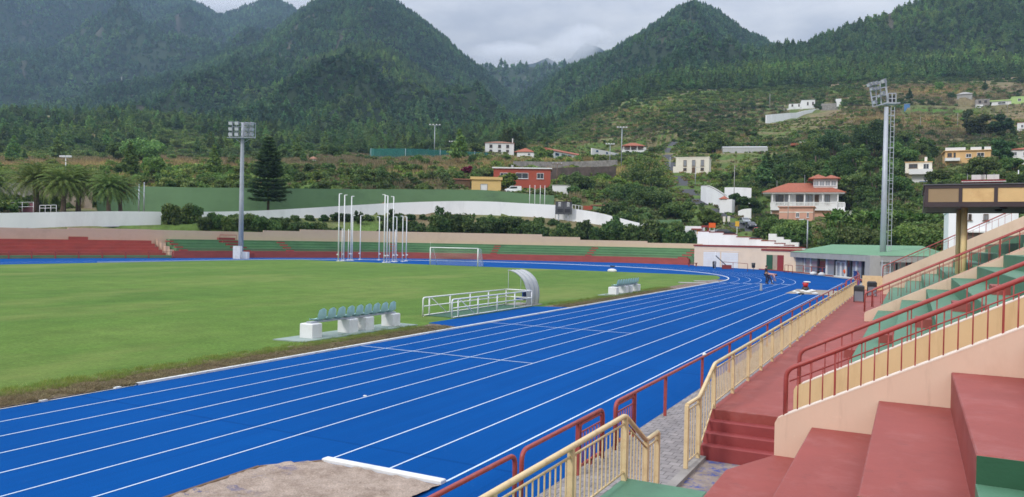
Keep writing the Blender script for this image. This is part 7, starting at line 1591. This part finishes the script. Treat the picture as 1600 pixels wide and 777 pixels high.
def build_poles():
    pole('floodlight_pole', 'tall pole with a lamp bar beside the green ball net', 676, 243, 196, 300, 'flood', r=.16, arm=1.9, group='poles on the slope')
    pole('floodlight_pole', 'shorter pole with a lamp bar right of the tall one at the ball net', 705, 240, 222, 330, 'flood', r=.13, arm=1.5, group='poles on the slope')
    pole('floodlight_pole', 'tallest pole with a crossbar before the pale blue wall', 968, 258, 200, 262, 'flood', r=.15, arm=1.5, group='poles on the slope')
    pole('floodlight_pole', 'shorter pole with crossbar left of the tallest one', 950, 258, 226, 264, 'flood', r=.12, arm=1.3, group='poles on the slope')
    pole('street_lamp', 'white twin headed street lamp above the palms', 101, 285, 246, 176, 'flood', 'white_metal', r=.10, arm=1.1)
    pole('utility_pole', 'wooden pole right of the brick red house', 868, 300, 256, 200, 'tee', 'wood', group='poles on the slope')
    pole('street_lamp', 'curved grey street lamp between the road and the pavilion', 1261, 385, 344, 132, 'lamp', r=.11, arm=-1.3)
    pole('street_lamp', 'street lamp at the bend of the steep road', 1084, 292, 262, 238, 'lamp', r=.10)
    pole('street_lamp', 'street lamp left of the cream house', 1044, 272, 246, 268, 'lamp', r=.10)
    pole('utility_pole', 'thin pole behind the white garden wall', 1145, 318, 258, 200, 'plain', 'concrete', group='poles on the slope')
    pole('utility_pole', 'thin pole left of the white farmhouse', 1197.5, 168, 147, 470, 'plain', 'concrete', r=.16, group='poles on the slope')
    pole('utility_pole', 'lone pole on the slope right of the floodlight mast', 1433, 205, 183, 360, 'plain', 'concrete', r=.10, group='poles on the slope')
    pole('utility_pole', 'thin pole on the dry slope below the fresh green meadow', 1491, 202, 177, 365, 'plain', 'concrete', r=.10, group='poles on the slope')
    pole('utility_pole', 'pole standing below the lime green house', 1568, 176, 158, 395, 'plain', 'concrete', r=.10, group='poles on the slope')
    pole('utility_pole', 'white post above the maroon house', 1588, 284, 266, 170, 'plain', 'white_metal', r=.12, group='poles on the slope')
    pole('utility_pole', 'short wooden post behind the green pavilion roof', 1423, 388, 361, 118, 'plain', 'wood', r=.12, group='poles on the slope')
    pole('utility_pole', 'pole at the corner below the villa terrace', 1230, 345, 311, 178, 'plain', 'concrete', r=.08, group='poles on the slope')
    pole('utility_pole', 'pole at the right foot of the villa', 1307, 352, 315, 172, 'plain', 'concrete', r=.09, group='poles on the slope')
    pole('utility_pole', 'tall thin grey pole behind the palms, left of the pair', 216, 331, 287, 158, 'plain', 'steel', r=.14, group='poles on the slope')
    pole('utility_pole', 'tall thin grey pole behind the palms, right of the pair', 224, 331, 285, 158, 'plain', 'steel', r=.12, group='poles on the slope')
    pole('utility_pole', 'mast on the wooded shoulder of the big left mountain', 186.5, 140, 121, 1350, 'plain', 'concrete', r=.7)
    # sign boards by the road
    def board(name, lb, px, yb, yt, yc, d, w, mat):
        q = at(px, d); z0 = zof(px, yb, d) - .5; zt = zof(px, yt, d); zc = zof(px, yc, d); t = thing(name, lb, 'sign', (q.x, q.y, z0)); mb = MB(); mb.box((q.x, q.y, (zt + zc) / 2), (w, .08, zt - zc), YAW); mb.build('board', mat, t)
        for s in ((-.33, .33) if w > 1.2 else (0,)): mb = MB(); p = q + RH * (s * w) + FH * .08; mb.bar((p.x, p.y, z0), (p.x, p.y, zt), .09); mb.build('post', 'white_metal', t)
    board('road_sign', 'square orange sign on two white legs by the stepped wall', 1112, 363, 348.5, 356, 145, 1.15 * 1.1, 'orange')
    board('road_sign', 'small amber sign on one post beside the road', 1151, 366, 346, 354, 150, .75, 'amber')
    board('notice_board', 'left of two narrow cream boards beside the road', 1130.5, 352, 338.5, 347, 168, .55, 'cream_plaster'); board('notice_board', 'right of two narrow cream boards beside the road', 1137.5, 351, 338, 346.5, 168, .55, 'cream_plaster')
    # teal ball net on the hill
    t = thing('ball_net', 'tall teal ball net round a hillside playing field', 'net', at(580, 300, zof(580, 252, 300))); N = [(575, 300), (582, 285), (640, 290), (700, 300), (760, 318)]
    rows = [[], []]
    for px, d in N: q = at(px, d); rows[0].append((q.x, q.y, zof(px, 252 if px < 650 else 249, d) - 1)); rows[1].append((q.x, q.y, zof(px, 232.5 if px < 700 else 235.5 if px < 740 else 239, d)))
    mb = MB(); mb.sheet(rows, False); mb.sheet([[(a + .05, b + .05, c) for a, b, c in r][::-1] for r in rows], False); mb.build('net', 'net_teal', t)
    for i in range(11):
        px = 577 + i * 18; d = np.interp(px, [n[0] for n in N], [n[1] for n in N]); q = at(px, d - .3); mb = MB(); mb.tube([(q.x, q.y, zof(px, 252, d) - 1), (q.x, q.y, zof(px, np.interp(px, [575, 700, 760], [232, 233, 238]), d))], .09, 6); mb.build('post', 'net_teal' if i % 3 else 'steel', t)
    px_wall('mesh_fence', 'long green mesh fence below the pale blue wall', 'fence', [(842,322,244,256),(880,318,248,258),(930,330,246,257),(975,345,240,252),(1030,352,236,247)], .06, 'net_green')
    # rail by the scoreboard, pink corner rail
    for nm, lb, a, b, d, hh in (('guard_rail', 'white rail beside the scoreboard', (894, 334), (909, 336), 172, 2.0), ('guard_rail', 'white rail on the pink wall at far left', (0, 331), (52, 330), 137, 1.6), ('guard_rail', 'white rail along the wall top by the palm trunks', (62, 330), (88, 329.5), 136, 1.0)):
        p, q = W(*a, d), W(*b, d); t = thing(nm, lb, 'rail', p); z = Vector((0, 0, 1)); mb = MB()
        for k in (.5, 1): mb.tube([p + z * hh * k, q + z * hh * k], .05, 6)
        mb.build('rail', 'white_metal', t)
        for i in range(4): r = p.lerp(q, i / 3); mb = MB(); mb.tube([r - z * .8, r + z * hh], .05, 6); mb.build('post', 'white_metal', t)

# ================================================================== plants one can tell apart
def plant_tree(name, label, cat, x, y, z, V, F, leaf, trunk=None, sc=1.0, rz=0.0, group=None, crown='crown'):
    t = thing(name, label, cat, (x, y, z), 0, group); inv = None
    me = npmesh(crown, V * sc, F, leaf); obj(crown, me, t)
    if trunk is not None:
        m2 = bpy.data.meshes.new('trunk'); m2.from_pydata((np.array(trunk.v) * sc).tolist(), [], trunk.f); m2.polygons.foreach_set('use_smooth', [True] * len(trunk.f)); m2.materials.append(MT['bark']); m2.update(); obj('trunk', m2, t)
    t.rotation_euler = (0, 0, rz); return t
def big_tree(seed, w, h, leaf=.55, blobs=20, n=130, base=.22):
    r = random.Random(seed); cs, rs, ns, limbs = [], [], [], []
    for i in range(blobs):
        a = r.uniform(0, 6.28); q = w * .5 * math.sqrt(r.random()) * .85; t = r.random(); z = h * (base + .12) + h * (1 - base - .22) * t * (1 - .35 * (2 * q / w) ** 2); rad = w * r.uniform(.13, .22)
        cs.append((q * math.cos(a), q * math.sin(a), z)); rs.append((rad, rad, rad * .72)); ns.append(n)
        if i % 2 == 0: limbs.append(((0, 0, h * (base * .8 + .1 * r.random())), cs[-1], .05 * w * .35))
    V, F = leafcloud(cs, rs, ns, leaf, seed=seed, up_bias=.35); return V, F, trunkmesh(h * .6, .05 * w * .75, .03 * w * .5, 8, .03, seed, limbs)
def norfolk(h, seed=3):
    r = np.random.default_rng(seed); V = []; rr = random.Random(seed); limbs = []; tiers = 17
    for i in range(tiers):
        t = i / (tiers - 1); z = h * (.16 + .82 * t); R = (h * .262) * (1 - t) ** .82 * (1.05 if t > .08 else .8) + .15; nb = 9 if t < .8 else 6; a0 = rr.uniform(0, 6.28)
        for b in range(nb):
            a = a0 + 6.283 * b / nb + rr.uniform(-.15, .15); L = R * rr.uniform(.82, 1.08); dz = -.10 * L if t < .35 else .12 * L; d = np.array([math.cos(a), math.sin(a), 0]); sdv = np.array([-d[1], d[0], 0])
            if t < .85: limbs.append(((0, 0, z), tuple(d * L * .9 + np.array([0, 0, z + dz + .12 * L])), .05))
            m = int(34 + 34 * L)
            s = r.random(m) ** .7 * L; wv = (.34 * L * (1 - s / L) + .22) * r.normal(size=m) * .5; base = d * s[:, None] + sdv * wv[:, None] + np.c_[np.zeros((m, 2)), z + dz * (s / L) + .16 * L * (s / L) ** 2 + r.normal(size=m) * .06]
            dirv = d * .8 + sdv * np.sign(wv)[:, None] * .7 + r.normal(size=(m, 3)) * .25; dirv /= np.linalg.norm(dirv, axis=1, keepdims=True); up = np.cross(dirv, r.normal(size=(m, 3))); up /= np.linalg.norm(up, axis=1, keepdims=True); ln = .55 + .3 * r.random(m)[:, None]; wd = .08
            V.append(np.stack([base - up * wd, base + up * wd, base + dirv * ln + up * wd * .5, base + dirv * ln - up * wd * .5], 1).reshape(-1, 3))
    V = np.concatenate(V); return V, np.arange(len(V)).reshape(-1, 4), trunkmesh(h, .27, .05, 8, .004, seed, limbs)
def palm_meshes(seed, th=4.4, fl=3.9, nf=92):
    r = random.Random(seed); V = []; tr = MB(); pts = [(0.05 * math.sin(i), .05 * math.cos(i * 1.3), th * i / 7) for i in range(8)]; tr.tube(pts, .4, 10, True, [.50, .42, .38, .37, .38, .42, .56, .40]); dead = []; rach = MB()
    for i in range(nf):
        a = i * 2.39996; el = 1.45 - 1.75 * (i / nf) ** .9 + r.uniform(-.1, .1); L = fl * r.uniform(.85, 1.08); P = []; x = z = 0.0; e = el
        for k in range(11): P.append((x, z)); e -= .05 + .016 * k * (.6 + .8 * (1 if el > 0 else .6)); x += L / 10 * math.cos(e); z += L / 10 * math.sin(e)
        ca, sa = math.cos(a), math.sin(a); side = np.array([-sa, ca, 0]); R3 = [np.array([p * ca, p * sa, th + q + .1]) for p, q in P]
        rach.tube([tuple(p) for p in R3], .035, 4, False, [.05 * (1 - k / 12) + .006 for k in range(11)])
        for k in range(1, 10):
            for sub in (0.0, .34, .67):
                b = R3[k] * (1 - sub) + R3[k + 1] * sub; t = R3[k + 1] - R3[k]; t = t / np.linalg.norm(t); ln = .62 * math.sin(math.pi * min(.97, (k + sub) / 10.2 + .06)) ** .6 + .10; nrm = np.cross(t, side)
                for s in (-1, 1):
                    dv = side * s * .80 + t * .55 + nrm * -.10 * 1 + np.array([0, 0, -.22 + r.uniform(-.1, .1)]); dv = dv / np.linalg.norm(dv); w = t * .055; tip = b + dv * ln
                    V.append(np.stack([b - w, b + w, tip + w * .2, tip - w * .2]))
    V = np.concatenate(V); return V, np.arange(len(V)).reshape(-1, 4), tr, rach
def mesh_of(name, mb, mat):
    me = bpy.data.meshes.new(name); me.from_pydata([tuple(v) for v in mb.v], [], mb.f); me.polygons.foreach_set('use_smooth', mb.sm); me.materials.append(MT[mat] if isinstance(mat, str) else mat); me.update(); return me
def build_palms():
    protos = []
    for k, (th, fl) in enumerate(((5.2, 5.4), (4.6, 5.0))):
        V, F, tr, ra = palm_meshes(k, th, fl); protos.append((npmesh('crown', V, F, 'leaf_palm'), mesh_of('trunk', tr, 'palm_bark'), mesh_of('frond_ribs', ra, 'leaf_palm')))
    rows = [(-14, 330, 146, .95, 0, 'palm cut off by the left edge of the view'), (56, 333, 142, 1.06, 0, 'largest palm at left before the grey concrete wall'), (98, 331, 140, 1.0, 1, 'middle palm before the sandy wall, leaning crown of thick fronds'), (122, 331, 144, .98, 0, 'slimmer palm just right of the middle one before the sandy wall'), (169, 331, 141, .86, 1, 'low palm with orange date clusters before the green wall'), (187, 331, 144, .80, 0, 'smaller palm behind the one with orange dates'), (88, 331, 147, .42, 1, 'short palm stump sprouting between the taller palms')]
    for i, (px, yb, d, sc, k, lb) in enumerate(rows):
        q = at(px, d); z = zof(px, yb, d); t = thing('palm_tree', lb, 'palm', (q.x, q.y, z - .3), i * 1.3, 'palms behind the left white wall'); t.scale = (sc * 1.1,) * 3
        c, tk, ra = protos[k]; cr = obj('crown', c, t); obj('frond_ribs', ra, cr); obj('trunk', tk, t)
        if 'dates' in lb and 'low' in lb or i == 5:
            mb = MB(); th = 4.6
            for s in range(9):
                a = s * .7 + i; mb.ball((.75 * math.cos(a), .75 * math.sin(a), th - .15 - .12 * (s % 3)), (.26, .26, .34), 8, 6, .35)
            me = mesh_of('date_clusters', mb, 'dates'); obj('date_clusters', me, t)
def build_plants():
    q = at(418, 157); V, F, tr = norfolk(15.2); plant_tree('norfolk_pine', 'tall dark conical pine standing before the green wall', 'pine tree', q.x, q.y, zof(418, 331, 157), V, F, 'leaf_norfolk', tr)
    # clipped and wild shrubs on the bank below the white wall
    sh = []
    for s in range(6): V, F = round_proto(200 + s, 1.9, 2.9, .25, 16, .26, 170, .85); sh.append((npmesh('foliage', V, F, 'leaf_hedge'), mesh_of('stem', trunkmesh(1.9, .07, .03, 6, .06, s, [((0, 0, .5), (.7, .3, 1.5), .035), ((0, 0, .4), (-.6, .4, 1.6), .035), ((0, 0, .6), (.1, -.7, 1.7), .03)]), 'bark')))
    def shrub(px, d, sx, sz, lb, grp, yb=None, k=None, name='shrub', zoff=0.0):
        q = at(px, d); z = (TZ(q.x, q.y) if yb is None else zof(px, yb, d)) + zoff; t = thing(name, lb, 'shrub', (q.x, q.y, z - .15), random.uniform(0, 6.28), grp); t.scale = (sx, sx, sz); f, st = sh[random.randrange(6) if k is None else k]; cr = obj('foliage', f, t); obj('stem', st, t); return t
    for px, d, sx, sz, lb in ((268, 137.5, 1.15, 1.75, 'large dense rounded bush at the left end of the bank'), (288, 138.5, 1.25, 1.85, 'tallest dense bush of the pair at the left end of the bank'), (304, 139, 1.0, 1.55, 'lower dense bush on the right shoulder of the big bush pair')): shrub(px, d, sx, sz, lb, 'dense bushes at the left of the bank', yb=360.5)
    n = 0; px = 318
    while px < 1086:
        d0 = float(np.interp(px, [318, 400, 480, 560, 640, 720, 800, 860, 950, 1040, 1090], [135.5, 137, 140.5, 146, 150.5, 153.5, 154.5, 153.5, 150.5, 147.5, 145])) + random.uniform(-.6, 2.2)
        sc = float(np.interp(px, [318, 345, 372, 400, 520, 700, 800, 860, 960, 1010, 1090], [.66, .66, .68, .72, .86, .98, 1.0, .92, .98, 1.12, 1.15])) * random.uniform(1.0, 1.3)
        shrub(px, d0, sc * 1.02, sc * (1.18 if px < 900 else 1.3) * random.uniform(.85, 1.2), 'leafy shrub in the long green row on the bank below the white wall', 'shrubs in the row on the bank')
        px += random.uniform(8.0, 11.5); n += 1
    px = 430
    while px < 990:      # a second, brighter row up the bank
        d0 = float(np.interp(px, [430, 560, 720, 860, 990], [149, 160, 165, 162.5, 155.5])); sc = random.uniform(.45, .72)
        shrub(px, d0, sc * 1.2, sc, 'low shrub close under the white wall above the long row', 'low shrubs under the white wall', yb=float(np.interp(px, [430, 560, 650, 720, 860, 990], [349, 346, 346, 347, 354, 372]))); px += random.uniform(14, 24)
    # slender young trees poking above the row
    young = []
    for s in range(3): V, F = round_proto(300 + s, 1.2, 5.0, 1.2, 13, .24, 55, 1.0); young.append((npmesh('crown', V, F, 'leaf_hedge'), mesh_of('trunk', trunkmesh(4.2, .06, .02, 6, .04, s, [((0, 0, 1.6), (.5, .2, 3.0), .025), ((0, 0, 2.0), (-.5, .1, 3.4), .025)]), 'bark')))
    for i, (px, d, sc, lb) in enumerate(((437, 147, .62, 'thin young tree over the shrub row left of the cage posts'), (561, 157, 1.0, 'slender tree rising over the shrubs between the two post groups'), (609, 159, 1.02, 'slender tree rising over the shrubs behind the right post group'), (688, 160, 1.18, 'fuller young tree above the shrubs left of the goal line'), (735, 160, .9, 'thin young tree above the shrubs right of the goal'), (962, 153, 1.0, 'dark young tree above the shrubs right of the scoreboard'))):
        q = at(px, d); t = thing('young_tree', lb, 'tree', (q.x, q.y, zof(px, 362 if px < 900 else 372, d)), i, 'young trees above the shrub row'); t.scale = (sc,) * 3; c, tk = young[i % 3]; obj('crown', c, t); obj('trunk', tk, t)
    # trees on the slopes that can be told apart
    big = [(1210, 340, 376, 152, 8.0, 7.4, 'leaf_broad', 'round dark tree beside the parked cars'), (1234, 340, 378, 146, 7.0, 7.0, 'leaf_broad', 'broad dark tree in front of the salmon pink house'), (1240, 352, 380, 142, 6.0, 5.0, 'leaf_hedge', 'lower leafy tree left of the curved street lamp'),
           (1310, 355, 386, 128, 7, 4.2, 'leaf_scrub', 'grey green tree behind the left part of the pavilion roof'), (1345, 352, 386, 124, 7, 4.0, 'leaf_scrub', 'wide scrubby tree behind the middle of the pavilion roof'), (1412, 350, 388, 120, 8, 4.3, 'leaf_broad', 'bluish green tree behind the right part of the pavilion roof'), (1452, 356, 388, 112, 6, 3.8, 'leaf_hedge', 'dark bush behind the right corner of the pavilion roof'),
           (1270, 205, 300, 232, 12, 17, 'leaf_broad', 'tall dark tree left of the villa roofs'), (1300, 196, 292, 240, 13, 19, 'leaf_pine', 'tall dark tree behind the villa tower'), (1334, 215, 312, 220, 13, 17, 'leaf_broad', 'big dark tree right of the villa'), (1358, 178, 290, 236, 13, 21, 'leaf_pine', 'very tall dark tree left of the right floodlight mast'), (1366, 240, 330, 196, 11, 14, 'leaf_broad', 'full dark tree directly behind the right floodlight mast'), (1400, 215, 300, 226, 10, 15, 'leaf_broad', 'dark tree right of the right floodlight mast'), (1396, 268, 330, 190, 9, 10, 'leaf_hedge', 'leafy tree left of the cream house with the blue storey'),
           (1148, 299, 319, 199, 4, 3, 'leaf_broad', 'dark shrub before the long terrace wall of the villa garden'), (1168, 303, 326, 186, 5, 3.4, 'leaf_hedge', 'leafy shrub between the two white villa garden walls'),
           (1252, 232, 300, 246, 10, 13, 'leaf_scrub', 'loose tree on the slope above the villa'), (1325, 262, 325, 205, 9, 11, 'leaf_hedge', 'leafy tree close to the right end of the villa'),
           (1466, 262, 296, 196, 7, 6, 'leaf_hedge', 'round tree between the cream house and the ochre house'), (1508, 258, 284, 200, 7, 5, 'leaf_scrub', 'bushy brownish tree below the ochre house'), (1535, 243, 288, 198, 8, 7.5, 'leaf_broad', 'broad dark tree at the right end of the ochre house'), (1560, 212, 262, 212, 6, 9.5, 'leaf_pine', 'slim conifer between the ochre and the white house'), (1578, 240, 284, 204, 6, 8, 'leaf_broad', 'dark tree in front of the white house at the right edge'), (1590, 268, 290, 168, 5, 4, 'leaf_hedge', 'small bush on the roof line of the maroon house'),
           (1522, 180, 210, 330, 14, 9, 'leaf_scrub', 'grey green tree on the dry slope at the right'), (1559, 176, 214, 325, 9, 11, 'leaf_pine', 'upright dark tree right of the grey green one on the dry slope'),
           (797, 192, 226, 345, 12, 10, 'leaf_broad', 'round tree behind the brown roofed white house'), (846, 230, 252, 312, 8, 6, 'leaf_bright', 'bright yellow green tree left of the long tiled wing'), (604, 243, 264, 262, 7, 5, 'leaf_bright', 'yellowish bush before the left part of the ball net'), (646, 241, 272, 262, 7, 6.5, 'leaf_bright', 'yellowish tree before the middle of the ball net'),
           (222, 212, 262, 250, 13, 11, 'leaf_pine', 'dark round tree above the palms on the brown field'), (440, 228, 256, 290, 7, 7, 'leaf_scrub', 'olive tree right of the conical pine'), (345, 270, 300, 190, 9, 6, 'leaf_broad', 'dark shrubby tree left of the conical pine behind the green wall'), (1005, 245, 300, 232, 14, 11, 'leaf_scrub', 'pale olive tree mass left of the cream house'), (985, 285, 330, 196, 12, 8, 'leaf_broad', 'dark leafy tree below the pale olive mass'), (1015, 295, 335, 190, 11, 8, 'leaf_hedge', 'leafy tree below the bend of the steep road'), (1055, 312, 340, 176, 8, 5, 'leaf_hedge', 'leafy tree left of the cream boards'), (1106, 326, 346, 170, 5, 3, 'leaf_bright', 'bright green tree beside the steep road'), (960, 325, 345, 172, 9, 4, 'leaf_hedge', 'low leafy tree above the low green wall'), (1110, 205, 240, 318, 14, 10, 'leaf_broad', 'dark tree above the cream house on the terraces'), (1000, 148, 170, 585, 9, 10, 'leaf_pine', 'lone dark tree at the left edge of the terraces'),
           (830, 318, 350, 175, 5, 4, 'leaf_broad', 'leafy bush above the white wall left of the scoreboard'), (792, 268, 296, 206, 5, 4.2, 'leaf_bright', 'green bush before the left end of the brick red house'), (900, 270, 296, 205, 8, 4.5, 'leaf_scrub', 'bush before the dark stone wall'), (848, 294, 318, 186, 6, 3.5, 'leaf_scrub', 'grey shrub behind the flagpoles')]
    for i, (px, yt, yb, d, w, h, mt, lb) in enumerate(big):
        q = at(px, d); z = zof(px, yb, d); z = min(z, TZ(q.x, q.y) + .6) if d > 150 else z; top = zof(px, yt, d); h = max(h * .6, top - z); lf = .30 if d < 160 else .38 if d < 260 else .6
        V, F, tr = big_tree(500 + i, w, h, lf, 22, 300 if d < 260 else 160, .12 if mt != 'leaf_pine' else .2); plant_tree('tree', lb, 'tree', q.x, q.y, z - .2, V, F, mt, tr, group='trees on the slopes')
    q = at(728, 215); V, F = round_proto(9, 1.9, 2.6, .2, 10, .3, 120); plant_tree('flowering_bush', 'round crimson flowering bush above the yellow hut', 'bush', q.x, q.y, zof(728, 273, 215), V, F, 'leaf_red', trunkmesh(1.2, .08, .04), crown='foliage')
    # banana plants behind the pavilion
    Vs = []; r = random.Random(5)
    for i in range(11):
        a = i * 2.4; e = r.uniform(.25, 1.2); L = r.uniform(1.7, 2.4); d = np.array([math.cos(a) * math.cos(e), math.sin(a) * math.cos(e), math.sin(e)]); s = np.array([-math.sin(a), math.cos(a), 0]) * .3; p0 = np.array([0, 0, 1.5]); prev = p0; ps = s * .3
        for k in range(1, 6): cur = p0 + d * L * k / 5 - np.array([0, 0, .30 * (k / 5) ** 2 * L]); w = s * math.sin(math.pi * min(.95, k / 5.2)); Vs.append(np.stack([prev - ps, prev + ps, cur + w, cur - w])); prev, ps = cur, w
    V = np.concatenate(Vs); bm_ = npmesh('leaves', V, np.arange(len(V)).reshape(-1, 4), 'leaf_banana'); sm_ = mesh_of('stem', trunkmesh(1.6, .16, .09, 7, .02), 'leaf_banana')
    k = 0
    for row, (d, y, a, b) in enumerate(((140, 349, 1292, 1480), (146, 345, 1296, 1476), (152, 341, 1304, 1470))):
        px = a
        while px < b:
            q = at(px, d); t = thing('banana_plant', 'banana plant in the dense rows behind the green pavilion roof', 'banana plant', (q.x, q.y, zof(px, y + 10, d) + random.uniform(-.3, .3)), random.uniform(0, 6.28), 'banana plants behind the pavilion'); s = random.uniform(.85, 1.2); t.scale = (s,) * 3; obj('leaves', bm_, t); obj('stem', sm_, t); px += random.uniform(8, 12)
# ================================================================== put it all together
build_track(); build_stand(); build_rails(); build_canopy(); build_bins()
build_benches(); build_pen(); build_dugout(); build_goal(); build_cage()
build_far_stand(); build_walls(); build_masts(); build_scoreboard(); build_small_things(); build_people()
build_houses(); build_pavilion(); build_cars(); build_road(); build_poles()
build_palms(); build_plants()
road_lanes(); make_terrain(); make_forests(); make_edge_grass(); make_sky(); make_haze(); make_clouds()
